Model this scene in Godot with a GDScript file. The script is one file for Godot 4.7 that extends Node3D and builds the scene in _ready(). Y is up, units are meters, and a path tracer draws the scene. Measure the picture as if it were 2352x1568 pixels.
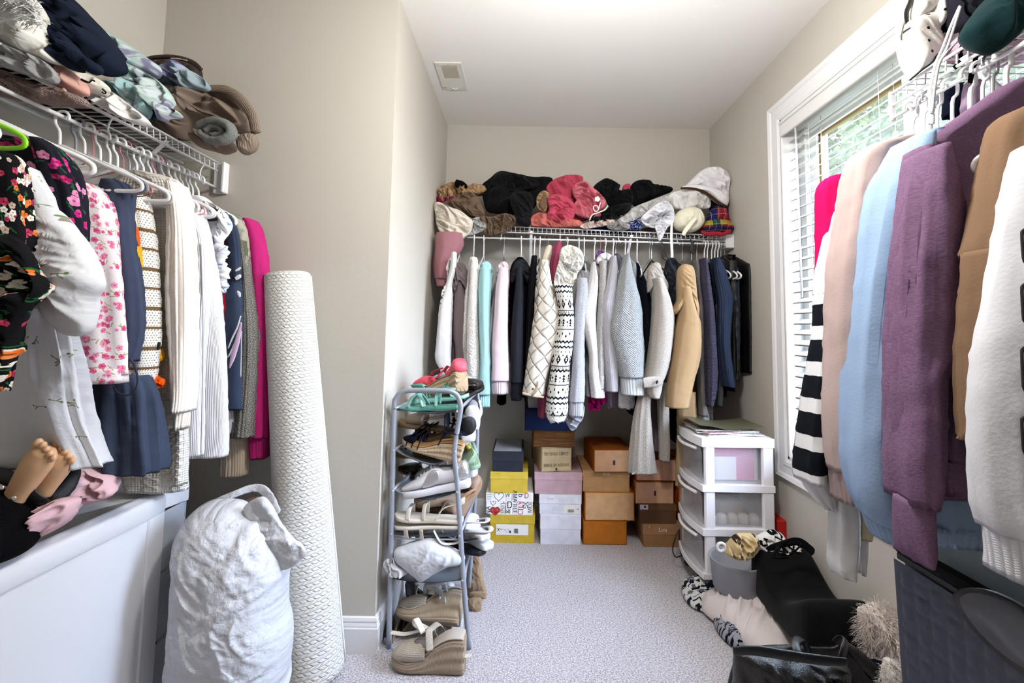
extends Node3D
# ---- camera model,also used to turn a pixel of the 2352x1568 frame into a point at a real distance ----
const FOCAL := 1045.0
const PRINCIPAL := Vector2(1205.0,681.0)
const EYE := Vector3(0.0,1.145,0.0)
const PITCH := 4.16
const ROLL := 0.91
# ---- the room,metres ----
const CEIL := 2.453
const X_RIGHT := 1.175
const X_JOG := -0.515
const X_LEFT := -1.423
const Z_JOG := -1.70
const Z_BACK := -2.85
const Z_REAR := 1.25
var cam_fw: Vector3
var cam_rt: Vector3
var cam_up: Vector3
var n_soft := FastNoiseLite.new()
var n_fine := FastNoiseLite.new()
var n_cell := FastNoiseLite.new()
var n_edge := FastNoiseLite.new()
var rng := RandomNumberGenerator.new()
var used := {}
var mats := {}
var texs := {}
func _ready() -> void:
	setup_camera_and_light()
	rng.seed = 7
	for n in [n_soft,n_fine]:
		n.noise_type = FastNoiseLite.TYPE_SIMPLEX_SMOOTH
		n.frequency = 1.0
		n.fractal_type = FastNoiseLite.FRACTAL_NONE
	n_cell.noise_type = FastNoiseLite.TYPE_CELLULAR
	n_cell.cellular_return_type = FastNoiseLite.RETURN_DISTANCE
	n_cell.fractal_type = FastNoiseLite.FRACTAL_NONE
	n_cell.frequency = 1.0
	n_edge.noise_type = FastNoiseLite.TYPE_CELLULAR
	n_edge.cellular_return_type = FastNoiseLite.RETURN_DISTANCE2_SUB
	n_edge.fractal_type = FastNoiseLite.FRACTAL_NONE
	n_edge.frequency = 1.0
	n_edge.seed = 5
	n_soft.seed = 11
	n_fine.seed = 23
	build_all()
	settle()
func setup_camera_and_light() -> void:
	var p := deg_to_rad(PITCH)
	var r := deg_to_rad(ROLL)
	cam_fw = Vector3(0,sin(p),-cos(p))
	var up0 := Vector3(0,cos(p),sin(p))
	cam_rt = Vector3.RIGHT * cos(r) + up0 * sin(r)
	cam_up = -Vector3.RIGHT * sin(r) + up0 * cos(r)
	var cam := Camera3D.new()
	cam.name = "camera"
	var near := 0.05
	cam.set_frustum(near * 1568.0 / FOCAL,Vector2((1176.0 - PRINCIPAL.x) / FOCAL * near,-(784.0 - PRINCIPAL.y) / FOCAL * near),near,80.0)
	cam.transform = Transform3D(Basis(cam_rt,cam_up,-cam_fw),EYE)
	add_child(cam)
	cam.current = true
	var env := Environment.new()
	env.background_mode = Environment.BG_SKY
	var sky := Sky.new()
	var sm := ProceduralSkyMaterial.new()
	sm.sky_top_color = Color(0.80,0.88,1.0)
	sm.sky_horizon_color = Color(0.95,0.97,1.0)
	sm.ground_horizon_color = Color(0.95,0.97,1.0)
	sm.ground_bottom_color = Color(0.6,0.6,0.56)
	sm.energy_multiplier = SKY_ENERGY
	sky.sky_material = sm
	env.sky = sky
	env.ambient_light_source = Environment.AMBIENT_SOURCE_SKY
	env.tonemap_mode = Environment.TONE_MAPPER_LINEAR
	env.tonemap_exposure = EXPOSURE
	env.sdfgi_enabled = true
	env.ssao_enabled = true
	env.ssil_enabled = true
	var we := WorldEnvironment.new()
	we.name = "world_environment"
	we.environment = env
	add_child(we)
const SKY_ENERGY := 46.0
const EXPOSURE := 1.06
const LAMP_ENERGY := 1.32
const LAMP_DROP := 0.46
# ---------------------------------------------------------------- pixels to points
func ray(px: float,py: float) -> Vector3:
	return cam_fw + cam_rt * ((px - PRINCIPAL.x) / FOCAL) - cam_up * ((py - PRINCIPAL.y) / FOCAL)
func P(px: float,py: float,d: float) -> Vector3:      # on the plane z = -d
	var v := ray(px,py)
	return EYE + v * (d / -v.z)
func PX(px: float,py: float,x: float) -> Vector3:     # on the plane x
	var v := ray(px,py)
	return EYE + v * (x / v.x)
func PY(px: float,py: float,y: float) -> Vector3:     # on the plane y
	var v := ray(px,py)
	return EYE + v * ((y - EYE.y) / v.y)
# ---------------------------------------------------------------- naming and tree
func numbered(called: String) -> String:
	var k: int = used.get(called,0)
	used[called] = k + 1
	return called if k == 0 else "%s_%03d" % [called,k]
func thing(called: String,label: String,category: String,group := "") -> Node3D:
	var o := Node3D.new()
	o.name = numbered(called)
	add_child(o)
	return tag(o,label,category,group)
func tag(o: Node3D,label: String,category: String,group := "") -> Node3D:
	o.set_meta("label",label)
	o.set_meta("category",category)
	if group:
		o.set_meta("group",group)
	return o
func part(called: String,mesh: Mesh,mat: Material,parent: Node3D) -> MeshInstance3D:
	var mi := MeshInstance3D.new()
	mi.name = called
	mi.mesh = mesh
	mi.material_override = mat
	mi.cast_shadow = GeometryInstance3D.SHADOW_CASTING_SETTING_ON
	parent.add_child(mi,true)
	return mi
func structure(called: String,mesh: Mesh,mat: Material,label := "",category := "") -> MeshInstance3D:
	var mi := part(called,mesh,mat,self)
	mi.set_meta("kind","structure")
	if label:
		mi.set_meta("label",label)
		mi.set_meta("category",category)
	return mi
# a thing that is one mesh; its origin goes to its base
func single(called: String,mesh: Mesh,mat: Material,label: String,category: String,group := "") -> MeshInstance3D:
	var b := mesh.get_aabb()
	var base := Vector3(b.get_center().x,b.position.y,b.get_center().z)
	var st := SurfaceTool.new()
	st.append_from(mesh,0,Transform3D(Basis(),-base))
	var mi := part(numbered(called),st.commit(),mat,self)
	mi.position = base
	tag(mi,label,category,group)
	return mi
func copy(o: Node3D,label: String,group := "") -> Node3D:
	var c: Node3D = o.duplicate()
	var stem: String = str(o.name)
	var re := RegEx.create_from_string("_\\d{3}$")
	c.name = numbered(re.sub(stem,""))
	add_child(c)
	c.set_meta("label",label)
	if group:
		c.set_meta("group",group)
	return c
# things whose parts were built in room coordinates get their origin at their base
func settle() -> void:
	for o in get_children():
		if not (o is Node3D) or o is MeshInstance3D or not o.has_meta("label") or o.position != Vector3.ZERO or o.has_meta("placed"):
			continue
		var box := AABB()
		var first := true
		for c in o.get_children():
			if c is MeshInstance3D:
				var b: AABB = c.transform * c.mesh.get_aabb()
				box = b if first else box.merge(b)
				first = false
		if first:
			continue
		var base := Vector3(box.get_center().x,box.position.y,box.get_center().z)
		o.position = base
		for c in o.get_children():
			if c is Node3D:
				c.position -= base
# ---------------------------------------------------------------- mesh helpers
func new_st() -> SurfaceTool:
	var st := SurfaceTool.new()
	st.begin(Mesh.PRIMITIVE_TRIANGLES)
	return st
func done(st: SurfaceTool,smooth := true) -> ArrayMesh:
	if smooth:
		st.generate_normals()
		st.generate_tangents()
	return st.commit()
# a grid of points: rows x cols,quads facing outward; flip turns the winding
func grid(st: SurfaceTool,pts: PackedVector3Array,uvs: PackedVector2Array,rows: int,cols: int,flip := false,base := -1,group := 0) -> void:
	var b0: int = int(st.get_meta("n",0)) if base < 0 else base
	st.set_smooth_group(group)
	for k in pts.size():
		st.set_uv(uvs[k])
		st.add_vertex(pts[k])
	st.set_meta("n",b0 + pts.size())
	for r in rows - 1:
		for c in cols - 1:
			var a := b0 + r * cols + c
			var b := a + 1
			var d := a + cols
			var e := d + 1
			if flip:
				for q in [a,d,b,b,d,e]:
					st.add_index(q)
			else:
				for q in [a,b,d,b,e,d]:
					st.add_index(q)
func quad(st: SurfaceTool,a: Vector3,b: Vector3,c: Vector3,d: Vector3,ua := Vector2(0,1),ub := Vector2(1,1),uc := Vector2(1,0),ud := Vector2(0,0)) -> void:
	# a b c d counter-clockwise seen from the front
	var n := (b - a).cross(c - a).normalized()
	var v := [a,c,b,a,d,c]
	var u := [ua,uc,ub,ua,ud,uc]
	for k in 6:
		st.set_normal(n)
		st.set_uv(u[k])
		st.add_vertex(v[k])
# a box with chamfered edges between two corners (flat normals); uv in metres
func box_into(st: SurfaceTool,lo: Vector3,hi: Vector3,bevel := 0.002,tr := Transform3D()) -> void:
	var c := (lo + hi) * 0.5
	var h := (hi - lo).abs() * 0.5
	bevel = minf(bevel,minf(h.x,minf(h.y,h.z)) * 0.9)
	for ax in 3:
		var u := (ax + 1) % 3
		var w := (ax + 2) % 3
		for s in [-1.0,1.0]:
			var q: Array[Vector3] = []
			for k in [[-1,-1],[1,-1],[1,1],[-1,1]]:
				var v := Vector3.ZERO
				v[ax] = h[ax] * s
				v[u] = (h[u] - bevel) * k[0] * s
				v[w] = (h[w] - bevel) * k[1]
				q.append(tr * (c + v))
			var su := h[u] * 2.0
			var sw := h[w] * 2.0
			if ax == 0:
				quad(st,q[0],q[1],q[2],q[3],Vector2(0,su),Vector2(0,0),Vector2(sw,0),Vector2(sw,su))
			else:
				quad(st,q[0],q[1],q[2],q[3],Vector2(0,sw),Vector2(su,sw),Vector2(su,0),Vector2(0,0))
	if bevel <= 0.0:
		return
	for ax in 3:                                            # the twelve edges
		var u := (ax + 1) % 3
		var w := (ax + 2) % 3
		for su in [-1.0,1.0]:
			for sw in [-1.0,1.0]:
				var q: Array[Vector3] = []
				for k in [[-1,0],[1,0],[1,1],[-1,1]]:
					var v := Vector3.ZERO
					v[ax] = (h[ax] - bevel) * k[0]
					v[u] = (h[u] - (bevel if k[1] == 1 else 0.0)) * su
					v[w] = (h[w] - (0.0 if k[1] == 1 else bevel)) * sw
					q.append(tr * (c + v))
				if su * sw > 0:
					quad(st,q[0],q[1],q[2],q[3])
				else:
					quad(st,q[1],q[0],q[3],q[2])
	for sx in [-1.0,1.0]:                                  # the eight corners
		for sy in [-1.0,1.0]:
			for sz in [-1.0,1.0]:
				var s := Vector3(sx,sy,sz)
				var a := tr * (c + s * (h - Vector3(0,bevel,bevel)))
				var b := tr * (c + s * (h - Vector3(bevel,0,bevel)))
				var d := tr * (c + s * (h - Vector3(bevel,bevel,0)))
				var n := (b - a).cross(d - a).normalized()
				var out := (tr.basis * s)
				var v := [a,d,b] if n.dot(out) > 0 else [a,b,d]
				for k in 3:
					st.set_normal(out.normalized())
					st.set_uv(Vector2.ZERO)
					st.add_vertex(v[k])
func box_mesh(lo: Vector3,hi: Vector3,bevel := 0.002,tr := Transform3D()) -> ArrayMesh:
	var st := new_st()
	box_into(st,lo,hi,bevel,tr)
	return st.commit()
func smooth_path(p: Array,per: int,closed := false) -> PackedVector3Array:
	var out := PackedVector3Array()
	var n := p.size()
	var segs := n if closed else n - 1
	for i in segs:
		var p0: Vector3 = p[posmod(i - 1,n)] if closed else p[maxi(i - 1,0)]
		var p1: Vector3 = p[i]
		var p2: Vector3 = p[(i + 1) % n]
		var p3: Vector3 = p[(i + 2) % n] if closed else p[mini(i + 2,n - 1)]
		for k in per:
			out.append(p1.cubic_interpolate(p2,p0,p3,float(k) / per))
	if not closed:
		out.append(p[n - 1])
	return out
# a tube along a path; rad is a number or an array of radii per path point; flat squashes it along the binormal
func tube(st: SurfaceTool,path: PackedVector3Array,rad,sides := 8,closed := false,flat := 1.0,up := Vector3.UP) -> void:
	var n := path.size()
	var pts := PackedVector3Array()
	var uvs := PackedVector2Array()
	var t0 := (path[1] - path[0]).normalized()
	var side := t0.cross(up)
	if side.length() < 0.05:
		side = t0.cross(Vector3(0.31,0.2,0.93))
	side = side.normalized()
	var along := 0.0
	var rows := 0
	var last := n if closed else n - 1
	for i in last + 1:
		var a: Vector3 = path[posmod(i - 1,n)] if closed else path[maxi(i - 1,0)]
		var b: Vector3 = path[(i + 1) % n] if closed else path[mini(i + 1,n - 1)]
		var t := (b - a).normalized()
		side = (side - t * side.dot(t)).normalized()
		var bi := t.cross(side)
		var c: Vector3 = path[i % n]
		if i > 0:
			along += c.distance_to(path[i - 1])
		var rr: float = rad[mini(i,rad.size() - 1)] if rad is Array or rad is PackedFloat32Array else rad
		if not closed and i == 0:
			for k in sides + 1:
				pts.append(c)
				uvs.append(Vector2(0,0))
			rows += 1
		for k in sides + 1:
			var g := TAU * (k % sides) / sides
			pts.append(c + (side * cos(g) + bi * sin(g) * flat) * rr)
			uvs.append(Vector2(float(k) / sides * TAU * rr,along))
		rows += 1
		if not closed and i == last:
			for k in sides + 1:
				pts.append(c)
				uvs.append(Vector2(0,along))
			rows += 1
	grid(st,pts,uvs,rows,sides + 1)
func tube_mesh(path: PackedVector3Array,rad,sides := 8,closed := false,flat := 1.0,up := Vector3.UP) -> ArrayMesh:
	var st := new_st()
	tube(st,path,rad,sides,closed,flat,up)
	return done(st)
func rod_into(st: SurfaceTool,a: Vector3,b: Vector3,r: float,sides := 6) -> void:
	tube(st,PackedVector3Array([a,b]),r,sides)
# a shape turned about the y axis: profile of (radius,height),rises upward
func lathe(st: SurfaceTool,prof: Array,at: Vector3,sides := 32,squash := Vector3.ONE,tr := Transform3D()) -> void:
	var pts := PackedVector3Array()
	var uvs := PackedVector2Array()
	var v := 0.0
	for i in prof.size():
		if i > 0:
			v += (prof[i] as Vector2).distance_to(prof[i - 1])
		for k in sides + 1:
			var g := TAU * (k % sides) / sides
			pts.append(tr * (at + Vector3(cos(g) * prof[i].x,prof[i].y,sin(g) * prof[i].x) * squash))
			uvs.append(Vector2(float(k) / sides * TAU * 0.1,v))
	grid(st,pts,uvs,prof.size(),sides + 1,true)
# ---------------------------------------------------------------- cloth
func ridged(x: float,y: float) -> float:
	return 1.0 - absf(n_soft.get_noise_2d(x,y)) * 2.0
# rows of [y,left,right] in pixels (and optionally depth,half thickness): cloth hanging at distance d from the eye,a closed tube of real depth
func rows_to_rings(rows: Array,d: float,ht: float) -> Array:
	var ctr := []
	for r in rows:
		var dd: float = r[3] if r.size() > 3 else d
		var tt: float = r[4] if r.size() > 4 else ht
		var a := P(r[1],r[0],dd)
		var b := P(r[2],r[0],dd)
		ctr.append([(a + b) * 0.5,(b - a).length() * 0.5,tt])
	return ctr
func drape(rows: Array,d: float,ht: float,o := {}) -> ArrayMesh:
	return loft(rows_to_rings(rows,d,ht),o)
# rings of [centre,half width in x,half depth in z]
func loft(rings: Array,o := {}) -> ArrayMesh:
	var sides: int = o.get("sides",26)
	var amp: float = o.get("fold",0.006)
	var fr: float = o.get("folds",2.6)
	var wr: float = o.get("wrinkle",0.0024)
	var ws: float = o.get("wscale",9.0)
	var power: float = o.get("power",2.3)
	var seed_at: float = o.get("seed",rings[0][0].x * 31.0 + rings[0][0].z * 17.0 + rings[0][0].y * 5.0)
	var open: float = o.get("hollow",0.02)
	var step: float = o.get("step",0.014)
	var fray: float = o.get("fray",0.0)
	var top_hollow: bool = o.get("top_hollow",false)
	var st := new_st()
	var seq := []
	var m := rings.size()
	for i in m - 1:
		var p0 = rings[maxi(i - 1,0)]
		var p1 = rings[i]
		var p2 = rings[i + 1]
		var p3 = rings[mini(i + 2,m - 1)]
		var k_n := maxi(1,int(ceil((p2[0] as Vector3).distance_to(p1[0]) / step)))
		for k in k_n:
			var t := float(k) / k_n
			seq.append([(p1[0] as Vector3).cubic_interpolate(p2[0],p0[0],p3[0],t),maxf(cubic_interpolate(p1[1],p2[1],p0[1],p3[1],t),0.002),maxf(cubic_interpolate(p1[2],p2[2],p0[2],p3[2],t),0.002)])
	seq.append(rings[m - 1])
	var pts := PackedVector3Array()
	var uvs := PackedVector2Array()
	var along := 0.0
	var total := 0.0
	for i in range(1,seq.size()):
		total += (seq[i][0] as Vector3).distance_to(seq[i - 1][0])
	var ex := 2.0 / power
	var mid: float = rings[m / 2][1]
	var midt: float = rings[m / 2][2]
	var peri: float = TAU * sqrt((mid * mid + midt * midt) * 0.5)
	var n_rows := 0
	# top cap,then the walls,then the bottom cap
	for i in range(-1,seq.size() + 1):
		var q: Array = seq[clampi(i,0,seq.size() - 1)]
		var c: Vector3 = q[0]
		if i > 0 and i < seq.size():
			along += c.distance_to(seq[i - 1][0])
		var cap := i < 0 or i >= seq.size()
		var fade := minf(1.0,(along + 0.01) / 0.08)
		for k in sides + 1:
			var g := TAU * (k % sides) / sides
			var cx := cos(g)
			var sz := sin(g)
			var ux := signf(cx) * pow(absf(cx),ex)
			var uz := signf(sz) * pow(absf(sz),ex)
			var p := c + Vector3(ux * q[1],0,uz * q[2])
			if not cap:
				var f := n_soft.get_noise_3d(cx * fr + seed_at,sz * fr,along * 1.7) * amp
				f += (n_fine.get_noise_3d(cx * fr * 2.1,sz * fr * 2.1 + seed_at,along * 3.0)) * amp * 0.4
				var wv := ridged(ux * q[1] * ws + seed_at + along * ws * 0.5,uz * q[2] * ws + along * ws * 1.1)
				f += (wv * wv - 0.4) * wr
				p += Vector3(cx * 1.0,0,sz).normalized() * f * fade
				if fray > 0.0 and i == seq.size() - 1:
					p.y += n_fine.get_noise_2d(g * 3.0,seed_at) * fray
			else:
				p = c + Vector3(ux * q[1] * 0.72,0,uz * q[2] * 0.72)
				if i < 0:
					p = c + Vector3(ux * q[1] * 0.3,-0.01 if top_hollow else 0.004,uz * q[2] * 0.3)
				else:
					p.y += open
			pts.append(p)
			uvs.append(Vector2(float(k) / sides * peri,along))
		n_rows += 1
	grid(st,pts,uvs,n_rows,sides + 1,true)
	return done(st)
# a crumpled heap of cloth whose outline (pixels) stands at distance d: thick in front,half as thick behind,with folds
func crumple(poly: Array,d: float,thick: float,o := {}) -> ArrayMesh:
	var n: int = o.get("n",112)
	var rings_n: int = o.get("rings",26)
	var back: float = o.get("back",0.7)
	var fold: float = o.get("fold",0.016)
	if fold > 0.0085:
		fold = minf(fold * 2.2,0.062)
	var fs: float = o.get("scale",11.0)
	var ang: float = o.get("dir",0.6)
	var stretch: float = o.get("stretch",0.4)
	var lean: float = o.get("lean",0.0)              # metres deeper per metre of height
	var rough: float = o.get("rough",0.0012)
	var prof: float = o.get("profile",2.6)
	var floor_y: float = o.get("floor",-9.0)
	var facet: float = o.get("facet",0.0)
	var q := []
	for v in poly:
		q.append(P(v[0],v[1],d))
	var per := maxi(3,int(ceil(float(n) * 2.0 / q.size())))
	var dense := smooth_path(q,per,true)
	var total := 0.0
	for i in dense.size():
		total += dense[i].distance_to(dense[(i + 1) % dense.size()])
	var ring := PackedVector3Array()
	var acc := 0.0
	var want := 0.0
	for i in dense.size():
		var a := dense[i]
		var b := dense[(i + 1) % dense.size()]
		var L := a.distance_to(b)
		while want < acc + L and ring.size() < n:
			ring.append(a.lerp(b,(want - acc) / maxf(L,1e-6)))
			want += total / n
		acc += L
	var area := 0.0
	var ctr := Vector3.ZERO
	for i in n:
		var a := ring[i]
		var b := ring[(i + 1) % n]
		var cr := a.x * b.y - b.x * a.y
		area += cr
		ctr += (a + b) * cr
	ctr = ctr / (3.0 * area)
	ctr.z = -d
	if o.has("centre"):
		ctr = P(o.centre[0],o.centre[1],d)
	var sgn := 1.0 if area > 0 else -1.0
	var ca := cos(ang)
	var sa := sin(ang)
	var sd: float = o.get("seed",ctr.x * 37.0 + ctr.y * 13.0)
	var y_mid := ctr.y
	var pts := PackedVector3Array()
	var uvs := PackedVector2Array()
	for side in 2:
		for j in rings_n + 1:
			var r := float(j) / rings_n
			if side == 1:
				r = 1.0 - r
				if j == 0:
					continue
			r = 1.0 - pow(1.0 - r,1.6)
			for i in n + 1:
				var p := ctr.lerp(ring[i % n],r)
				var x := p.x
				var y := p.y
				var bulge := sqrt(maxf(0.0,1.0 - pow(r,prof)))
				var u := (x * ca + y * sa) * fs
				var v := (-x * sa + y * ca) * fs * stretch
				var w1 := n_fine.get_noise_2d(u * 0.5 + sd,v * 0.5)
				var f := ridged(u + w1 * 1.2 + sd,v + w1)
				f = f * f * 0.75 + 0.3 * ridged(u * 2.1 - w1 * 1.5,v * 2.3 + sd) - 0.5
				f += 0.55 * n_soft.get_noise_2d(x * fs * 0.45 + sd,y * fs * 0.45)
				f -= 1.0 * exp(-maxf(0.0,n_edge.get_noise_2d(u * 0.48 + w1 * 0.7,v * 0.8 + sd) + 1.0) * 8.0)
				if facet > 0.0:
					f += (n_cell.get_noise_2d(x * fs + w1 * 0.8,y * fs * 0.8) + 0.5 + 0.22 * n_cell.get_noise_2d(x * fs * 2.3 + 7.0,y * fs * 1.9 + w1)) * facet
				var edge := 1.0 - pow(r,5.0)
				var z := 0.0
				if side == 0:
					z = thick * bulge + (f * fold + n_fine.get_noise_2d(x * 60.0,y * 60.0) * rough) * edge
				else:
					z = -(thick * back * bulge) + f * fold * 0.5 * edge
				p += Vector3(n_fine.get_noise_2d(y * fs,sd),n_fine.get_noise_2d(x * fs,sd + 5.0),0) * fold * 0.35 * (1.0 - absf(2.0 * r - 1.0))
				p.z += z - lean * (y - y_mid)
				p.y = maxf(p.y,floor_y)
				pts.append(p)
				uvs.append(Vector2(x,-y))
	var st := new_st()
	grid(st,pts,uvs,rings_n * 2 + 1,n + 1,sgn < 0)
	return done(st)
# cloth lying on something level: its outline in pixels is taken on the plane y,and it swells up from there
func heap(poly: Array,y: float,tall: float,o := {}) -> ArrayMesh:
	var n: int = o.get("n",88)
	var rings_n: int = o.get("rings",22)
	var fold: float = o.get("fold",0.016)
	var fs: float = o.get("scale",10.0)
	var ang: float = o.get("dir",0.4)
	var stretch: float = o.get("stretch",0.4)
	var prof: float = o.get("profile",2.4)
	var q := []
	for v in poly:
		q.append(PY(v[0],v[1],y))
	var dense := smooth_path(q,maxi(3,int(ceil(float(n) / q.size()))),true)
	n = dense.size()
	var ctr := Vector3.ZERO
	var area := 0.0
	for i in n:
		var a := dense[i]
		var b := dense[(i + 1) % n]
		var cr := a.x * b.z - b.x * a.z
		area += cr
		ctr += (a + b) * cr
	ctr = ctr / (3.0 * area)
	ctr.y = y
	var sd: float = o.get("seed",ctr.x * 29.0 + ctr.z * 17.0)
	var pts := PackedVector3Array()
	var uvs := PackedVector2Array()
	for side in 2:
		for j in rings_n + 1:
			var r := float(j) / rings_n
			if side == 1:
				r = 1.0 - r
				if j == 0:
					continue
			r = 1.0 - pow(1.0 - r,1.5)
			for i in n + 1:
				var p := ctr.lerp(dense[i % n],r)
				var bulge := sqrt(maxf(0.0,1.0 - pow(r,prof)))
				var u := (p.x * cos(ang) + p.z * sin(ang)) * fs
				var v := (-p.x * sin(ang) + p.z * cos(ang)) * fs * stretch
				var w1 := n_fine.get_noise_2d(u * 0.5 + sd,v * 0.5)
				var f := ridged(u + w1 * 1.2 + sd,v + w1)
				f = f * f * 0.75 + 0.3 * ridged(u * 2.1 - w1,v * 2.3 + sd) - 0.5 + 0.55 * n_soft.get_noise_2d(p.x * fs * 0.45 + sd,p.z * fs * 0.45)
				f -= 0.7 * exp(-maxf(0.0,n_edge.get_noise_2d(u * 0.75 + w1,v * 1.1 + sd) + 1.0) * 7.0)
				if side == 0:
					p.y = y + tall * bulge + f * fold * (1.0 - pow(r,6.0)) + 0.006
				else:
					p.y = y
				pts.append(p)
				uvs.append(Vector2(p.x,p.z))
	var st := new_st()
	grid(st,pts,uvs,rings_n * 2 + 1,n + 1,area < 0)
	return done(st)
# a strip or roll of cloth along pixels: points of [x,y,half width in pixels (,depth)]
func strand(points: Array,d: float,flat := 0.7,o := {}) -> ArrayMesh:
	var path := []
	var rads := []
	for q in points:
		var dd: float = q[3] if q.size() > 3 else d
		var c := P(q[0],q[1],dd)
		path.append(c)
		rads.append(float(q[2]) * dd / FOCAL)
	var per: int = o.get("per",7)
	var sm := smooth_path(path,per)
	var rr := []
	var wob: float = o.get("wobble",0.06)
	for i in sm.size():
		var t := float(i) / per
		var k := mini(int(t),rads.size() - 2)
		rr.append(lerpf(rads[k],rads[k + 1],smoothstep(0.0,1.0,t - k)) * (1.0 + wob * n_fine.get_noise_1d(i * 0.45 + sm[0].x * 40.0)))
	var st := new_st()
	tube(st,sm,rr,o.get("sides",14),false,flat,o.get("up",Vector3(0,0,1)))
	return done(st)
# ---------------------------------------------------------------- materials
func noise_image(kind: int,freq: float,size := 256,octaves := 3,seed_n := 3) -> Image:
	var n := FastNoiseLite.new()
	n.noise_type = kind
	n.frequency = freq
	n.seed = seed_n
	n.fractal_octaves = octaves
	if kind == FastNoiseLite.TYPE_CELLULAR:
		n.cellular_return_type = FastNoiseLite.RETURN_DISTANCE
		n.fractal_type = FastNoiseLite.FRACTAL_NONE
	return n.get_seamless_image(size,size)
func creased_image() -> Image:
	var n := FastNoiseLite.new()
	n.noise_type = FastNoiseLite.TYPE_CELLULAR
	n.cellular_return_type = FastNoiseLite.RETURN_DISTANCE2_SUB
	n.frequency = 0.022
	n.seed = 9
	n.domain_warp_enabled = true
	n.domain_warp_amplitude = 18.0
	n.domain_warp_frequency = 0.02
	n.fractal_type = FastNoiseLite.FRACTAL_FBM
	n.fractal_octaves = 2
	return n.get_seamless_image(256,256)
# relief of a cloth,as a normal map that repeats; its tile in metres comes with it
func relief(kind: String) -> Array:
	if texs.has(kind):
		return texs[kind]
	var img: Image
	var tile := 0.1
	var bump := 3.0
	var s := 256
	match kind:
		"jersey":
			img = noise_image(FastNoiseLite.TYPE_SIMPLEX_SMOOTH,0.09)
			tile = 0.09
			bump = 2.0
		"fleece":
			img = noise_image(FastNoiseLite.TYPE_SIMPLEX_SMOOTH,0.06,256,4)
			tile = 0.12
			bump = 4.0
		"sherpa":
			img = noise_image(FastNoiseLite.TYPE_CELLULAR,0.055)
			tile = 0.14
			bump = 10.0
		"leather":
			img = noise_image(FastNoiseLite.TYPE_CELLULAR,0.09)
			tile = 0.10
			bump = 3.5
		"carpet":
			img = noise_image(FastNoiseLite.TYPE_SIMPLEX_SMOOTH,0.11,512,4)
			s = 512
			tile = 0.42
			bump = 6.0
		"plaster":
			img = noise_image(FastNoiseLite.TYPE_SIMPLEX_SMOOTH,0.05,256,3)
			tile = 0.35
			bump = 0.16
		"crinkle":
			img = creased_image()
			tile = 0.30
			bump = 7.0
		_:
			img = Image.create(s,s,false,Image.FORMAT_RF)
			for y in s:
				for x in s:
					var u := float(x) / s
					var v := float(y) / s
					var h := 0.0
					match kind:
						"rib":
							h = 0.5 + 0.5 * cos(TAU * u * 8.0)
							h = pow(h,0.6) + 0.08 * sin(TAU * (v * 24.0 + absf(fposmod(u * 8.0,1.0) - 0.5)))
						"fine_rib":
							h = 0.5 + 0.5 * cos(TAU * u * 16.0)
						"knit":
							var cu := fposmod(u * 8.0,1.0) - 0.5
							var cv := fposmod(v * 10.0 + absf(cu) * 0.9,1.0) - 0.5
							h = (1.0 - pow(absf(cu) * 2.0,4.0)) * 0.6 * (0.3 + 0.7 * minf(1.0,absf(cu) * 6.0)) + 0.5 * cos(cv * TAU)
						"seed":
							h = absf(sin(PI * (u * 9.0 + v * 9.0)) * sin(PI * (u * 9.0 - v * 9.0)))
						"basket":
							var a := fposmod(u * 4.0 + floorf(v * 8.0) * 0.5,1.0)
							var b := fposmod(v * 8.0,1.0)
							var dg := fposmod(a + (b if int(floorf(v * 8.0)) % 2 == 0 else 1.0 - b) * 0.5,1.0)
							h = smoothstep(0.0,0.18,dg) * smoothstep(1.0,0.7,dg) * smoothstep(0.0,0.2,b) * smoothstep(1.0,0.8,b)
						"quilt":
							var a := absf(fposmod(u * 2.0 + v * 2.0,1.0) - 0.5) * 2.0
							var b := absf(fposmod(u * 2.0 - v * 2.0,1.0) - 0.5) * 2.0
							h = pow(1.0 - a,0.45) * 0.0 + sqrt(maxf(0.0,1.0 - pow(a,6.0))) * sqrt(maxf(0.0,1.0 - pow(b,6.0)))
						"cable":
							var cu := fposmod(u * 2.0,1.0)
							var w := 0.5 + 0.22 * sin(TAU * v * 3.0)
							var w2 := 0.5 - 0.22 * sin(TAU * v * 3.0)
							h = maxf(exp(-pow((cu - w) * 9.0,2.0)),exp(-pow((cu - w2) * 9.0,2.0)) * 0.9) + 0.12 * sin(TAU * v * 20.0) + 0.1 * cos(TAU * u * 20.0)
						"weave":
							h = 0.5 + 0.25 * sin(TAU * u * 20.0) * (1.0 if int(v * 40.0) % 2 == 0 else -1.0) + 0.25 * sin(TAU * v * 20.0)
						"rope":
							h = 0.5 + 0.5 * cos(TAU * (v * 8.0)) + 0.25 * sin(TAU * (u * 12.0 + v * 8.0))
						"crepe":
							h = 0.5 + 0.5 * sin(TAU * u * 12.0 + 2.0 * sin(TAU * v * 3.0)) + 0.3 * sin(TAU * v * 14.0)
					img.set_pixel(x,y,Color(h,h,h))
			match kind:
				"rib": tile = 0.075; bump = 7.0
				"fine_rib": tile = 0.08; bump = 5.0
				"knit": tile = 0.055; bump = 8.0
				"seed": tile = 0.11; bump = 14.0
				"basket": tile = 0.075; bump = 7.0
				"quilt": tile = 0.15; bump = 22.0
				"cable": tile = 0.13; bump = 14.0
				"weave": tile = 0.06; bump = 3.0
				"rope": tile = 0.06; bump = 8.0
				"crepe": tile = 0.05; bump = 5.0
	img.bump_map_to_normal_map(bump)
	texs[kind] = [ImageTexture.create_from_image(img),tile]
	return texs[kind]
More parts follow.
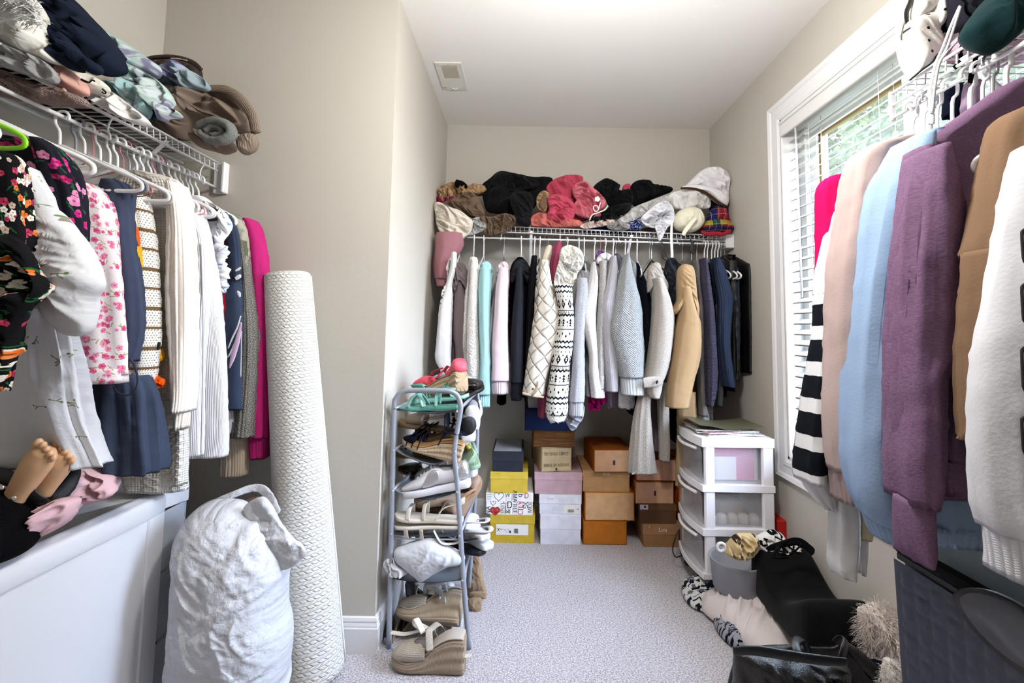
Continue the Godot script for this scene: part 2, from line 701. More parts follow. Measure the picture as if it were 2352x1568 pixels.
# tone variation that repeats: 1 is the cloth's own colour
func tone(kind: String) -> Array:
	var key := "tone_" + kind
	if texs.has(key):
		return texs[key]
	var img: Image
	var tile := 0.15
	var lo := 0.8
	match kind:
		"heather":
			img = noise_image(FastNoiseLite.TYPE_SIMPLEX,0.16,256,3,9)
			lo = 0.72
			tile = 0.14
		"tweed":
			img = noise_image(FastNoiseLite.TYPE_SIMPLEX,0.12,256,2,5)
			lo = 0.25
			tile = 0.10
		"melange":
			var n := FastNoiseLite.new()
			n.frequency = 1.0
			img = Image.create(256,256,false,Image.FORMAT_RF)
			for y in 256:
				for x in 256:
					var g := TAU * x / 256.0
					img.set_pixel(x,y,Color(0.5 + 0.45 * n.get_noise_3d(cos(g) * 3.0,sin(g) * 3.0,y * 0.55) + 0.25 * n.get_noise_3d(cos(g) * 9.0,sin(g) * 9.0,y * 0.9 + 50.0),0,0))
			lo = 0.80
		"carpet":
			img = noise_image(FastNoiseLite.TYPE_SIMPLEX_SMOOTH,0.07,512,4,4)
			lo = 0.74
			tile = 0.55
		_:
			img = noise_image(FastNoiseLite.TYPE_SIMPLEX_SMOOTH,0.02,256,3,8)
			lo = 0.95
			tile = 0.4
	var s := img.get_width()
	var out := Image.create(s,s,false,Image.FORMAT_RGB8)
	for y in s:
		for x in s:
			var v := lerpf(lo,1.0,smoothstep(0.2,0.8,img.get_pixel(x,y).r))
			out.set_pixel(x,y,Color(v,v,v))
	texs[key] = [ImageTexture.create_from_image(out),tile]
	return texs[key]
func plain(color: Color,rough := 0.6,metal := 0.0,spec := 0.5) -> StandardMaterial3D:
	var key := "p%s_%s_%s_%s" % [color.to_html(),rough,metal,spec]
	if mats.has(key):
		return mats[key]
	var m := StandardMaterial3D.new()
	m.albedo_color = color
	m.roughness = rough
	m.metallic = metal
	m.metallic_specular = spec
	m.cull_mode = BaseMaterial3D.CULL_DISABLED
	mats[key] = m
	return m
# cloth: colour,relief,tone or a picture that repeats every `tile` metres
func cloth(color: Color,kind := "jersey",o := {}) -> StandardMaterial3D:
	var key := "c%s_%s_%s" % [color.to_html(),kind,str(o)]
	if mats.has(key):
		return mats[key]
	var m := StandardMaterial3D.new()
	m.albedo_color = color
	m.roughness = o.get("rough",0.92)
	m.metallic_specular = o.get("spec",0.2)
	m.cull_mode = BaseMaterial3D.CULL_DISABLED
	if o.get("rim",0.0) > 0.0:
		m.rim_enabled = true
		m.rim = o.rim
	var tile := 0.1
	if kind != "":
		var r := relief(kind)
		m.normal_enabled = true
		m.normal_texture = r[0]
		m.normal_scale = o.get("depth",{"fleece": 0.13,"jersey": 0.3,"crinkle": 0.55}.get(kind,0.8))
		tile = r[1]
	if o.has("picture"):
		m.albedo_texture = o.picture
		tile = o.tile
	elif o.has("tone"):
		m.albedo_texture = tone(o.tone)[0]
		if kind == "":
			tile = tone(o.tone)[1]
	tile = o.get("tile",tile)
	m.uv1_scale = Vector3(1.0 / tile,1.0 / tile,1.0)
	if o.has("ratio"):
		m.uv1_scale.x *= o.ratio
	if o.has("through"):
		m.backlight_enabled = true
		m.backlight = Color(o.through,o.through,o.through)
	mats[key] = m
	return m
# a surface whose texture is laid in the room's own axes
func laid(color: Color,kind: String,rough := 0.8,tone_kind := "",tile := 0.0,depth := 1.0) -> StandardMaterial3D:
	var m := StandardMaterial3D.new()
	m.albedo_color = color
	m.roughness = rough
	m.metallic_specular = 0.3
	m.uv1_triplanar = true
	m.uv1_world_triplanar = true
	var t := tile
	if kind:
		var r := relief(kind)
		m.normal_enabled = true
		m.normal_texture = r[0]
		m.normal_scale = depth
		if t == 0.0:
			t = r[1]
	if tone_kind:
		m.albedo_texture = tone(tone_kind)[0]
	m.uv1_scale = Vector3.ONE / t
	return m
func frosted(color: Color,alpha := 0.55,rough := 0.35) -> StandardMaterial3D:
	var key := "f%s_%s" % [color.to_html(),alpha]
	if mats.has(key):
		return mats[key]
	var m := StandardMaterial3D.new()
	m.albedo_color = Color(color,alpha)
	m.transparency = BaseMaterial3D.TRANSPARENCY_ALPHA
	m.roughness = rough
	m.cull_mode = BaseMaterial3D.CULL_DISABLED
	mats[key] = m
	return m
# ---------------------------------------------------------------- painting on small pictures that repeat
func disc(img: Image,x: float,y: float,r: float,c: Color) -> void:
	var w := img.get_width()
	var h := img.get_height()
	for dy in range(-int(r) - 1,int(r) + 2):
		var half := r * r - dy * dy
		if half < 0:
			continue
		var hw := int(sqrt(half))
		var yy := posmod(int(y) + dy,h)
		var x0 := int(x) - hw
		var n := hw * 2 + 1
		var a := posmod(x0,w)
		img.fill_rect(Rect2i(a,yy,mini(n,w - a),1),c)
		if a + n > w:
			img.fill_rect(Rect2i(0,yy,a + n - w,1),c)
func stroke(img: Image,a: Vector2,b: Vector2,r: float,c: Color) -> void:
	var n := int(a.distance_to(b) / maxf(r * 0.6,0.7)) + 1
	for k in n + 1:
		var p := a.lerp(b,float(k) / n)
		disc(img,p.x,p.y,r,c)
func curve(img: Image,pts: Array,r: float,c: Color) -> void:
	for k in pts.size() - 1:
		stroke(img,pts[k],pts[k + 1],r,c)
func blank(w: int,h: int,c: Color) -> Image:
	var img := Image.create(w,h,false,Image.FORMAT_RGB8)
	img.fill(c)
	return img
func flowers(key: String,ground: Color,petals: Array,leaf: Color,count: int,size: float,leaves: int,seed_n: int) -> ImageTexture:
	if texs.has(key):
		return texs[key]
	var g := RandomNumberGenerator.new()
	g.seed = seed_n
	var s := 512
	var img := blank(s,s,ground)
	for k in leaves:
		var p := Vector2(g.randf() * s,g.randf() * s)
		var q := p + Vector2.from_angle(g.randf() * TAU) * size * g.randf_range(1.2,2.4)
		stroke(img,p,q,size * 0.16,leaf)
		disc(img,q.x,q.y,size * 0.32,leaf)
		disc(img,(p.x + q.x) * 0.5 + 3,(p.y + q.y) * 0.5,size * 0.28,leaf)
	for k in count:
		var p := Vector2(g.randf() * s,g.randf() * s)
		var c: Color = petals[k % petals.size()]
		var r := size * g.randf_range(0.7,1.25)
		var a0 := g.randf() * TAU
		for j in 5:
			var q := p + Vector2.from_angle(a0 + TAU * j / 5.0) * r * 0.62
			disc(img,q.x,q.y,r * 0.48,c if j % 2 == 0 else c.lightened(0.15))
		disc(img,p.x,p.y,r * 0.25,c.darkened(0.35))
	texs[key] = ImageTexture.create_from_image(img)
	return texs[key]
# a picture with colours mixed by smooth noise,for dyed cloth
func dyed(key: String,colors: Array,freq: float,seed_n: int) -> ImageTexture:
	if texs.has(key):
		return texs[key]
	var a := noise_image(FastNoiseLite.TYPE_SIMPLEX_SMOOTH,freq,256,3,seed_n)
	var b := noise_image(FastNoiseLite.TYPE_SIMPLEX_SMOOTH,freq * 1.3,256,3,seed_n + 4)
	var img := blank(256,256,colors[0])
	for y in 256:
		for x in 256:
			var c: Color = colors[0]
			c = c.lerp(colors[1],smoothstep(0.5,0.66,a.get_pixel(x,y).r))
			c = c.lerp(colors[2],smoothstep(0.55,0.68,b.get_pixel(x,y).r))
			if colors.size() > 3:
				c = c.lerp(colors[3],smoothstep(0.36,0.24,a.get_pixel(x,y).r))
			img.set_pixel(x,y,c)
	texs[key] = ImageTexture.create_from_image(img)
	return texs[key]
func text_on(parent: Node3D,what: String,at: Vector3,height: float,mat: Material,face := Basis(),called := "lettering",font := "Droid Sans",stretch := 1.0) -> MeshInstance3D:
	var t := TextMesh.new()
	var f := SystemFont.new()
	f.font_names = PackedStringArray([font])
	t.font = f
	t.text = what
	t.font_size = 32
	t.pixel_size = height / 24.0
	t.depth = 0.0006
	var mi := part(called,t,mat,parent)
	mi.transform = Transform3D(face.scaled_local(Vector3(stretch,1,1)),at)
	return mi
func build_all() -> void:
	build_room()
	build_window()
	build_vent()
	build_lamp()
	build_shelves()
	build_boxes()
	build_cart()
	build_drawers()
	build_floor_standing()
	build_left_clothes()
	build_back_clothes()
	build_right_clothes()
	build_hangers()
	build_outside()
	build_rack()
	build_shoes()
	build_floor_pile()
	build_back_pile()
	build_loops()
	build_left_pile()
	build_right_shelf()
	build_drawer_top()
func slab(called: String,lo: Vector3,hi: Vector3,mat: Material,label := "",category := "") -> MeshInstance3D:
	return structure(called,box_mesh(lo,hi,0.0),mat,label,category)
# a run of baseboard: profile in (out,up),along a straight line
func baseboard(called: String,a: Vector3,b: Vector3,out: Vector3,mat: Material,m0 := 0.0,m1 := 0.0) -> void:
	var prof := [Vector2(0,0),Vector2(0.0150,0),Vector2(0.0150,0.083),Vector2(0.0125,0.087),Vector2(0.0125,0.092),Vector2(0.0095,0.101),Vector2(0.0105,0.107),Vector2(0.0075,0.117),Vector2(0.0,0.119)]
	var st := new_st()
	var d := (b - a).normalized()
	for k in prof.size() - 1:
		var p: Vector2 = prof[k]
		var q: Vector2 = prof[k + 1]
		var a0 := a + out * p.x + Vector3.UP * p.y + d * (p.x * m0)
		var b0 := b + out * p.x + Vector3.UP * p.y + d * (p.x * m1)
		var a1 := a + out * q.x + Vector3.UP * q.y + d * (q.x * m0)
		var b1 := b + out * q.x + Vector3.UP * q.y + d * (q.x * m1)
		if d.cross(Vector3.UP).dot(out) > 0:
			quad(st,a0,b0,b1,a1)
		else:
			quad(st,b0,a0,a1,b1)
	structure(called,st.commit(),mat)
const WIN_Z0 := -2.034     # far inner edge of the opening
const WIN_Z1 := -0.93
const WIN_Y0 := 0.600
const WIN_Y1 := 2.125
func build_room() -> void:
	var paint := laid(Color(0.755,0.736,0.70),"plaster",0.75)
	var white := laid(Color(0.93,0.925,0.915),"plaster",0.8,"",0.12,2.2)
	var gloss := plain(Color(0.90,0.90,0.91),0.35)
	var pile := laid(Color(0.855,0.83,0.85),"carpet",1.0,"carpet",0.30,1.0)
	var T := 0.12
	slab("floor",Vector3(X_LEFT - T,-0.10,Z_BACK - T),Vector3(X_RIGHT + T,0.0,Z_REAR + T),pile,"lilac grey looped pile carpet across the closet","carpet")
	slab("ceiling",Vector3(X_LEFT - T,CEIL,Z_BACK - T),Vector3(X_RIGHT + T,CEIL + 0.12,Z_REAR + T),white,"white lightly textured ceiling over the closet","ceiling")
	slab("wall_left",Vector3(X_LEFT - T,0,Z_JOG - T),Vector3(X_LEFT,CEIL,Z_REAR),paint,"taupe painted wall behind the nearer hanging shelf","wall")
	slab("wall_alcove",Vector3(X_LEFT,0,Z_BACK - T),Vector3(X_JOG,CEIL,Z_JOG),paint,"taupe wall block jutting out beside the shoe rack","wall")
	slab("wall_back",Vector3(X_JOG,0,Z_BACK - T),Vector3(X_RIGHT + T,CEIL,Z_BACK),paint,"taupe end wall behind the coats and boxes","wall")
	slab("wall_rear",Vector3(X_LEFT - T,0,Z_REAR),Vector3(X_RIGHT + T,CEIL,Z_REAR + T),paint)
	var st := new_st()
	var xo := X_RIGHT + 0.19
	box_into(st,Vector3(X_RIGHT,0,Z_BACK),Vector3(xo,CEIL,WIN_Z0),0.0)
	box_into(st,Vector3(X_RIGHT,0,WIN_Z1),Vector3(xo,CEIL,Z_REAR),0.0)
	box_into(st,Vector3(X_RIGHT,0,WIN_Z0),Vector3(xo,WIN_Y0,WIN_Z1),0.0)
	box_into(st,Vector3(X_RIGHT,WIN_Y1,WIN_Z0),Vector3(xo,CEIL,WIN_Z1),0.0)
	structure("wall_right",st.commit(),paint,"taupe wall with the white cased window in it","wall")
	baseboard("baseboard_alcove",Vector3(X_LEFT,0,Z_JOG),Vector3(X_JOG,0,Z_JOG),Vector3(0,0,1),gloss,0.0,1.0)
	baseboard("baseboard_jog",Vector3(X_JOG,0,Z_JOG),Vector3(X_JOG,0,Z_BACK),Vector3(1,0,0),gloss,-1.0,0.0)
	baseboard("baseboard_back",Vector3(X_JOG,0,Z_BACK),Vector3(X_RIGHT,0,Z_BACK),Vector3(0,0,1),gloss)
	baseboard("baseboard_right",Vector3(X_RIGHT,0,Z_BACK),Vector3(X_RIGHT,0,Z_REAR),Vector3(-1,0,0),gloss)
	baseboard("baseboard_left",Vector3(X_LEFT,0,Z_REAR),Vector3(X_LEFT,0,Z_JOG),Vector3(1,0,0),gloss)
func build_window() -> void:
	var gloss := plain(Color(0.90,0.90,0.91),0.35)
	var vinyl := plain(Color(0.92,0.92,0.91),0.45)
	var brown := plain(Color(0.45,0.36,0.22),0.6)
	var x := X_RIGHT
	# casing: stepped flat boards with mitred corners,as one moulding swept round the opening
	var st := new_st()
	var prof := [Vector2(0.0,0.012),Vector2(0.014,0.018),Vector2(0.030,0.018),Vector2(0.036,0.014),Vector2(0.066,0.014),Vector2(0.072,0.018),Vector2(0.088,0.022),Vector2(0.092,0.0)]
	var z0 := WIN_Z0
	var z1 := WIN_Z1
	var y0 := WIN_Y0
	var y1 := WIN_Y1
	for k in prof.size() - 1:
		var p: Vector2 = prof[k]
		var q: Vector2 = prof[k + 1]
		var r0 := []
		var r1 := []
		for c in [[z0,y0,-1,-1],[z1,y0,1,-1],[z1,y1,1,1],[z0,y1,-1,1]]:
			r0.append(Vector3(x - p.y,c[1] + c[3] * p.x,c[0] + c[2] * p.x))
			r1.append(Vector3(x - q.y,c[1] + c[3] * q.x,c[0] + c[2] * q.x))
		for j in 4:
			quad(st,r0[j],r0[(j + 1) % 4],r1[(j + 1) % 4],r1[j])
	structure("trim_window",st.commit(),gloss,"white moulded casing around the window","window trim")
	# jamb liner
	st = new_st()
	var xo := x + 0.172
	box_into(st,Vector3(x - 0.012,y0 - 0.001,z0),Vector3(xo,y0 + 0.014,z1),0.002)
	box_into(st,Vector3(x - 0.012,y1 - 0.014,z0),Vector3(xo,y1,z1),0.002)
	box_into(st,Vector3(x - 0.012,y0,z0),Vector3(xo,y1,z0 + 0.014),0.002)
	box_into(st,Vector3(x - 0.012,y0,z1 - 0.014),Vector3(xo,y1,z1),0.002)
	structure("trim_jamb",st.commit(),gloss)
	# the window: vinyl frame,a fixed sash and a sliding sash with brown screens,panes
	var w := Node3D.new()
	w.name = "window_1"
	add_child(w)
	w.set_meta("kind","structure")
	w.set_meta("label","white vinyl window behind the slatted blind")
	w.set_meta("category","window")
	w.set_meta("placed",true)
	var xi := x + 0.085
	st = new_st()
	var ring := func(s: SurfaceTool,za: float,zb: float,ya: float,yb: float,wd: float,xa: float,xb: float) -> void:
		box_into(s,Vector3(xa,ya,za),Vector3(xb,ya + wd,zb),0.003)
		box_into(s,Vector3(xa,yb - wd,za),Vector3(xb,yb,zb),0.003)
		box_into(s,Vector3(xa,ya + wd,za),Vector3(xb,yb - wd,za + wd),0.003)
		box_into(s,Vector3(xa,ya + wd,zb - wd),Vector3(xb,yb - wd,zb),0.003)
	ring.call(st,z0 + 0.014,z1 - 0.014,y0 + 0.014,y1 - 0.014,0.045,xi - 0.02,xi + 0.085)
	part("frame",st.commit(),vinyl,w)
	var zm := -1.46
	for h in [[z0 + 0.06,zm + 0.03],[zm - 0.03,z1 - 0.06]]:
		st = new_st()
		var xs := xi if h[0] < zm - 0.1 else xi + 0.037
		ring.call(st,h[0],h[1],y0 + 0.06,y1 - 0.06,0.05,xs,xs + 0.035)
		var sash := part("sash",st.commit(),vinyl,w)
		if h[0] < zm - 0.1:
			st = new_st()
			box_into(st,Vector3(xi + 0.008,y0 + 0.11,h[0] + 0.05),Vector3(xi + 0.03,y1 - 0.11,h[0] + 0.062),0.001)
			box_into(st,Vector3(xi + 0.008,y1 - 0.122,h[0] + 0.05),Vector3(xi + 0.03,y1 - 0.11,h[1] - 0.05),0.001)
			part("screen_frame",st.commit(),brown,sash)
		var pane := box_mesh(Vector3(xs + 0.018,y0 + 0.11,h[0] + 0.05),Vector3(xs + 0.022,y1 - 0.11,h[1] - 0.05),0.0)
		var glass := StandardMaterial3D.new()
		glass.albedo_color = Color(0.95,0.98,0.97,0.06)
		glass.transparency = BaseMaterial3D.TRANSPARENCY_ALPHA
		glass.roughness = 0.02
		part("pane",pane,glass,sash)
	build_blind(z0 + 0.016,z1 - 0.016)
func build_blind(z0: float,z1: float) -> void:
	var b := thing("window_blind","white horizontal slat blind covering the window","blind")
	var white := cloth(Color(0.92,0.92,0.915),"",{"rough": 0.5,"spec": 0.4,"through": 0.6})
	var cord := plain(Color(0.9,0.9,0.9),0.7)
	var x := X_RIGHT + 0.035
	part("head_rail",box_mesh(Vector3(x - 0.025,WIN_Y1 - 0.06,z0),Vector3(x + 0.03,WIN_Y1 - 0.016,z1),0.002),white,b)
	# valance with a moulded lower edge
	var st := new_st()
	box_into(st,Vector3(X_RIGHT - 0.02,WIN_Y1 - 0.085,z0 - 0.004),Vector3(X_RIGHT - 0.006,WIN_Y1 - 0.012,z1 + 0.004),0.003)
	box_into(st,Vector3(X_RIGHT - 0.026,WIN_Y1 - 0.030,z0 - 0.004),Vector3(X_RIGHT - 0.018,WIN_Y1 - 0.014,z1 + 0.004),0.003)
	part("valance",st.commit(),white,b)
	var top := WIN_Y1 - 0.10
	var n := 31
	var pitch := (top - (WIN_Y0 + 0.05)) / (n - 1)
	# one slat: slightly crowned,shared by all
	var s := new_st()
	var half := (z1 - z0) * 0.5 - 0.004
	var pts := PackedVector3Array()
	var uvs := PackedVector2Array()
	var prof := [Vector2(-0.025,-0.0012),Vector2(-0.013,0.0020),Vector2(0.0,0.0032),Vector2(0.013,0.0020),Vector2(0.025,-0.0012),Vector2(0.013,-0.0010),Vector2(0.0,0.0002),Vector2(-0.013,-0.0010),Vector2(-0.025,-0.0012)]
	for zz in [-half,half]:
		for q in prof:
			pts.append(Vector3(q.x,q.y,zz))
			uvs.append(Vector2(q.x,zz))
	grid(s,pts,uvs,2,prof.size())
	var slat := done(s)
	for k in n:
		var y := top - k * pitch
		var mi := part("slat",slat,white,b)
		mi.transform = Transform3D(Basis(Vector3(0,0,1),deg_to_rad(31.0)),Vector3(x,y,(z0 + z1) * 0.5))
	part("bottom_rail",box_mesh(Vector3(x - 0.025,WIN_Y0 + 0.018,z0 + 0.004),Vector3(x + 0.025,WIN_Y0 + 0.034,z1 - 0.004),0.003),white,b)
	st = new_st()
	for zc in [z0 + 0.16,(z0 + z1) * 0.5,z1 - 0.16]:
		for dx in [-0.026,0.026]:
			rod_into(st,Vector3(x + dx,WIN_Y1 - 0.05,zc),Vector3(x + dx,WIN_Y0 + 0.03,zc),0.0011,5)
	part("ladder_cord",done(st),cord,b)
	st = new_st()
	var zc := z0 + 0.10
	tube(st,smooth_path([Vector3(x - 0.03,WIN_Y1 - 0.055,zc),Vector3(x - 0.042,WIN_Y1 - 0.06,zc),Vector3(x - 0.045,WIN_Y1 - 0.08,zc)],5),0.002,6)
	rod_into(st,Vector3(x - 0.045,WIN_Y1 - 0.08,zc),Vector3(x - 0.043,1.30,zc + 0.01),0.0042,6)
	part("tilt_wand",done(st),frosted(Color(0.95,0.95,0.95),0.75,0.2),b)
func build_vent() -> void:
	var v := thing("ceiling_vent","white ceiling air vent with louvres and a flat damper half","vent")
	var white := plain(Color(0.88,0.875,0.86),0.5)
	var dark := plain(Color(0.42,0.39,0.35),0.8)
	var y := CEIL
	var a := PY(996,141,y)
	var b := PY(1072,205,y)
	var x0 := a.x
	var x1 := PY(1060,141,y).x
	var z0 := b.z
	var z1 := a.z
	var xm := (x0 + x1) * 0.5
	var st := new_st()
	var w := (x1 - x0)
	box_into(st,Vector3(x0,y - 0.006,z1 - 0.028),Vector3(x1,y,z1),0.003)
	box_into(st,Vector3(x0,y - 0.006,z0),Vector3(x1,y,z0 + 0.028),0.003)
	box_into(st,Vector3(x0,y - 0.006,z0 + 0.02),Vector3(x0 + w * 0.22,y,z1 - 0.02),0.003)
	box_into(st,Vector3(x1 - w * 0.22,y - 0.006,z0 + 0.02),Vector3(x1,y,z1 - 0.02),0.003)
	part("frame",st.commit(),white,v)
	part("backing",box_mesh(Vector3(x0 + 0.01,y - 0.0012,z0 + 0.01),Vector3(x1 - 0.01,y - 0.0002,z1 - 0.01),0.0),dark,v)
	var zmid := lerpf(z1,z0,0.56)
	part("damper",box_mesh(Vector3(x0 + w * 0.18,y - 0.0065,z0 + 0.024),Vector3(x1 - w * 0.18,y - 0.001,zmid),0.001),white,v)
	var louvre := box_mesh(Vector3(x0 + w * 0.2,-0.0055,-0.0009),Vector3(x1 - w * 0.2,0.0,0.0009),0.0003)
	var n := 11
	for k in n:
		var mi := part("slat",louvre,plain(Color(0.74,0.71,0.65),0.6),v)
		mi.position = Vector3(0,y - 0.001,lerpf(zmid,z1 - 0.028,(k + 0.5) / n))
	st = new_st()
	tube(st,smooth_path([Vector3(xm - 0.02,y - 0.004,z0 + 0.024),Vector3(xm,y - 0.012,z0 + 0.020),Vector3(xm + 0.02,y - 0.004,z0 + 0.024)],6),0.003,6)
	part("lever",done(st),white,v)
	for zz in [z1 - 0.014,z0 + 0.010]:
		st = new_st()
		lathe(st,[Vector2(0.0001,-0.0025),Vector2(0.003,-0.002),Vector2(0.0045,0.0)],Vector3(xm,y - 0.006,zz),12)
		part("screw",done(st),plain(Color(0.7,0.7,0.68),0.4),v)
func build_lamp() -> void:
	var l := thing("pendant_lamp","white globe pendant lamp hanging on a short stem from the ceiling","lamp")
	l.set_meta("placed",true)
	l.position = Vector3(0.21,CEIL,-0.95)
	var metal := plain(Color(0.85,0.85,0.84),0.4)
	var st := new_st()
	lathe(st,[Vector2(0.0,-0.025),Vector2(0.05,-0.025),Vector2(0.06,-0.012),Vector2(0.06,0.0),Vector2(0.0,0.0)],Vector3.ZERO,24)
	part("base",done(st),metal,l)
	st = new_st()
	rod_into(st,Vector3(0,-0.02,0),Vector3(0,-LAMP_DROP + 0.09,0),0.008,10)
	part("stem",done(st),metal,l)
	st = new_st()
	var prof := []
	for k in 17:
		var a := -PI / 2 + PI * k / 16.0
		prof.append(Vector2(cos(a) * 0.10,sin(a) * 0.10))
	lathe(st,prof,Vector3(0,-LAMP_DROP,0),32)
	var glow := StandardMaterial3D.new()
	glow.albedo_color = Color(0.95,0.95,0.93)
	glow.emission_enabled = true
	glow.emission = Color(1.0,0.96,0.9)
	glow.emission_energy_multiplier = 1.5
	part("globe",done(st),glow,l)
	var o := OmniLight3D.new()
	o.name = "bulb_light"
	o.position = Vector3(0,-LAMP_DROP,0)
	o.light_color = Color(1.0,0.99,0.965)
	o.light_energy = LAMP_ENERGY
	o.light_size = 0.09
	o.omni_range = 8.0
	o.omni_attenuation = 2.0
	o.shadow_enabled = true
	l.add_child(o)
# a ventilated wire shelf: deck wires run from the wall to the lip and turn down there
func wire_shelf(label: String,a: Vector3,b: Vector3,out: Vector3,deep: float,rod_a: Vector3,rod_b: Vector3,braces: Array,plates: Array) -> Node3D:
	var s := thing("wire_shelf",label,"shelf","white wire closet shelves")
	var white := plain(Color(0.90,0.90,0.91),0.35)
	var n := int(a.distance_to(b) / 0.0254)
	var lip := 0.032
	var st := new_st()
	for k in n + 1:
		var c := a.lerp(b,(k + 0.3) / (n + 1))
		tube(st,PackedVector3Array([c - out * (deep - 0.002),c - out * 0.012,c - out * 0.003 - Vector3(0,0.003,0),c - Vector3(0,lip,0)]),0.0019,5)
	part("deck_wires",done(st),white,s).set_meta("kind","stuff")
	for q in [[0.0,0.0,0.0036,"lip_rail"],[0.0,-lip,0.0036,"lip_rail"],[-deep + 0.004,-0.004,0.003,"back_rail"],[-deep * 0.5,-0.004,0.003,"middle_rail"],[-deep * 0.25,-0.004,0.003,"middle_rail"]]:
		st = new_st()
		var off: Vector3 = out * q[0] + Vector3(0,q[1],0)
		rod_into(st,a + off,b + off,q[2],8)
		part(q[3],done(st),white,s)
	st = new_st()
	rod_into(st,rod_a,rod_b,0.0052,10)
	part("hang_rod",done(st),white,s)
	for t in [0.04,0.22,0.42,0.62,0.82,0.97]:              # hooks that carry the rod
		var c: Vector3 = a.lerp(b,t) - Vector3(0,lip,0)
		var r: Vector3 = rod_a.lerp(rod_b,t)
		st = new_st()
		tube(st,smooth_path([c,c.lerp(r,0.5) - out * 0.012,r + Vector3(0,-0.008,0),r + out * 0.008],5),0.003,6)
		part("rod_hook",done(st),white,s)
	for t in braces:
		var c: Vector3 = a.lerp(b,t) - Vector3(0,lip * 0.6,0)
		var w := c - out * (deep - 0.004) - Vector3(0,deep * 0.95,0)
		st = new_st()
		tube(st,PackedVector3Array([c,c.lerp(w,0.96),w]),0.0085,8,false,0.45)
		part("brace",done(st),white,s)
	for q in plates:
		part("end_plate",box_mesh(q[0],q[1],0.003),white,s)
	return s
func build_shelves() -> void:
	var y := 1.752
	wire_shelf("white wire shelf heaped with clothes along the wall over the plastic drawers",Vector3(-1.160,y,0.75),Vector3(-1.160,y,Z_JOG + 0.03),Vector3(1,0,0),0.262,
		Vector3(-1.172,1.662,0.75),Vector3(-1.172,1.662,Z_JOG + 0.012),[0.66,0.9],
		[[Vector3(-1.185,1.640,Z_JOG),Vector3(-1.138,1.757,Z_JOG + 0.014)],[Vector3(-1.146,1.640,Z_JOG),Vector3(-1.134,1.757,Z_JOG + 0.03)]])
	var a := P(1008,513.5,2.54)
	var b := P(1677,541.5,2.54)
	a.x = X_JOG + 0.02
	b.x = X_RIGHT - 0.025
	var ra := P(1074,545,2.53)
	var rb := P(1663,561,2.53)
	var dir := (rb - ra) / (rb.x - ra.x)
	wire_shelf("white wire shelf heaped with clothes on the end wall above the coats",a,b,Vector3(0,0,1),0.305,
		ra + dir * (X_JOG + 0.005 - ra.x),ra + dir * (X_RIGHT - 0.005 - ra.x),[0.32,0.665],
		[[P(1665,570,2.54) * Vector3(1,1,0) + Vector3(0,0,-2.70),Vector3(X_RIGHT - 0.001,b.y + 0.006,-2.525)]])
	wire_shelf("white wire shelf along the window wall holding the backpack",Vector3(0.912,1.750,0.75),Vector3(0.912,1.750,-1.10),Vector3(-1,0,0),0.260,
		Vector3(0.915,1.688,0.75),Vector3(0.915,1.688,-1.10),[0.9],
		[[Vector3(0.906,1.678,-1.106),Vector3(0.922,1.756,-1.098)]])
# ---------------------------------------------------------------- boxes
# front face in pixels at distance d; the box goes back `deep`; lid drawn down to pixel row `lid`
func shoe_box(label: String,f: Array,d: float,y0: float,deep: float,col: Color,lid_col: Color,lid: float,turn := 0.0,base_inset := 0.0025) -> Node3D:
	var t := thing("shoe_box",label,"box","")
	var a := P(f[0],f[3],d)
	var b := P(f[2],f[1],d)
	var hgt := b.y - a.y
	var w := (b.x - a.x) * 0.5
	t.position = Vector3((a.x + b.x) * 0.5,y0,-d)
	t.rotation.y = turn
	t.set_meta("placed",true)
	t.set_meta("face",Vector2(w,hgt))
	var paper := cloth(col,"",{"tone": "card","rough": 0.7})
	var lidh := (P(f[0],f[1],d).y - P(f[0],lid,d).y) if lid > 0 else 0.0
	if lid > 0:
		var e := base_inset
		part("body",box_mesh(Vector3(-w + e,0,-deep + e),Vector3(w - e,hgt - 0.003,-e),0.0012),paper,t)
		part("lid",box_mesh(Vector3(-w,hgt - lidh,-deep),Vector3(w,hgt - 0.0006,0),0.0015),cloth(lid_col,"",{"tone": "card","rough": 0.7}),t)
	else:
		part("sleeve",box_mesh(Vector3(-w,0,-deep),Vector3(w,hgt - 0.0006,-0.004),0.0015),cloth(lid_col,"",{"tone": "card","rough": 0.7}),t)
		part("drawer_front",box_mesh(Vector3(-w + 0.004,0.004,-0.02),Vector3(w - 0.004,hgt - 0.005,0),0.0015),paper,t)
	return t
func stick(t: Node3D,called: String,x0: float,y0: float,x1: float,y1: float,mat: Material,z := 0.0004) -> MeshInstance3D:
	return part(called,box_mesh(Vector3(x0,y0,z - 0.0004),Vector3(x1,y1,z + 0.0004),0.0002),mat,t)
func barcode(t: Node3D,x: float,y: float,w: float,h: float,z := 0.001) -> void:
	var st := new_st()
	var k := 0.0
	var g := RandomNumberGenerator.new()
	g.seed = 5
	while k < w:
		var bw := g.randf_range(0.0006,0.0018)
		box_into(st,Vector3(x + k,y,z),Vector3(x + k + bw,y + h,z + 0.0003),0.0)
		k += bw + g.randf_range(0.0007,0.0016)
	part("barcode",st.commit(),plain(Color(0.1,0.1,0.1),0.7),t)
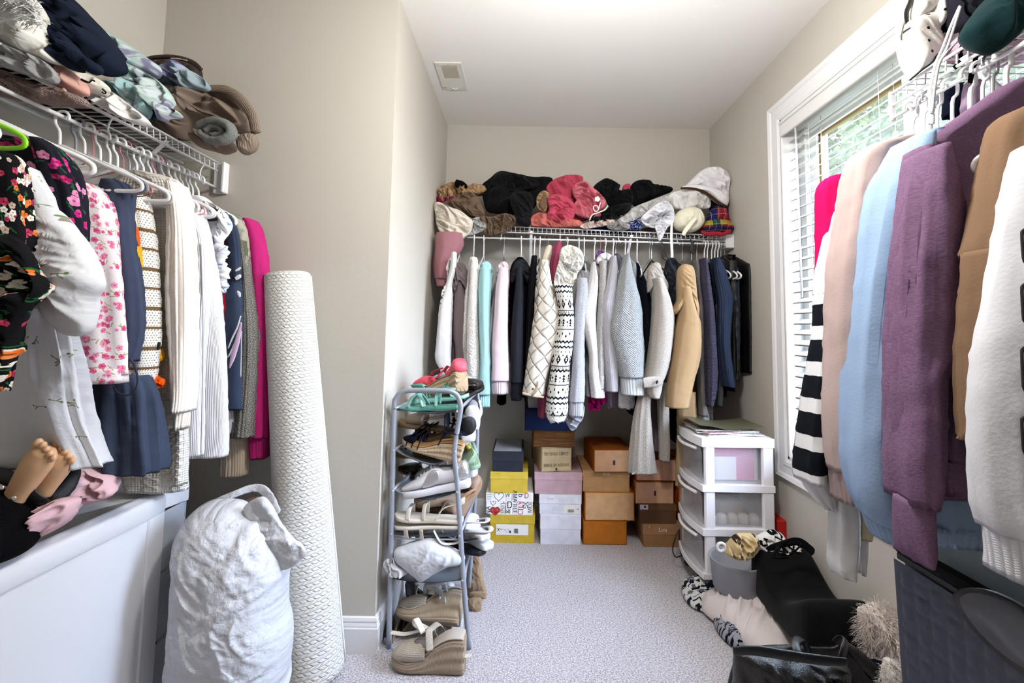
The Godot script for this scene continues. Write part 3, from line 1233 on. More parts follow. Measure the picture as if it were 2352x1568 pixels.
func build_boxes() -> void:
	var ink := plain(Color(0.16,0.13,0.10),0.8)
	var paper := plain(Color(0.93,0.92,0.90),0.7)
	var yel := Color(0.78,0.67,0.24)
	var d := 2.535
	var y := 0.0
	var t: Node3D
	# first stack
	t = shoe_box("mustard yellow shoe box with a white label, on the carpet",[1124,1184,1229,1247],d,y,0.30,Color(0.77,0.65,0.22),yel,1204)
	var lw := 0.088
	stick(t,"label",-lw,0.042,lw - 0.002,0.098,paper,0.0)
	barcode(t,0.010,0.052,0.022,0.025)
	text_on(t,"x~ - - ",Vector3(-0.045,0.072,0.001),0.022,ink)
	text_on(t,"• • ✓",Vector3(-0.02,0.058,0.001),0.010,ink)
	y = t.position.y + (t.get_meta("face") as Vector2).y
	t = shoe_box("white shoe box covered in hand-drawn hearts and words",[1115,1134,1225,1182],d,y,0.31,Color.WHITE,Color.WHITE,1153)
	doodles(t)
	y += (t.get_meta("face") as Vector2).y
	t = shoe_box("yellow shoe box between the scribbled box and the dark grey one",[1125,1086,1213,1134],d,y,0.29,Color(0.84,0.72,0.28),Color(0.86,0.74,0.30),1103)
	y += (t.get_meta("face") as Vector2).y
	t = shoe_box("dark charcoal shoe box with a pale panel on its lid",[1130,1040,1203,1086],d,y,0.28,Color(0.19,0.20,0.24),Color(0.21,0.22,0.26),1063)
	var f: Vector2 = t.get_meta("face")
	part("lid_panel",box_mesh(Vector3(-f.x + 0.008,f.y - 0.0008,-0.272),Vector3(f.x - 0.012,f.y + 0.0004,-0.006),0.0003),plain(Color(0.72,0.74,0.78),0.5),t)
	# second stack
	y = 0.0
	t = shoe_box("plain white shoe box at the bottom of its stack",[1240,1182,1335,1249],d - 0.01,y,0.30,Color(0.88,0.88,0.93),Color(0.91,0.91,0.95),1215)
	y = (t.get_meta("face") as Vector2).y
	t = shoe_box("white shoe box with a barcode label, second up in its stack",[1238,1138,1336,1182],d,y,0.30,Color(0.89,0.89,0.93),Color(0.92,0.92,0.95),1160)
	f = t.get_meta("face")
	stick(t,"label",f.x - 0.095,0.004,f.x - 0.010,0.048,paper,-0.0018)
	barcode(t,f.x - 0.075,0.010,0.036,0.016,-0.001)
	text_on(t,"38",Vector3(f.x - 0.022,0.028,-0.001),0.008,ink)
	text_on(t,"~~ --- ~~",Vector3(-0.035,0.036,-0.001),0.005,ink)
	text_on(t,"________",Vector3(-0.03,0.026,-0.001),0.005,ink)
	text_on(t,"~^~^v~",Vector3(-f.x + 0.062,f.y - 0.024,0.001),0.008,ink)
	y += f.y
	t = shoe_box("pale dusty pink shoe box under the lettered cardboard box",[1227,1089,1338,1138],d,y,0.31,Color(0.76,0.63,0.66),Color(0.78,0.65,0.68),1107)
	y += (t.get_meta("face") as Vector2).y
	t = shoe_box("tan cardboard shoe box with printed black lettering",[1242,1033,1314,1089],d + 0.005,y,0.30,Color(0.78,0.68,0.52),Color(0.76,0.66,0.50),0,deg_to_rad(9.0))
	f = t.get_meta("face")
	text_on(t,"YZY 350V2 CMPCT",Vector3(-0.002,f.y - 0.036,0.0006),0.0155,ink,Basis(),"lettering","Droid Sans",0.82)
	text_on(t,"MADE BY ADIDAS",Vector3(0.0,0.036,0.0006),0.0155,ink,Basis(),"lettering","Droid Sans",0.88)
	text_on(t,"▲",Vector3(0.0,0.014,0.0006),0.010,ink,Basis(),"mark")
	stick(t,"tuck_slot",-0.014,0.0035,0.014,0.006,ink)
	y += f.y
	t = shoe_box("wood-grain printed shoe box under the navy box",[1224,996,1320,1032],d,y,0.30,Color.WHITE,Color.WHITE,0)
	for c in t.get_children():
		c.material_override = cloth(Color(0.85,0.85,0.85),"",{"picture": wood_picture(),"tile": 0.25,"rough": 0.6})
	y += (t.get_meta("face") as Vector2).y
	t = shoe_box("large navy blue box on top of the wood-grain one",[1205,947,1323,996],d,y,0.31,Color(0.11,0.16,0.29),Color(0.12,0.17,0.31),0)
	f = t.get_meta("face")
	text_on(t,"— —— — ——",Vector3(-0.02,f.y - 0.018,0.0008),0.004,paper)
	y += f.y
	t = shoe_box("small pale grey box resting on the navy box behind sleeves",[1210,914,1252,947],d + 0.02,y,0.22,Color(0.72,0.72,0.73),Color(0.74,0.74,0.75),0)
	# third stack
	y = 0.0
	t = shoe_box("bright orange shoe box on the carpet",[1339,1194,1440,1248],d - 0.005,y,0.30,Color(0.70,0.42,0.15),Color(0.64,0.34,0.10),0)
	y = (t.get_meta("face") as Vector2).y
	t = shoe_box("wide tan drawer box with orange edges on the orange box",[1343,1131,1458,1195],d - 0.005,y,0.31,Color(0.82,0.66,0.49),Color(0.75,0.42,0.12),0,deg_to_rad(1.2))
	y += (t.get_meta("face") as Vector2).y
	t = shoe_box("kraft brown shoe box with white script on the lid",[1338,1084,1447,1131],d,y,0.31,Color(0.70,0.54,0.37),Color(0.72,0.56,0.39),1098)
	f = t.get_meta("face")
	text_on(t,"Lou",Vector3(0.0,f.y - 0.016,0.001),0.016,paper,Basis(),"lettering","Droid Serif")
	y += f.y
	t = shoe_box("tan drawer box with a navy pull tab and brown top",[1364,1034,1456,1085],d - 0.03,y,0.30,Color(0.80,0.63,0.49),Color(0.58,0.30,0.10),0,deg_to_rad(3.0))
	stick(t,"pull_tab",-0.005,0.040,0.007,0.064,plain(Color(0.10,0.11,0.26),0.6),0.001)
	# fourth stack
	y = 0.0
	d = 2.515
	t = shoe_box("kraft brown shoe box with white script, bottom of its stack",[1477,1202,1566,1254],d,y,0.33,Color(0.60,0.45,0.31),Color(0.66,0.50,0.36),1227)
	f = t.get_meta("face")
	text_on(t,"Lou",Vector3(0.002,f.y - 0.03,0.001),0.019,paper,Basis(),"lettering","Droid Serif")
	text_on(t,"?",Vector3(-0.07,f.y - 0.016,0.001),0.012,paper)
	y = f.y
	t = shoe_box("dark brown shoe box with a small white sticker",[1469,1158,1554,1202],d,y,0.30,Color(0.40,0.29,0.21),Color(0.44,0.32,0.23),1172)
	f = t.get_meta("face")
	stick(t,"sticker",-f.x + 0.003,f.y - 0.028,-f.x + 0.046,f.y - 0.003,plain(Color(0.83,0.80,0.88),0.6),0.0006)
	text_on(t,"~ ━",Vector3(-f.x + 0.024,f.y - 0.015,0.0012),0.010,ink)
	y += f.y
	t = shoe_box("tan drawer box with a small black pull tab",[1460,1108,1548,1158],d,y,0.31,Color(0.80,0.63,0.50),Color(0.62,0.36,0.16),0)
	stick(t,"pull_tab",-0.005,0.045,0.006,0.07,plain(Color(0.06,0.06,0.09),0.6),0.001)
	y += (t.get_meta("face") as Vector2).y
	t = shoe_box("peach tan drawer box half hidden by the oatmeal coat",[1462,1058,1553,1107],d + 0.01,y,0.30,Color(0.82,0.63,0.52),Color(0.68,0.34,0.12),0)
	# beside the cart
	d = 2.56
	t = shoe_box("orange box standing behind the white drawer cart",[1560,1163,1660,1248],d,0.0,0.25,Color(0.72,0.33,0.10),Color(0.74,0.34,0.08),0,deg_to_rad(6.0))
	y = (t.get_meta("face") as Vector2).y
	t = shoe_box("upper orange box behind the white drawer cart",[1558,1113,1655,1163],d,y,0.25,Color(0.74,0.36,0.12),Color(0.78,0.36,0.08),0,deg_to_rad(4.0))
	y += (t.get_meta("face") as Vector2).y
	t = shoe_box("narrow tan box on the orange boxes behind the drawer cart",[1562,1062,1650,1113],d + 0.01,y,0.24,Color(0.76,0.58,0.42),Color(0.62,0.40,0.20),0,deg_to_rad(5.0))
func wood_picture() -> ImageTexture:
	if texs.has("wood"):
		return texs.wood
	var n := FastNoiseLite.new()
	n.frequency = 1.0
	n.seed = 41
	var img := blank(256,256,Color.BLACK)
	for y in 256:
		for x in 256:
			var u := x / 256.0
			var v := y / 256.0
			var g := n.get_noise_2d(u * 1.5,v * 26.0) * 0.5 + n.get_noise_2d(u * 3.0,v * 70.0) * 0.35
			var line := 1.0 if fposmod(v * 6.0 + n.get_noise_1d(v * 3.0),1.0) > 0.06 else 0.6
			img.set_pixel(x,y,(Color(0.36,0.22,0.12).lerp(Color(0.62,0.43,0.27),clampf(0.5 + g,0,1))) * line)
	texs.wood = ImageTexture.create_from_image(img)
	return texs.wood
# the hand-drawn box: strokes and words lie on the card as thin pieces of ink
func doodles(t: Node3D) -> void:
	var f: Vector2 = t.get_meta("face")
	var ink := plain(Color(0.10,0.08,0.09),0.8)
	var red := plain(Color(0.70,0.16,0.20),0.8)
	var gold := plain(Color(0.70,0.52,0.20),0.8)
	var z := 0.0012
	var up := Basis(Vector3(0,0,1),PI / 2)
	var down := Basis(Vector3(0,0,1),-PI / 2)
	var x0 := -f.x
	var words := [["NA",0.014,0.022,0.026,ink,up],["LOVE",0.090,0.034,0.018,ink,down],["D",0.130,0.052,0.036,ink,Basis()],["&",0.122,0.018,0.026,ink,up],["FREE",0.158,0.042,0.024,ink,down],["CILY",0.190,0.038,0.028,red,up],["DG",0.214,0.058,0.026,ink,down],["MOD",0.240,0.046,0.022,ink,up],["AMA",0.158,0.100,0.022,ink,down],["D",0.220,0.103,0.028,red,Basis()],["b",0.188,0.104,0.024,ink,down],["VV",0.118,0.104,0.018,ink,Basis()]]
	for w in words:
		text_on(t,w[0],Vector3(x0 + w[1],w[2],z if w[2] > 0.07 else z - 0.0025),w[3],w[4],w[5])
	var st := new_st()
	var heart := func(s: SurfaceTool,c: Vector3,r: float,wd: float) -> void:
		var p := []
		for k in 22:
			var a := TAU * k / 22.0
			p.append(c + Vector3(0.0625 * r * 16 * pow(sin(a),3),r * 0.0625 * (13 * cos(a) - 5 * cos(2 * a) - 2 * cos(3 * a) - cos(4 * a)),0))
		tube(s,smooth_path(p,2,true),wd,4,true,0.3,Vector3(0,0,1))
	heart.call(st,Vector3(x0 + 0.070,0.098,z),0.026,0.0012)
	heart.call(st,Vector3(x0 + 0.040,0.062,z - 0.0022),0.014,0.0011)
	for k in 5:
		rod_into(st,Vector3(x0 + 0.105 + 0.004 * (k % 2),0.006 + 0.0 * k,z - 0.0022),Vector3(x0 + 0.105 + 0.004 * (k % 2),0.050,z - 0.0022),0.0009,4)
	rod_into(st,Vector3(x0 + 0.142,0.076,z),Vector3(x0 + 0.142,0.116,z),0.0009,4)
	for k in 12:
		rod_into(st,Vector3(x0 + 0.008 + 0.006 * (k % 4),0.082 + 0.012 * (k / 4),z),Vector3(x0 + 0.011 + 0.006 * (k % 4),0.085 + 0.012 * (k / 4),z),0.0011,4)
	part("drawn_line",done(st),ink,t).set_meta("kind","stuff")
	st = new_st()
	heart.call(st,Vector3(x0 + 0.052,0.020,z - 0.0022),0.022,0.0055)
	heart.call(st,Vector3(x0 + 0.052,0.021,z - 0.0022),0.008,0.0055)
	part("drawn_heart",done(st),red,t)
	st = new_st()
	heart.call(st,Vector3(x0 + 0.108,0.068,z - 0.0018),0.012,0.0015)
	heart.call(st,Vector3(x0 + 0.072,0.022,z - 0.0018),0.010,0.0015)
	part("drawn_mark",done(st),gold,t)
# ---------------------------------------------------------------- the white drawer cart by the window
func build_cart() -> void:
	var t := thing("drawer_cart","white plastic three-drawer cart against the window wall","drawer cart")
	var white := plain(Color(0.91,0.90,0.92),0.4)
	var haze := frosted(Color(0.86,0.87,0.89),0.20,0.25)
	var d := 2.05
	var x0 := P(1619,1100,d).x
	var x1 := P(1779,1100,d).x
	var zf := -d
	var zb := -d - 0.31
	var y_at := func(py: float) -> float: return P(1640,py,d).y
	var levels := [y_at.call(1330),y_at.call(1227),y_at.call(1126),y_at.call(1023)]
	var post := P(1643,1100,d).x - x0
	var post_b := x1 - P(1752,1100,d).x
	var st := new_st()
	for q in [[x0,x0 + post,zf - 0.02,zf],[x1 - post_b,x1,zf - 0.02,zf],[x0,x0 + post,zb,zb + 0.02],[x1 - post_b,x1,zb,zb + 0.02]]:
		box_into(st,Vector3(q[0],levels[0],q[2]),Vector3(q[1],levels[3],q[3]),0.006)
	box_into(st,Vector3(x1 - 0.02,levels[0],zb + 0.015),Vector3(x1 - 0.014,levels[3],zf - 0.015),0.001)
	part("post_frame",st.commit(),white,t)
	for k in 4:
		var ya: float = levels[k] - (0.006 if k > 0 else 0.0)
		var yb: float = levels[k] + (0.022 if k < 3 else 0.032)
		st = new_st()
		# a rail with the bowed front edge
		var pr := []
		for j in 9:
			var s := j / 8.0
			pr.append(Vector2(x0 - 0.012 - 0.022 * sin(PI * s),lerpf(zf + 0.004,zb - 0.004,s)))
		var poly := PackedVector2Array([Vector2(x1 + 0.001,zb - 0.004),Vector2(x1 + 0.001,zf + 0.004)])
		for v in pr:
			poly.append(v)
		extrude_y(st,poly,ya,yb)
		part("top" if k == 3 else "rail",st.commit(),white,t)
	# drawers: a bowed front each,with side walls that show through the openings
	for k in 3:
		var ya: float = levels[k] + 0.025
		var yb: float = levels[k + 1] - 0.010
		st = new_st()
		var pts := PackedVector3Array()
		var uvs := PackedVector2Array()
		for r in 3:
			for j in 13:
				var s := j / 12.0
				var bow := 0.010 + 0.020 * sin(PI * s) + (0.006 if r == 2 else 0.0)
				pts.append(Vector3(x0 - bow,[ya,lerpf(ya,yb,0.85),yb][r],lerpf(zf - 0.006,zb + 0.006,s)))
				uvs.append(Vector2(s,r))
		grid(st,pts,uvs,3,13)
		var dr := part("drawer",done(st),haze,t)
		st = new_st()
		box_into(st,Vector3(x0 + 0.004,ya,zf - 0.030),Vector3(x1 - 0.03,ya + 0.004,zb + 0.03),0.001)
		box_into(st,Vector3(x0 + 0.004,ya,zf - 0.026),Vector3(x1 - 0.03,yb - 0.01,zf - 0.023),0.0008)
		box_into(st,Vector3(x0 + 0.004,ya,zb + 0.023),Vector3(x1 - 0.03,yb - 0.01,zb + 0.026),0.0008)
		part("tray",st.commit(),haze,dr)
		st = new_st()
		var pa := []
		for j in 9:
			var s := j / 8.0
			pa.append(Vector3(x0 - 0.024 - 0.022 * sin(PI * s),yb - 0.012,lerpf(zf - 0.04,zb + 0.04,s)))
		tube(st,smooth_path(pa,2),0.007,8)
		part("handle",done(st),white,dr)
	for q in [[x0 + 0.02,zf - 0.03],[x1 - 0.04,zf - 0.03],[x0 + 0.02,zb + 0.03],[x1 - 0.04,zb + 0.03]]:
		st = new_st()
		lathe(st,[Vector2(0,-0.009),Vector2(0.012,-0.009),Vector2(0.016,-0.004),Vector2(0.016,0.004),Vector2(0.012,0.009),Vector2(0,0.009)],Vector3.ZERO,16,Vector3.ONE,Transform3D(Basis(Vector3(1,0,0),PI / 2),Vector3(q[0],0.016,q[1])))
		part("caster",done(st),plain(Color(0.06,0.06,0.06),0.5),t)
	# what lies in the drawers
	var y1: float = levels[2] + 0.032
	var pz := zf - 0.045
	var pk := thing("picture_book","pink and white square book inside the top cart drawer","book")
	var xa := P(1641,1070,-pz).x
	var xb := P(1740,1070,-pz).x
	part("cover",box_mesh(Vector3(xa,y1,pz - 0.012),Vector3(xb,y1 + 0.158,pz),0.001),plain(Color(0.93,0.90,0.92),0.5),pk)
	part("pink_block",box_mesh(Vector3(xa + 0.001,y1 + 0.001,pz),Vector3(xb - 0.016,y1 + 0.138,pz + 0.0012),0.0002),plain(Color(0.80,0.36,0.58),0.5),pk)
	part("white_block",box_mesh(Vector3(xa + 0.001,y1 + 0.001,pz + 0.001),Vector3(lerpf(xa,xb,0.50),y1 + 0.102,pz + 0.0022),0.0002),plain(Color(0.94,0.92,0.95),0.5),pk)
	var y2: float = levels[1] + 0.03
	single("cardboard_carton",box_mesh(Vector3(x0 + 0.09,y2,zf - 0.16),Vector3(x0 + 0.20,y2 + 0.085,zf - 0.07),0.003),cloth(Color(0.62,0.50,0.38),"",{"tone": "card"}),"small tan carton inside the middle cart drawer","carton")
	for k in 5:
		st = new_st()
		lathe(st,[Vector2(0,0),Vector2(0.022,0.002),Vector2(0.024,0.02),Vector2(0.02,0.035),Vector2(0.012,0.04),Vector2(0,0.04)],Vector3(x0 + 0.045 + 0.048 * k,y2,zf - 0.052),16)
		single("jar_lid",done(st),plain(Color(0.86,0.84,0.82),0.3),["pale lidded jar in the middle cart drawer nearest the drawer front","pale lidded jar in the middle cart drawer, second from its front","pale lidded jar at the centre of the middle cart drawer","pale lidded jar in the middle cart drawer, second from the wall","pale lidded jar in the middle cart drawer nearest the wall"][k],"jar","jars in the middle cart drawer")
	# magazines fanned on top
	var yt: float = levels[3] + 0.033
	var specs := [[0.005,0.0,0.22,0.27,6.0,Color(0.72,0.70,0.66),"grey magazine at the bottom of the pile on the drawer cart"],[0.0,0.0,0.21,0.28,-8.0,Color(0.62,0.66,0.70),"pale blue magazine in the pile on the drawer cart"],[-0.012,0.01,0.20,0.26,12.0,Color(0.62,0.30,0.46),"magenta printed magazine in the pile on the drawer cart"],[-0.02,-0.01,0.21,0.27,-3.0,Color(0.28,0.29,0.20),"olive covered magazine lying open on top of the pile"]]
	var yy := yt
	for q in specs:
		var m := thing("magazine",q[6],"magazine","")
		m.set_meta("placed",true)
		m.position = Vector3((x0 + x1) * 0.5 + q[0] - 0.01,yy,(zf + zb) * 0.5 + q[1] + 0.01)
		m.rotation.y = deg_to_rad(q[4])
		part("pages",box_mesh(Vector3(-q[3] * 0.5 + 0.002,0.0008,-q[2] * 0.5 + 0.002),Vector3(q[3] * 0.5 - 0.002,0.0052,q[2] * 0.5 - 0.002),0.0005),plain(Color(0.86,0.84,0.80),0.7),m)
		var cov := cloth(q[5],"",{"picture": dyed("mag%d" % int(q[4]),[q[5].lightened(0.5),q[5],q[5].darkened(0.4)],0.03,int(q[4]) + 20),"tile": 0.2,"rough": 0.3,"spec": 0.5})
		cov.albedo_color = Color.WHITE
		part("cover",box_mesh(Vector3(-q[3] * 0.5,0.0052,-q[2] * 0.5),Vector3(q[3] * 0.5,0.0058,q[2] * 0.5),0.0002),cov,m)
		yy += 0.006
	var top := thing("open_magazine","thin open magazine with a lifted cover on the pile","magazine")
	st = new_st()
	var sheet := []
	var c0 := Vector3((x0 + x1) * 0.5 - 0.06,yy,(zf + zb) * 0.5)
	for r in [[-0.10,0.024],[-0.05,0.020],[0.02,0.006],[0.08,0.006],[0.15,0.014],[0.19,0.020]]:
		sheet.append([Vector3(c0.x + r[0],yy + r[1],0),0.0012])
	var pts2 := PackedVector3Array()
	var uv2 := PackedVector2Array()
	for side in [0.0,1.0]:
		for q in sheet:
			pts2.append(Vector3(q[0].x,q[0].y,lerpf(zb + 0.06,zf - 0.03,side)))
			uv2.append(Vector2(q[0].x,side * 0.2))
	grid(st,pts2,uv2,2,sheet.size())
	part("cover",done(st),cloth(Color(0.36,0.35,0.28),"",{"rough": 0.35,"spec": 0.5,"tone": "card"}),top)
	single("red_folder",box_mesh(Vector3(P(1779,1230,2.10).x + 0.004,0.0,-2.20),Vector3(P(1806,1230,2.10).x,P(1800,1192,2.10).y,-2.08),0.004),plain(Color(0.72,0.06,0.07),0.45),"red folder wedged upright between drawer cart and wall","folder")
func extrude_y(st: SurfaceTool,poly: PackedVector2Array,ya: float,yb: float) -> void:
	var idx := Geometry2D.triangulate_polygon(poly)
	for q in [[yb,1.0],[ya,-1.0]]:
		for k in range(0,idx.size(),3):
			var v := []
			for j in 3:
				v.append(Vector3(poly[idx[k + j]].x,q[0],poly[idx[k + j]].y))
			var nrm: Vector3 = (v[1] - v[0]).cross(v[2] - v[0])
			if nrm.y * q[1] > 0:
				v.reverse()
			for p in v:
				st.set_normal(Vector3(0,q[1],0))
				st.set_uv(Vector2(p.x,p.z))
				st.add_vertex(p)
	var area := 0.0
	for k in poly.size():
		area += poly[k].cross(poly[(k + 1) % poly.size()])
	for k in poly.size():
		var a := poly[k]
		var b := poly[(k + 1) % poly.size()]
		if area < 0:
			var tmp := a
			a = b
			b = tmp
		quad(st,Vector3(b.x,ya,b.y),Vector3(a.x,ya,a.y),Vector3(a.x,yb,a.y),Vector3(b.x,yb,b.y))
# ---------------------------------------------------------------- the white drawers by the nearer shelf
func build_drawers() -> void:
	var t := thing("drawer_unit","large white plastic drawer unit with clothes and doll feet on top","drawer unit")
	var white := plain(Color(0.82,0.825,0.85),0.42)
	var haze := frosted(Color(0.80,0.83,0.88),0.62,0.3)
	var x0 := X_LEFT + 0.012
	var x1 := -1.045
	var z0 := -1.385
	var z1 := -0.78
	var yt := 0.65
	# side panel with rounded corner posts: plan outline extruded,recessed panel between
	var plan := func(grow: float) -> PackedVector2Array:
		var p := PackedVector2Array()
		var r := 0.020
		for c in [[x1 - r,z1 - r,0.0],[x0 + r,z1 - r,90.0],[x0 + r,z0 + r,180.0],[x1 - r,z0 + r,270.0]]:
			for k in 7:
				var a := deg_to_rad(c[2] + 15.0 * k)
				p.append(Vector2(c[0] + cos(a) * (r + grow),c[1] + sin(a) * (r + grow)))
		return p
	var st := new_st()
	var pl: PackedVector2Array = plan.call(-0.003)
	extrude_y(st,pl,0.02,yt - 0.05)
	part("body",st.commit(),white,t)
	st = new_st()
	for q in [[z0 + 0.006,z0 + 0.065],[z1 - 0.065,z1 - 0.006]]:
		part("post",box_mesh(Vector3(x1 - 0.02,0.02,q[0]),Vector3(x1 + 0.002,yt - 0.05,q[1]),0.004),white,t)
	# the lid with a rounded upper edge and a raised rim inside
	st = new_st()
	var prof := [[0.002,yt - 0.052],[0.004,yt - 0.048],[0.004,yt - 0.012],[0.001,yt - 0.004],[-0.007,yt],[-0.045,yt - 0.001],[-0.052,yt + 0.003],[-0.060,yt - 0.002]]
	var ptsv := PackedVector3Array()
	var uvv := PackedVector2Array()
	for q in prof:
		var pr: PackedVector2Array
		if q[0] < -0.016:
			pr = PackedVector2Array()
			for v in plan.call(-0.016):
				pr.append(Vector2(lerpf(v.x,(x0 + x1) * 0.5,(-q[0] - 0.016) * 3.2),lerpf(v.y,(z0 + z1) * 0.5,(-q[0] - 0.016) * 2.0)))
		else:
			pr = plan.call(q[0])
		for k in pr.size() + 1:
			ptsv.append(Vector3(pr[k % pr.size()].x,q[1],pr[k % pr.size()].y))
			uvv.append(Vector2(k,q[1]))
	var cols := ptsv.size() / prof.size()
	for k in cols:
		ptsv.append(Vector3((x0 + x1) * 0.5,yt - 0.002,(z0 + z1) * 0.5))
		uvv.append(Vector2(k,1))
	grid(st,ptsv,uvv,prof.size() + 1,cols,true)
	part("lid",done(st),white,t)
	# bowed drawers that face away along the wall
	var ys := [0.03,0.225,0.42,0.60]
	for k in 3:
		st = new_st()
		var pts := PackedVector3Array()
		var uvs := PackedVector2Array()
		for r in 2:
			for j in 17:
				var s := j / 16.0
				pts.append(Vector3(lerpf(x1 - 0.004,x0 + 0.02,s),[ys[k] + 0.004,ys[k + 1] - 0.006][r],z0 - 0.092 - 0.040 * sin(PI * s) + 0.012 * pow(absf(s - 0.5) * 2.0,6.0)))
				uvs.append(Vector2(s,r))
		grid(st,pts,uvs,2,17)
		var dr := part("drawer",done(st),haze,t)
		st = new_st()
		box_into(st,Vector3(x1 - 0.010,ys[k] + 0.004,z0 - 0.088),Vector3(x1 - 0.006,ys[k + 1] - 0.006,z0 + 0.02),0.001)
		part("drawer_side",st.commit(),haze,dr)
	# the lid reaches out over the drawers
	st = new_st()
	var poly := PackedVector2Array()
	for j in 17:
		var s := j / 16.0
		poly.append(Vector2(lerpf(x1 + 0.002,x0 + 0.01,s),z0 - 0.096 - 0.040 * sin(PI * s) + 0.012 * pow(absf(s - 0.5) * 2.0,6.0)))
	poly.append(Vector2(x0 + 0.01,z0 + 0.05))
	poly.append(Vector2(x1 - 0.03,z0 + 0.05))
	extrude_y(st,poly,yt - 0.052,yt - 0.004)
	part("lid_front",st.commit(),white,t)
	# dark things in the drawers
	for q in [[0.235,0.30,"upper"],[0.04,0.12,"lower"]]:
		st = new_st()
		lathe(st,[Vector2(0,0),Vector2(0.05,0.01),Vector2(0.075,0.06),Vector2(0.07,0.12),Vector2(0.04,0.155),Vector2(0,0.16)],Vector3(x1 - 0.062,q[0],z0 - 0.035),20,Vector3(0.6,1,0.6))
		single("rolled_garment",done(st),cloth(Color(0.16,0.20,0.28),"fleece"),"dark blue rolled garment in the %s frosted drawer" % ("middle" if q[2] == "upper" else "lowest"),"garment")
# ---------------------------------------------------------------- sack,mat roll,hamper
func build_floor_standing() -> void:
	# the rolled mat
	var t := thing("foam_mat","thick white basket-textured foam mat rolled up and leaning on the wall","rolled mat")
	var a := Vector3(P(722,1500,1.585).x,0.006,-1.585)
	var b := P(660,629,1.60)
	var st := new_st()
	var axis := (b - a).normalized()
	var bx := Vector3.RIGHT
	bx = (bx - axis * bx.dot(axis)).normalized()
	var bz := bx.cross(axis)
	var L := a.distance_to(b)
	var pts := PackedVector3Array()
	var uvs := PackedVector2Array()
	var prof := [[0.0,0.0],[0.0,0.06],[0.0,0.088],[0.004,0.096],[0.015,0.099]]
	for k in 12:
		prof.append([lerpf(0.04,0.99,k / 11.0),0.0])
	prof.append_array([[0.997,-1.0],[1.0,-2.0],[1.0,-3.0],[0.996,-4.0]])
	for q in prof:
		var rr: float = q[1]
		var base := lerpf(0.0985,0.0745,q[0])
		if q[0] >= 0.04:
			rr = base - [0.0,0.001,0.005,0.02,0.07][int(-q[1])]
		for k in 49:
			var g := TAU * (k % 48) / 48.0
			var w := rr * (1.0 + 0.012 * n_soft.get_noise_2d(cos(g) * 1.5,sin(g) * 1.5 + q[0] * 2.0))
			pts.append(a + axis * (L * q[0]) + (bx * cos(g) + bz * sin(g)) * w)
			uvs.append(Vector2(k / 48.0 * TAU * 0.095,L * q[0]))
	grid(st,pts,uvs,prof.size(),49,false)
	part("roll",done(st),cloth(Color(0.85,0.845,0.825),"basket",{"rough": 0.85,"tile": 0.085,"depth": 1.3}),t)
	st = new_st()
	var seam := PackedVector3Array()
	for k in 20:
		var s := k / 19.0
		seam.append(a + axis * (L * lerpf(0.01,0.99,s)) + (bx * cos(-0.25) + bz * sin(-0.25)) * (lerpf(0.0985,0.0745,s) + 0.001))
	tube(st,seam,0.0035,6)
	part("free_edge",done(st),cloth(Color(0.85,0.845,0.825),"jersey"),t)
	# the stuffed white sack
	t = thing("plastic_sack","stuffed white plastic sack with a loop handle beside the foam mat","sack")
	var film := cloth(Color(0.80,0.81,0.84),"crinkle",{"rough": 0.45,"spec": 0.4,"through": 0.25,"depth": 0.7})
	part("body",crumple([[425,1290],[432,1200],[470,1155],[505,1148],[545,1150],[585,1175],[612,1185],[640,1230],[662,1300],[655,1330],[655,1400],[664,1440],[664,1500],[655,1555],[640,1583],[430,1583],[420,1450]],1.40,0.15,{"fold": 0.0085,"scale": 9.0,"facet": 1.5,"dir": 0.9,"stretch": 0.4,"rough": 0.001,"n": 200,"rings": 60,"profile": 3.0}),film,t)
	part("flap",crumple([[560,1165],[600,1140],[622,1158],[640,1195],[672,1235],[703,1266],[690,1288],[655,1308],[625,1290],[600,1240],[575,1200]],1.37,0.02,{"fold": 0.006,"scale": 13.0,"facet": 3.0,"dir": -0.7,"rough": 0.001,"back": 1.0,"rings": 24}),film,t)
	part("loop_handle",strand([[486,1158,8,1.42],[530,1138,7,1.42],[578,1121,8,1.44],[606,1126,10,1.44],[622,1150,12,1.43],[634,1182,14,1.40]],1.42,0.25),film,t)
	single("tan_garment",crumple([[565,1150],[590,1146],[612,1170],[612,1190],[585,1190]],1.45,0.05,{"fold": 0.01}),cloth(Color(0.42,0.33,0.27),"jersey"),"brown garment showing in the mouth of the white sack","garment")
	# the dark hamper
	t = thing("laundry_hamper","dark grey woven-pattern plastic hamper with a lid under the sweatshirts","hamper")
	var grey := plain(Color(0.29,0.30,0.36),0.5,0.0,0.35)
	var dark := plain(Color(0.035,0.035,0.045),0.5)
	var x0 := 0.79
	var x1 := X_RIGHT - 0.03
	var z0 := -1.0
	var z1 := -0.40
	var yt := 0.676
	st = new_st()
	var ny := 150
	var nz := 132
	pts = PackedVector3Array()
	uvs = PackedVector2Array()
	for r in ny + 1:
		for c in nz + 1:
			var y := yt * r / ny
			var z := lerpf(z1,z0,float(c) / nz)
			var h := weave_height(z / 0.034,y / 0.030) * smoothstep(0.0,4.0,minf(nz - c,ny - r))
			pts.append(Vector3(x0 + 0.02 * (1.0 - y / yt) - h * 0.006,y,z))
			uvs.append(Vector2(z,y))
	grid(st,pts,uvs,ny + 1,nz + 1,true)
	part("woven_wall",done(st),grey,t)
	part("body",box_mesh(Vector3(x0 + 0.022,0.0,z0),Vector3(x1,yt,z1),0.002),grey,t)
	st = new_st()
	box_into(st,Vector3(x0 + 0.004,yt,z0 + 0.002),Vector3(x1,yt + 0.014,z1),0.002)
	part("shadow_gap",st.commit(),dark,t)
	st = new_st()
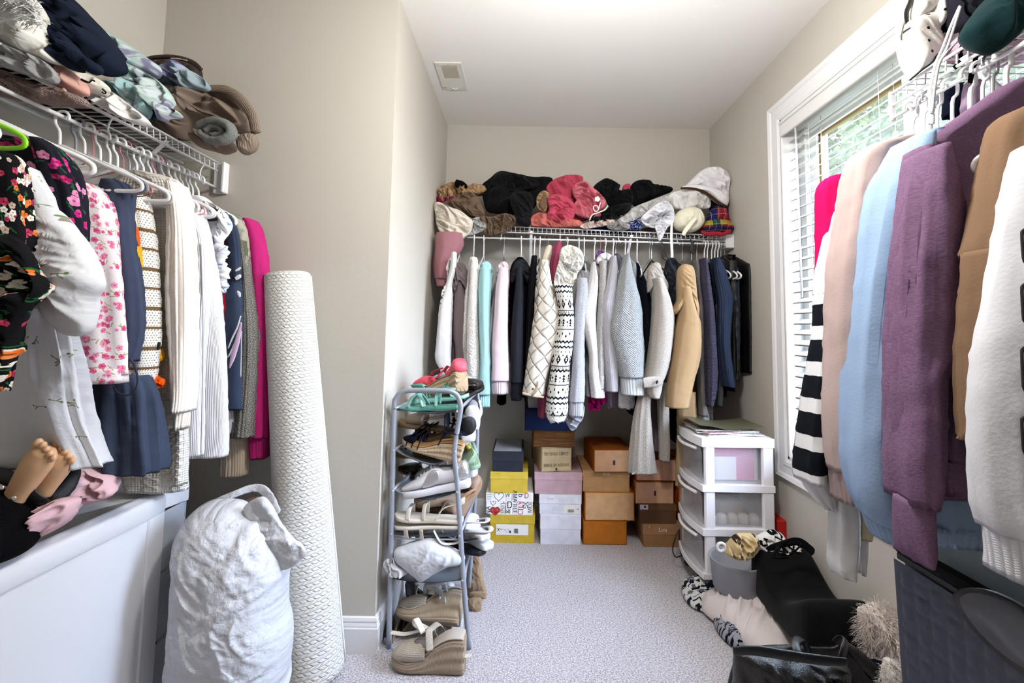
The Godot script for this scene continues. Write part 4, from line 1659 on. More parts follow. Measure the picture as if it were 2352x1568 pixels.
	box_into(st,Vector3(x0 - 0.002,yt + 0.014,z0 - 0.006),Vector3(x1 + 0.004,yt + 0.044,z1 + 0.01),0.008)
	part("lid",st.commit(),plain(Color(0.07,0.068,0.08),0.7,0.0,0.2),t)
	# the almond-shaped grip
	var gc := PX(2330,1460,x0 - 0.006)
	st = new_st()
	for q in [[1.0,0.0,0.012],[0.86,-0.004,0.014]]:
		pass
	var ap := PackedVector2Array()
	var ai := PackedVector2Array()
	for k in 40:
		var g := TAU * k / 40.0
		var e := Vector2(cos(g) * 0.105,signf(sin(g)) * pow(absf(sin(g)),1.25) * 0.052)
		ap.append(e)
		ai.append(e * 0.84 + Vector2(0,0.004))
	var gx := Transform3D(Basis(Vector3(0,0,1),Vector3(0,1,0),Vector3(-1,0,0)),Vector3(x0 - 0.001,gc.y,gc.z))
	for q in [[ap,0.006,"grip_surround",plain(Color(0.07,0.07,0.085),0.45)],[ai,0.010,"grip",plain(Color(0.33,0.33,0.355),0.4)]]:
		st = new_st()
		var poly2: PackedVector2Array = q[0]
		var hp := PackedVector3Array()
		var hu := PackedVector2Array()
		for lv in [[1.0,-0.004],[1.0,q[1] * 0.7],[0.96,q[1]],[0.0,q[1]]]:
			for k in 41:
				var v: Vector2 = poly2[k % 40] * float(lv[0])
				hp.append(gx * Vector3(v.x,v.y,lv[1]))
				hu.append(v)
		grid(st,hp,hu,4,41)
		part(q[2],done(st),q[3],t)
# height of a plaited surface: bands pass over and under one another
func weave_height(u: float,v: float) -> float:
	var iu := int(floor(u))
	var iv := int(floor(v))
	var fu := u - iu
	var fv := v - iv
	if (iu + iv) % 2 == 0:
		return sin(PI * fu) * (0.55 + 0.45 * smoothstep(0.0,0.12,minf(fv,1.0 - fv)))
	return 0.75 * sin(PI * fv) * smoothstep(0.0,0.15,minf(fu,1.0 - fu))
# ---------------------------------------------------------------- hangers
var hanger_protos := {}
# hook round the rod at the origin,shoulders along x
func make_hanger(style: String,drop := 0.0) -> Node3D:
	var t := Node3D.new()
	var mat: Material = {"white": plain(Color(0.92,0.92,0.93),0.3),"thick": plain(Color(0.93,0.93,0.93),0.3),"wire": plain(Color(0.75,0.75,0.76),0.3,0.9),"pink": plain(Color(0.80,0.45,0.50),0.4),"black": plain(Color(0.05,0.05,0.06),0.5),"lime": plain(Color(0.55,0.85,0.08),0.35),"rose": plain(Color(0.88,0.70,0.78),0.35),"grey": plain(Color(0.50,0.51,0.55),0.4),"velvet": cloth(Color(0.90,0.89,0.87),"fleece")}[style]
	var thin := style == "wire" or style == "pink"
	var r := 0.0016 if thin else (0.0052 if style == "thick" else 0.0040)
	var hook := []
	var hr := 0.0135 if thin else 0.0165
	for k in 10:
		var a := deg_to_rad(-20.0 + 200.0 * k / 9.0)
		hook.append(Vector3(cos(a) * hr,sin(a) * hr - hr + 0.0085,0))
	hook.append(Vector3(-hr * 0.85,-0.026,0))
	hook.append(Vector3(-0.003,-0.045,0))
	hook.append(Vector3(0,-0.085 - drop,0))
	var st := new_st()
	tube(st,smooth_path(hook,3),r * (1.0 if thin else 0.85),8)
	var hk := MeshInstance3D.new()
	hk.name = "hook"
	hk.mesh = done(st)
	hk.material_override = plain(Color(0.78,0.78,0.79),0.25,0.95) if style in ["velvet","black"] else mat
	t.add_child(hk)
	st = new_st()
	var w := 0.205
	var arm := [Vector3(0,-0.082,0),Vector3(0.03,-0.092,0),Vector3(w * 0.55,-0.128,0),Vector3(w * 0.9,-0.158,0),Vector3(w,-0.176,0),Vector3(w * 0.93,-0.190,0)]
	var path := []
	for v in arm:
		path.push_front(Vector3(-v.x,v.y,0))
	path.append_array(arm.slice(1))
	path.append_array([Vector3(w * 0.5,-0.191,0),Vector3(0,-0.191,0),Vector3(-w * 0.5,-0.191,0)])
	for k in path.size():
		path[k] -= Vector3(0,drop,0)
	tube(st,smooth_path(path,5,true),r * 1.25 if not thin else r,8,true,0.75 if not thin else 1.0,Vector3(0,0,1))
	var bd := MeshInstance3D.new()
	bd.name = "shoulders"
	bd.mesh = done(st)
	bd.material_override = mat
	t.add_child(bd)
	return t
func hang(style: String,at: Vector3,yaw_deg: float,label: String,drop := 0.0) -> void:
	var key := style + str(drop)
	if not hanger_protos.has(key):
		hanger_protos[key] = make_hanger(style,drop)
	var c: Node3D = hanger_protos[key].duplicate()
	c.name = numbered("clothes_hanger")
	add_child(c)
	c.position = at
	c.rotation.y = deg_to_rad(yaw_deg)
	c.set_meta("placed",true)
	tag(c,label,"hanger")
# ---------------------------------------------------------------- garments
# specs: [part name,way,shape,distance,half thickness or thickness,options,own material]
func garment(called: String,label: String,category: String,mat: Material,specs: Array,group := "") -> Node3D:
	if specs.size() == 1 and specs[0].size() < 7:
		return single(called,cloth_shape(specs[0]),mat,label,category,group)
	var t := thing(called,label,category,group)
	for s in specs:
		part(s[0],cloth_shape(s),s[6] if s.size() > 6 and s[6] != null else mat,t)
	return t
var left_side := false
# the nearer rod: everything beyond the sprigged dress is pushed together toward the far end
func LM(d: float) -> float:
	return d if d < 0.98 else 1.10 + (d - 0.985) * 0.813
func cloth_shape(s: Array) -> ArrayMesh:
	var o: Dictionary = s[5] if s.size() > 5 and s[5] != null else {}
	match s[1]:
		"d":
			return drape(s[2],LM(s[3]) if left_side else float(s[3]),s[4],o)
		"c":
			return crumple(s[2],LM(s[3]) if left_side else float(s[3]),s[4],o)
		"h":
			return heap(s[2],s[3],s[4],o)
		"s":
			return strand(s[2],LM(s[3]) if left_side else float(s[3]),s[4],o)
		_:
			return loft(s[2],o)
# the body of a garment on the end-wall rod: a flat shape that runs away from the eye; x of the shoulder in pixels at the rod
func back_body(px: float,y_top: float,y_hem: float,half_w := 0.028,flare := 1.25,z_mid := -2.54,reach := 0.19) -> Array:
	var c := P(px,y_top,-z_mid)
	var b := P(px,y_hem,-z_mid)
	var len := c.y - b.y
	half_w *= 0.6
	var rings := []
	for q in [[0.0,0.4,0.22],[0.03,0.7,0.4],[0.09,0.9,0.8],[0.16,1.0,1.0],[0.5,lerpf(1.0,flare,0.5),0.98],[1.0,flare,0.96]]:
		var dy: float = q[0] * minf(len,0.55) if q[0] < 0.3 else q[0] * len
		rings.append([Vector3(c.x,c.y - dy,z_mid),half_w * q[1],reach * q[2]])
	return rings
func build_left_clothes() -> void:
	left_side = true
	# far to near
	garment("sweatshirt","hot pink sweatshirt at the far end of the rod by the foam mat","sweatshirt",cloth(Color(0.66,0.145,0.40),"fleece"),[
		["body","d",[[503,500,575],[530,470,585],[600,450,595],[800,445,600],[985,440,598]],1.60,0.022],
		["sleeve","d",[[506,566,586],[520,562,596],[545,562,604],[600,566,613],[700,572,619],[800,575,621],[900,577,619],[975,574,618],[1003,574,616]],1.57,0.04],
		["cuff","d",[[1000,576,615],[1025,577,614],[1051,580,612]],1.57,0.03,{"wrinkle": 0.001},cloth(Color(0.66,0.145,0.40),"rib")]])
	garment("cardigan","chunky grey marled knit cardigan beside the hot pink sweatshirt","cardigan",cloth(Color(0.66,0.65,0.62),"rib",{"tone": "tweed","tile": 0.09}),[
		["body","d",[[510,470,560],[560,440,570],[700,430,575],[900,430,570],[990,430,560]],1.55,0.022],
		["sleeve","d",[[530,552,566],[564,556,574],[661,562,587],[720,558,594],[775,556,598],[850,553,597],[901,549,594],[960,542,590],[1002,538,586]],1.53,0.04]])
	garment("cuffed_sweater","beige ribbed sweater whose hem hangs under the grey marled cardigan","sweater",cloth(Color(0.78,0.72,0.64),"rib",{"tile": 0.06}),[
		["body","d",[[560,470,545],[800,470,560],[1000,500,570],[1050,508,570],[1088,508,568],[1093,510,560]],1.56,0.025]])
	garment("camo_shirt","olive and grey patched shirt between navy tee and grey cardigan","shirt",cloth(Color.WHITE,"jersey",{"picture": dyed("camo",[Color(0.62,0.60,0.55),Color(0.36,0.36,0.30),Color(0.50,0.50,0.46)],0.012,5),"tile": 0.3}),[
		["sleeve","d",[[492,520,545],[515,530,560],[560,540,568],[620,545,570],[690,545,562]],1.51,0.025]])
	var tee := garment("tshirt","navy tee printed with white flower and pale pink petals","t-shirt",cloth(Color(0.20,0.235,0.31),"jersey"),[
		["body","d",[[488,470,526],[500,455,536],[540,450,546],[600,450,551],[733,450,557],[850,450,556],[940,450,556]],1.48,0.022,{"fold": 0.004}],
		["sleeve","d",[[495,512,532],[540,520,548],[600,528,553],[640,532,554]],1.465,0.02]])
	garment("hem_tag","folded grey and white towel-like hem hanging below the navy tee","garment",cloth(Color(0.80,0.80,0.82),"jersey"),[["panel","d",[[900,505,535],[960,518,542],[995,520,540]],1.50,0.012]])
	for q in [[[[541,622,2],[548,618,3],[553,614,2]],Color(0.93,0.93,0.95)],[[[541,640,4],[549,635,5],[552,630,2]],Color(0.93,0.93,0.95)],[[[545,668,2],[549,674,4],[551,682,2]],Color(0.93,0.93,0.95)],[[[527,845,2],[536,815,6],[546,780,6],[554,742,2]],Color(0.84,0.72,0.84)],[[[524,800,1.5],[534,775,2],[545,752,2],[553,725,1.5]],Color(0.93,0.93,0.95)],[[[524,820,1.5],[534,800,2],[546,770,2],[554,740,1.5]],Color(0.93,0.93,0.95)],[[[553,865,1],[554,810,1],[555,760,1]],Color(0.93,0.93,0.95)]]:
		part("printed_petal",strand(q[0],1.468,0.25),plain(q[1],0.8),tee)
	garment("crimson_shirt","dark red top showing as a strip beside the white rib sweater","top",cloth(Color(0.47,0.05,0.09),"jersey"),[["body","d",[[520,470,516],[600,460,520],[695,460,522],[760,460,516]],1.46,0.018]])
	var blue_sprig := flowers("blue_sprig",Color(0.93,0.93,0.95),[Color(0.45,0.56,0.76),Color(0.55,0.66,0.80)],Color(0.60,0.68,0.70),26,13,14,4)
	garment("ruffled_blouse","white blouse with small blue flowers and ruffled edge","blouse",cloth(Color.WHITE,"jersey",{"picture": blue_sprig,"tile": 0.22}),[
		["body","d",[[452,435,470],[470,430,490],[520,425,510],[600,425,508],[690,425,500]],1.41,0.020],
		["collar","c",[[462,462],[490,468],[516,488],[534,518],[520,545],[500,560],[480,530],[466,500]],1.385,0.02,{"fold": 0.012,"scale": 18.0}],
		["ruffle","s",[[497,560,8],[513,575,11],[508,600,9],[517,625,12],[510,645,9],[516,660,9],[503,672,6]],1.39,0.7,{"wobble": 0.5}]])
	garment("rib_sweater","plain white ribbed sweater hanging beside the cream cable cardigan","sweater",cloth(Color(0.85,0.85,0.88),"fine_rib",{"tile": 0.075}),[
		["body","d",[[478,380,455],[500,360,468],[560,355,482],[650,355,500],[733,355,510],[850,355,519],[980,355,523],[1046,357,518]],1.36,0.035,{"fold": 0.008}],
		["sleeve","d",[[486,432,462],[530,434,478],[600,436,488],[700,438,484],[850,434,475],[980,428,470],[1044,424,468]],1.325,0.035],
		["seam","s",[[462,560,1.5],[466,700,1.6],[466,850,1.6],[462,1040,1.5]],1.286,1.0]])
	garment("cable_sweater","white cable knit sweater whose hem shows above the drawers","sweater",cloth(Color(0.85,0.845,0.83),"cable"),[
		["body","d",[[700,250,400],[950,270,418],[1050,285,425],[1100,290,424],[1125,292,422]],1.30,0.035,{"fold": 0.010}],
		["sleeve","d",[[930,395,428],[1000,398,430],[1060,400,428],[1112,402,424]],1.27,0.022]])
	garment("cable_cardigan","cream chunky cardigan with a ropy knit sleeve","cardigan",cloth(Color(0.86,0.835,0.805),"cable",{"tile": 0.16,"depth": 0.6}),[
		["body","d",[[398,300,350],[412,270,408],[450,250,425],[520,250,430],[650,255,430],[850,265,420],[980,280,412]],1.235,0.03,{"fold": 0.007}],
		["sleeve","d",[[425,395,420],[460,396,430],[520,398,438],[600,395,442],[660,392,444],[733,394,444],[850,400,442],[905,404,440],[945,406,434]],1.20,0.04,{},cloth(Color(0.90,0.875,0.845),"rib",{"tile": 0.09})],
		["cuff","d",[[940,408,432],[985,410,426]],1.20,0.025,{},cloth(Color(0.86,0.835,0.805),"rib")]])
	var crochet := blank(128,256,Color(0.84,0.83,0.81))
	for yy in 16:
		for xx in 8:
			disc(crochet,xx * 16 + (8 if yy % 2 else 0),yy * 16 + 8,3.2,Color(0.45,0.42,0.38))
	for q in [[0,22],[128,16]]:
		crochet.fill_rect(Rect2i(0,q[0],128,q[1]),Color(0.40,0.31,0.21))
		for xx in 8:
			disc(crochet,xx * 16 + 4,q[0] + q[1],4,Color(0.40,0.31,0.21))
	garment("crochet_cardigan","brown and white striped open crochet cardigan","cardigan",cloth(Color.WHITE,"jersey",{"picture": ImageTexture.create_from_image(crochet),"tile": 0.105,"ratio": 2.0}),[
		["body","d",[[470,200,310],[560,195,320],[700,193,330],[850,192,335],[905,193,322],[916,194,318]],1.12,0.022,{"fold": 0.004}],
		["sleeve","d",[[440,300,330],[480,300,340],[560,306,350],[650,312,354],[733,316,358],[790,318,356],[850,312,350],[890,305,338]],1.12,0.035]])
	garment("ribbed_bandeau","orange and yellow colour-blocked ribbed top","top",cloth(Color(0.88,0.62,0.10),"rib"),[
		["yellow_band","d",[[566,270,322],[600,275,324],[628,285,323]],1.075,0.018],
		["orange_band","d",[[522,265,314],[545,266,318],[572,268,321]],1.075,0.020,{},cloth(Color(0.86,0.35,0.10),"rib")],
		["shoulder","d",[[455,285,300],[490,275,310],[524,268,314]],1.078,0.016,{},cloth(Color(0.88,0.84,0.76),"rib")]])
	garment("frilled_swimsuit","yellow and orange frilled crochet piece poking out over cream knit","top",cloth(Color(0.88,0.62,0.06),"crepe"),[
		["yellow_frill","c",[[342,762],[358,764],[360,785],[368,800],[372,825],[355,838],[338,832],[334,800]],1.16,0.02,{"fold": 0.012,"scale": 22.0}],
		["orange_frill","c",[[336,834],[358,838],[362,862],[378,872],[372,890],[345,894],[330,888],[326,860]],1.155,0.02,{"fold": 0.014,"scale": 24.0},cloth(Color(0.90,0.34,0.08),"crepe")],
		["black_label","s",[[345,790,9],[356,793,10],[367,795,9]],1.13,0.2,{},plain(Color(0.06,0.07,0.08),0.6)]])
	garment("purple_blouse","bright purple top showing as a thin strip behind slate wrap","top",cloth(Color(0.50,0.06,0.52),"jersey"),[["body","d",[[500,220,268],[560,220,277],[650,220,281],[705,225,280]],1.03,0.016]])
	garment("slate_skirt","slate blue gathered skirt hanging below the crochet hem","skirt",cloth(Color(0.225,0.26,0.335),"jersey"),[["skirt","d",[[860,220,335],[895,210,348],[950,203,356],[1010,203,361],[1060,206,366],[1082,210,363]],1.10,0.05,{"fold": 0.018,"folds": 4.5,"step": 0.01,"sides": 60}]])
	garment("wrap_blouse","slate blue wrap top with a dangling thin strap","top",cloth(Color(0.24,0.265,0.345),"jersey"),[
		["body","d",[[418,245,285],[440,235,305],[480,225,298],[560,220,304],[650,225,318],[740,235,324],[790,250,318],[830,280,304]],1.04,0.03,{"fold": 0.010}],
		["strap","s",[[298,822,4],[309,840,3],[316,870,2.4],[310,896,2.2],[292,907,2.2],[272,902,2.2],[260,888,2]],1.02,0.4]])
	var rosy := flowers("rosy",Color(0.86,0.83,0.84),[Color(0.78,0.30,0.48),Color(0.86,0.52,0.64),Color(0.84,0.42,0.58)],Color(0.62,0.62,0.45),62,19,50,9)
	garment("floral_blouse","white blouse with dense small pink flowers and side ties","blouse",cloth(Color.WHITE,"jersey",{"picture": rosy,"tile": 0.15}),[
		["body","d",[[424,160,215],[450,140,242],[500,130,258],[580,130,268],[650,130,274],[733,130,282],[810,130,287],[860,130,286]],0.985,0.035,{"fold": 0.012,"folds": 3.4}],
		["hem_band","d",[[845,130,286],[878,130,285]],0.98,0.038,{"fold": 0.010,"folds": 3.4}]])
	var night := flowers("night",Color(0.12,0.12,0.16),[Color(0.74,0.14,0.46),Color(0.85,0.50,0.68),Color(0.62,0.10,0.34)],Color(0.16,0.36,0.24),44,24,30,12)
	garment("dark_floral_blouse","navy top printed with magenta flowers","top",cloth(Color.WHITE,"jersey",{"picture": night,"tile": 0.19}),[
		["body","d",[[322,0,60],[335,-20,125],[375,-30,160],[430,-30,180],[520,-30,188],[590,-30,188],[700,-30,180]],0.905,0.03,{"fold": 0.012}],
		["shoulder","d",[[322,82,105],[345,84,135],[390,95,160],[440,110,182],[500,130,190],[550,150,190]],0.89,0.02,{"fold": 0.006}]])
	var sprig := blank(512,512,Color(0.80,0.81,0.835))
	var g := RandomNumberGenerator.new()
	g.seed = 3
	for k in 22:
		var p := Vector2(g.randf() * 512,g.randf() * 512)
		var a := g.randf() * TAU
		var e := p + Vector2.from_angle(a) * 34.0
		stroke(sprig,p,e,1.6,Color(0.48,0.53,0.42))
		stroke(sprig,p.lerp(e,0.5),p.lerp(e,0.5) + Vector2.from_angle(a + 0.9) * 18.0,1.5,Color(0.48,0.53,0.42))
		disc(sprig,e.x,e.y,4.5,Color(0.42,0.48,0.35))
		disc(sprig,p.x,p.y,3.5,Color(0.55,0.42,0.46))
	var sheer := cloth(Color.WHITE,"jersey",{"picture": ImageTexture.create_from_image(sprig),"tile": 0.30,"through": 0.2,"rough": 0.7})
	garment("sprigged_dress","white sprigged dress with puffed sleeve, near the doll feet","dress",sheer,[
		["bodice","d",[[385,40,72],[410,30,90],[450,20,115],[520,10,140],[590,0,150],[660,-10,150],[710,-15,150]],0.85,0.03,{"fold": 0.012,"folds": 4.0}],
		["skirt","d",[[690,-30,150,0.90,0.04],[740,-40,160,0.92,0.045],[800,-50,172,0.96,0.05],[880,-60,185,1.0,0.05],[960,-70,200,1.03,0.045],[1020,-80,222,1.05,0.035],[1066,-80,242,1.06,0.035]],0.85,0.055,{"fold": 0.022,"folds": 4.2,"sides": 60,"step": 0.01}],
		["puff_sleeve","c",[[92,470],[130,480],[165,520],[200,570],[225,625],[232,658],[214,688],[210,725],[205,758],[182,772],[150,766],[130,740],[118,690],[100,600],[88,530]],0.83,0.05,{"fold": 0.0085,"scale": 10.0,"dir": 1.3,"rings": 30}]])
	var garden := flowers("garden",Color(0.07,0.07,0.08),[Color(0.86,0.82,0.76),Color(0.82,0.40,0.16),Color(0.72,0.62,0.56),Color(0.62,0.16,0.28),Color(0.88,0.86,0.84)],Color(0.14,0.33,0.20),85,20,60,21)
	garment("garden_print_dress","black dress with dense white and orange flower print, nearest the drawers","dress",cloth(Color.WHITE,"jersey",{"picture": garden,"tile": 0.15}),[
		["body","d",[[352,-170,30],[370,-180,48],[430,-190,56],[500,-190,58],[560,-190,62],[620,-190,50],[760,-190,12],[900,-190,-10]],0.77,0.04,{"fold": 0.014}],
		["sleeve","c",[[0,540],[35,545],[58,570],[76,640],[80,668],[62,700],[40,740],[20,790],[2,870],[-30,880],[-40,600]],0.74,0.035,{"fold": 0.018,"scale": 14.0}]])
func build_back_clothes() -> void:
	left_side = false
	var w := cloth(Color(0.84,0.84,0.85),"jersey")
	garment("white_tee","white tee with dark green leafy print, farthest from the window on its rod","t-shirt",w,[
		["body","l",back_body(1043,584,850,0.022,1.1),0,0],
		["sleeve","d",[[580,1038,1049],[616,1035,1048],[655,1026,1040],[700,1011,1039],[756,1004,1038],[821,998,1037],[845,1008,1036],[871,1020,1031]],2.33,0.03],
		["print","c",[[1015,668],[1022,655],[1029,658],[1026,680],[1022,700],[1013,712],[1011,695]],2.315,0.012,{"fold": 0.002,"n": 30,"rings": 6},cloth(Color.WHITE,"",{"picture": flowers("leafprint",Color(0.85,0.86,0.85),[Color(0.20,0.24,0.20)],Color(0.14,0.18,0.14),40,26,60,2),"tile": 0.16})]])
	var mauve := cloth(Color(0.42,0.375,0.385),"fleece")
	garment("hoodie","mauve grey hoodie behind the white leafy tee","hoodie",mauve,[
		["body","l",back_body(1058,612,905,0.03),0,0],
		["hood","c",[[1048,606],[1060,603],[1071,615],[1076,648],[1072,668],[1064,650],[1052,648],[1046,662],[1042,681],[1035,672],[1039,638]],2.35,0.05,{"fold": 0.012}],
		["sleeve","d",[[640,1046,1066],[700,1043,1070],[760,1042,1068],[800,1047,1067],[842,1046,1070],[900,1046,1070]],2.36,0.045]])
	garment("pile_sweater","white crinkled plush sweater beside the aqua hoodie","sweater",cloth(Color(0.85,0.845,0.84),"sherpa",{"depth": 0.6}),[
		["body","l",back_body(1088,594,860,0.03),0,0],
		["front_edge","d",[[592,1080,1096],[616,1074,1098],[672,1067,1094],[728,1061,1090],[756,1059,1086],[790,1063,1084],[828,1063,1080]],2.36,0.04],
		["sleeve","d",[[596,1082,1097],[630,1080,1100],[700,1076,1099],[756,1073,1101],[813,1072,1104],[870,1074,1105]],2.31,0.045],
		["cuff","d",[[868,1077,1105],[897,1078,1104]],2.31,0.035]])
	var aqua := cloth(Color(0.60,0.755,0.775),"fleece")
	garment("aqua_hoodie","aqua blue hoodie beside the pale pink one","hoodie",aqua,[
		["body","l",back_body(1120,602,850,0.035),0,0],
		["hood","c",[[1108,603],[1120,600],[1131,613],[1133,640],[1124,652],[1108,648],[1101,640],[1103,618]],2.36,0.05,{"fold": 0.014,"dir": 1.4}],
		["sleeve","d",[[616,1103,1128],[644,1100,1129],[672,1098,1128],[728,1098,1126],[785,1101,1125],[840,1102,1126],[905,1095,1127]],2.30,0.05],
		["cuff","d",[[902,1095,1126],[934,1094,1125]],2.30,0.04,{},cloth(Color(0.60,0.755,0.775),"rib")]])
	var blush := cloth(Color(0.84,0.77,0.81),"fleece")
	garment("blush_hoodie","pale pink hoodie between the aqua one and the black one","hoodie",blush,[
		["body","l",back_body(1157,604,850,0.035),0,0],
		["hood","c",[[1143,612],[1152,602],[1163,602],[1170,614],[1170,640],[1160,648],[1150,640],[1146,655],[1140,650],[1139,628]],2.36,0.05,{"fold": 0.012}],
		["front_edge","d",[[650,1136,1152],[728,1125,1140],[785,1122,1134],[840,1124,1132]],2.36,0.03],
		["sleeve","d",[[616,1146,1168],[644,1142,1169],[672,1138,1167],[728,1134,1167],[785,1129,1168],[840,1129,1170],[874,1127,1170]],2.30,0.05],
		["cuff","d",[[871,1128,1169],[904,1129,1167]],2.30,0.04,{},cloth(Color(0.84,0.77,0.81),"rib")]])
	var black := cloth(Color(0.045,0.045,0.05),"fleece")
	var coal := cloth(Color(0.135,0.145,0.17),"fleece")
	garment("black_hem","black garment hem showing below the pale pink hoodie","garment",black,[["body","l",back_body(1158,660,923,0.036,1.1,-2.60,0.12),0,0]])
	garment("black_hoodie","black hoodie with a charcoal sleeve","hoodie",black,[
		["body","d",[[598,1186,1204],[612,1174,1216],[644,1169,1219],[700,1169,1217],[800,1170,1214],[905,1178,1212]],2.48,0.13],
		["hood","c",[[1178,612],[1188,598],[1204,597],[1215,611],[1218,640],[1208,650],[1203,625],[1188,622],[1178,650],[1170,645]],2.34,0.05,{"fold": 0.01},coal],
		["sleeve","d",[[614,1188,1200],[672,1182,1202],[756,1174,1202],[840,1173,1201],[878,1172,1200]],2.30,0.05,{},coal],
		["cuff","d",[[874,1173,1200],[918,1174,1198]],2.30,0.04,{},cloth(Color(0.11,0.115,0.14),"rib")]])
	garment("slim_black_hoodie","slim black hoodie tucked beside the quilted jacket","hoodie",cloth(Color(0.075,0.08,0.095),"fleece"),[
		["body","l",back_body(1224,594,850,0.025),0,0],
		["sleeve","d",[[589,1221,1234],[616,1218,1233],[672,1213,1230],[728,1209,1223],[850,1205,1216],[905,1203,1214]],2.32,0.045],
		["tie","s",[[1207,905,4],[1209,925,3.5],[1211,936,3]],2.32,0.4]])
	var ivory := cloth(Color(0.82,0.80,0.765),"quilt",{"tile": 0.16})
	garment("quilted_jacket","ivory diamond quilted jacket with a strap and button at the cuff","jacket",ivory,[
		["body","l",back_body(1250,590,880,0.035),0,0],
		["collar","d",[[566,1255,1267],[580,1247,1267],[600,1241,1262],[625,1238,1258]],2.36,0.045,{},cloth(Color(0.80,0.755,0.69),"rib")],
		["sleeve","d",[[600,1240,1260],[640,1235,1264],[672,1231,1270],[717,1228,1283],[756,1221,1281],[813,1213,1270],[840,1210,1262],[870,1206,1256],[906,1201,1250]],2.28,0.06,{"wrinkle": 0.002}],
		["piping","s",[[1200,902,2.2],[1225,909,2.4],[1249,912,2.2]],2.225,0.8,{},cloth(Color(0.72,0.66,0.56),"jersey")],
		["cuff_strap","s",[[1235,875,2],[1234,888,2.4],[1229,898,2.4],[1222,905,2]],2.218,0.6,{},cloth(Color(0.66,0.58,0.46),"jersey")],
		["button","s",[[1222,892,0.5],[1224,893,3.2],[1226,894,0.5]],2.217,0.8,{},plain(Color(0.20,0.18,0.15),0.3)],
		["badge","s",[[1234,680,1.5],[1237,678,2.5],[1239,683,1]],2.235,0.5,{},plain(Color(0.25,0.27,0.14),0.5)]])
	var rose := cloth(Color(0.56,0.25,0.34),"jersey")
	garment("rose_scarf","dusky rose knit draped between the quilted jacket and fluffy hood","scarf",rose,[["fold","d",[[556,1278,1291],[575,1268,1290],[600,1262,1283],[625,1263,1277],[650,1266,1276]],2.42,0.03,{"fold": 0.012,"folds": 5.0}]])
	garment("rose_hem","dusky rose hem hanging behind the patterned sleeve","garment",rose,[["body","l",back_body(1248,700,952,0.032,1.2,-2.50,0.12),0,0]])
	# the patterned fleece: bands of zigzags,hearts and little figures,woven into the knit
	var isle := fair_isle()
	garment("patterned_jacket","black and white patterned fleece jacket with fluffy white hood","jacket",cloth(Color.WHITE,"fleece",{"picture": isle,"tile": 0.27,"ratio": 1.6}),[
		["body","l",back_body(1302,650,900,0.035),0,0],
		["sleeve","d",[[655,1273,1314],[672,1276,1314],[714,1283,1317],[756,1280,1318],[800,1272,1315],[840,1266,1308],[897,1258,1304],[950,1254,1303]],2.26,0.06,{"wrinkle": 0.002}],
		["hood","c",[[1284,596],[1288,573],[1303,563],[1320,566],[1334,575],[1341,593],[1338,613],[1327,628],[1322,650],[1312,662],[1290,659],[1272,655],[1276,625]],2.30,0.075,{"fold": 0.022,"scale": 14.0},cloth(Color(0.85,0.845,0.83),"sherpa")],
		["fluffy_cuff","d",[[944,1255,1302],[956,1256,1300],[966,1262,1294]],2.26,0.055,{"fray": 0.01},cloth(Color(0.85,0.845,0.83),"sherpa")]])
	var ash := cloth(Color(0.72,0.725,0.76),"fleece",{"tone": "heather","tile": 0.2})
	garment("ash_sweatshirt","pale heather grey sweatshirt with a long drooping sleeve","sweatshirt",ash,[
		["body","l",back_body(1342,612,900,0.03),0,0],
		["collar","c",[[1328,628],[1338,621],[1350,626],[1356,645],[1350,655],[1342,640],[1335,660],[1327,652]],2.33,0.035,{"fold": 0.01}],
		["sleeve","d",[[640,1325,1348],[672,1322,1350],[728,1317,1345],[800,1314,1343],[860,1312,1341],[922,1306,1340]],2.28,0.05],
		["cuff","d",[[920,1306,1340],[954,1306,1338]],2.28,0.045,{},cloth(Color(0.74,0.745,0.78),"rib",{"tone": "heather"})],
		["shirt_tail","c",[[1300,930],[1340,930],[1339,960],[1330,972],[1322,985],[1312,988],[1300,970],[1291,955]],2.32,0.03,{"fold": 0.012}]])
	garment("grey_hood","mid grey hood behind the fluffy white hood","hoodie",cloth(Color(0.50,0.50,0.50),"fleece"),[["hood","c",[[1338,590],[1350,594],[1358,612],[1357,632],[1345,628],[1336,612]],2.46,0.05,{"fold": 0.01}]])
	garment("ecru_sweater","warm white brushed knit sweater with a pointed elbow","sweater",cloth(Color(0.87,0.855,0.845),"fleece",{"tone": "heather","tile": 0.2}),[
		["body","l",back_body(1366,606,880,0.025),0,0],
		["sleeve","d",[[604,1359,1366],[644,1351,1373],[686,1337,1372],[712,1326,1370],[756,1338,1369],[813,1351,1372],[855,1352,1376],[897,1357,1386],[912,1358,1387]],2.29,0.05]])
	garment("magenta_blouse","bright magenta top whose hem peeks out below pale sleeves","top",cloth(Color(0.66,0.05,0.40),"jersey"),[
		["body","l",back_body(1378,610,880,0.014,1.1),0,0],
		["hem","c",[[1355,908],[1392,903],[1393,920],[1380,932],[1376,944],[1366,940],[1353,944]],2.40,0.03,{"fold": 0.014,"scale": 20.0}]])
	garment("violet_scarf","violet patterned scarf looped over a hanger hook","scarf",cloth(Color.WHITE,"",{"picture": dyed("violet",[Color(0.30,0.14,0.36),Color(0.75,0.62,0.80),Color(0.18,0.08,0.24)],0.05,31),"tile": 0.1}),[["loop","s",[[1372,610,5],[1374,590,6],[1378,577,4],[1383,580,4],[1381,600,5]],2.46,0.6]])
	var stripe := blank(64,64,Color(0.88,0.87,0.86))
	stripe.fill_rect(Rect2i(0,0,64,22),Color(0.66,0.66,0.68))
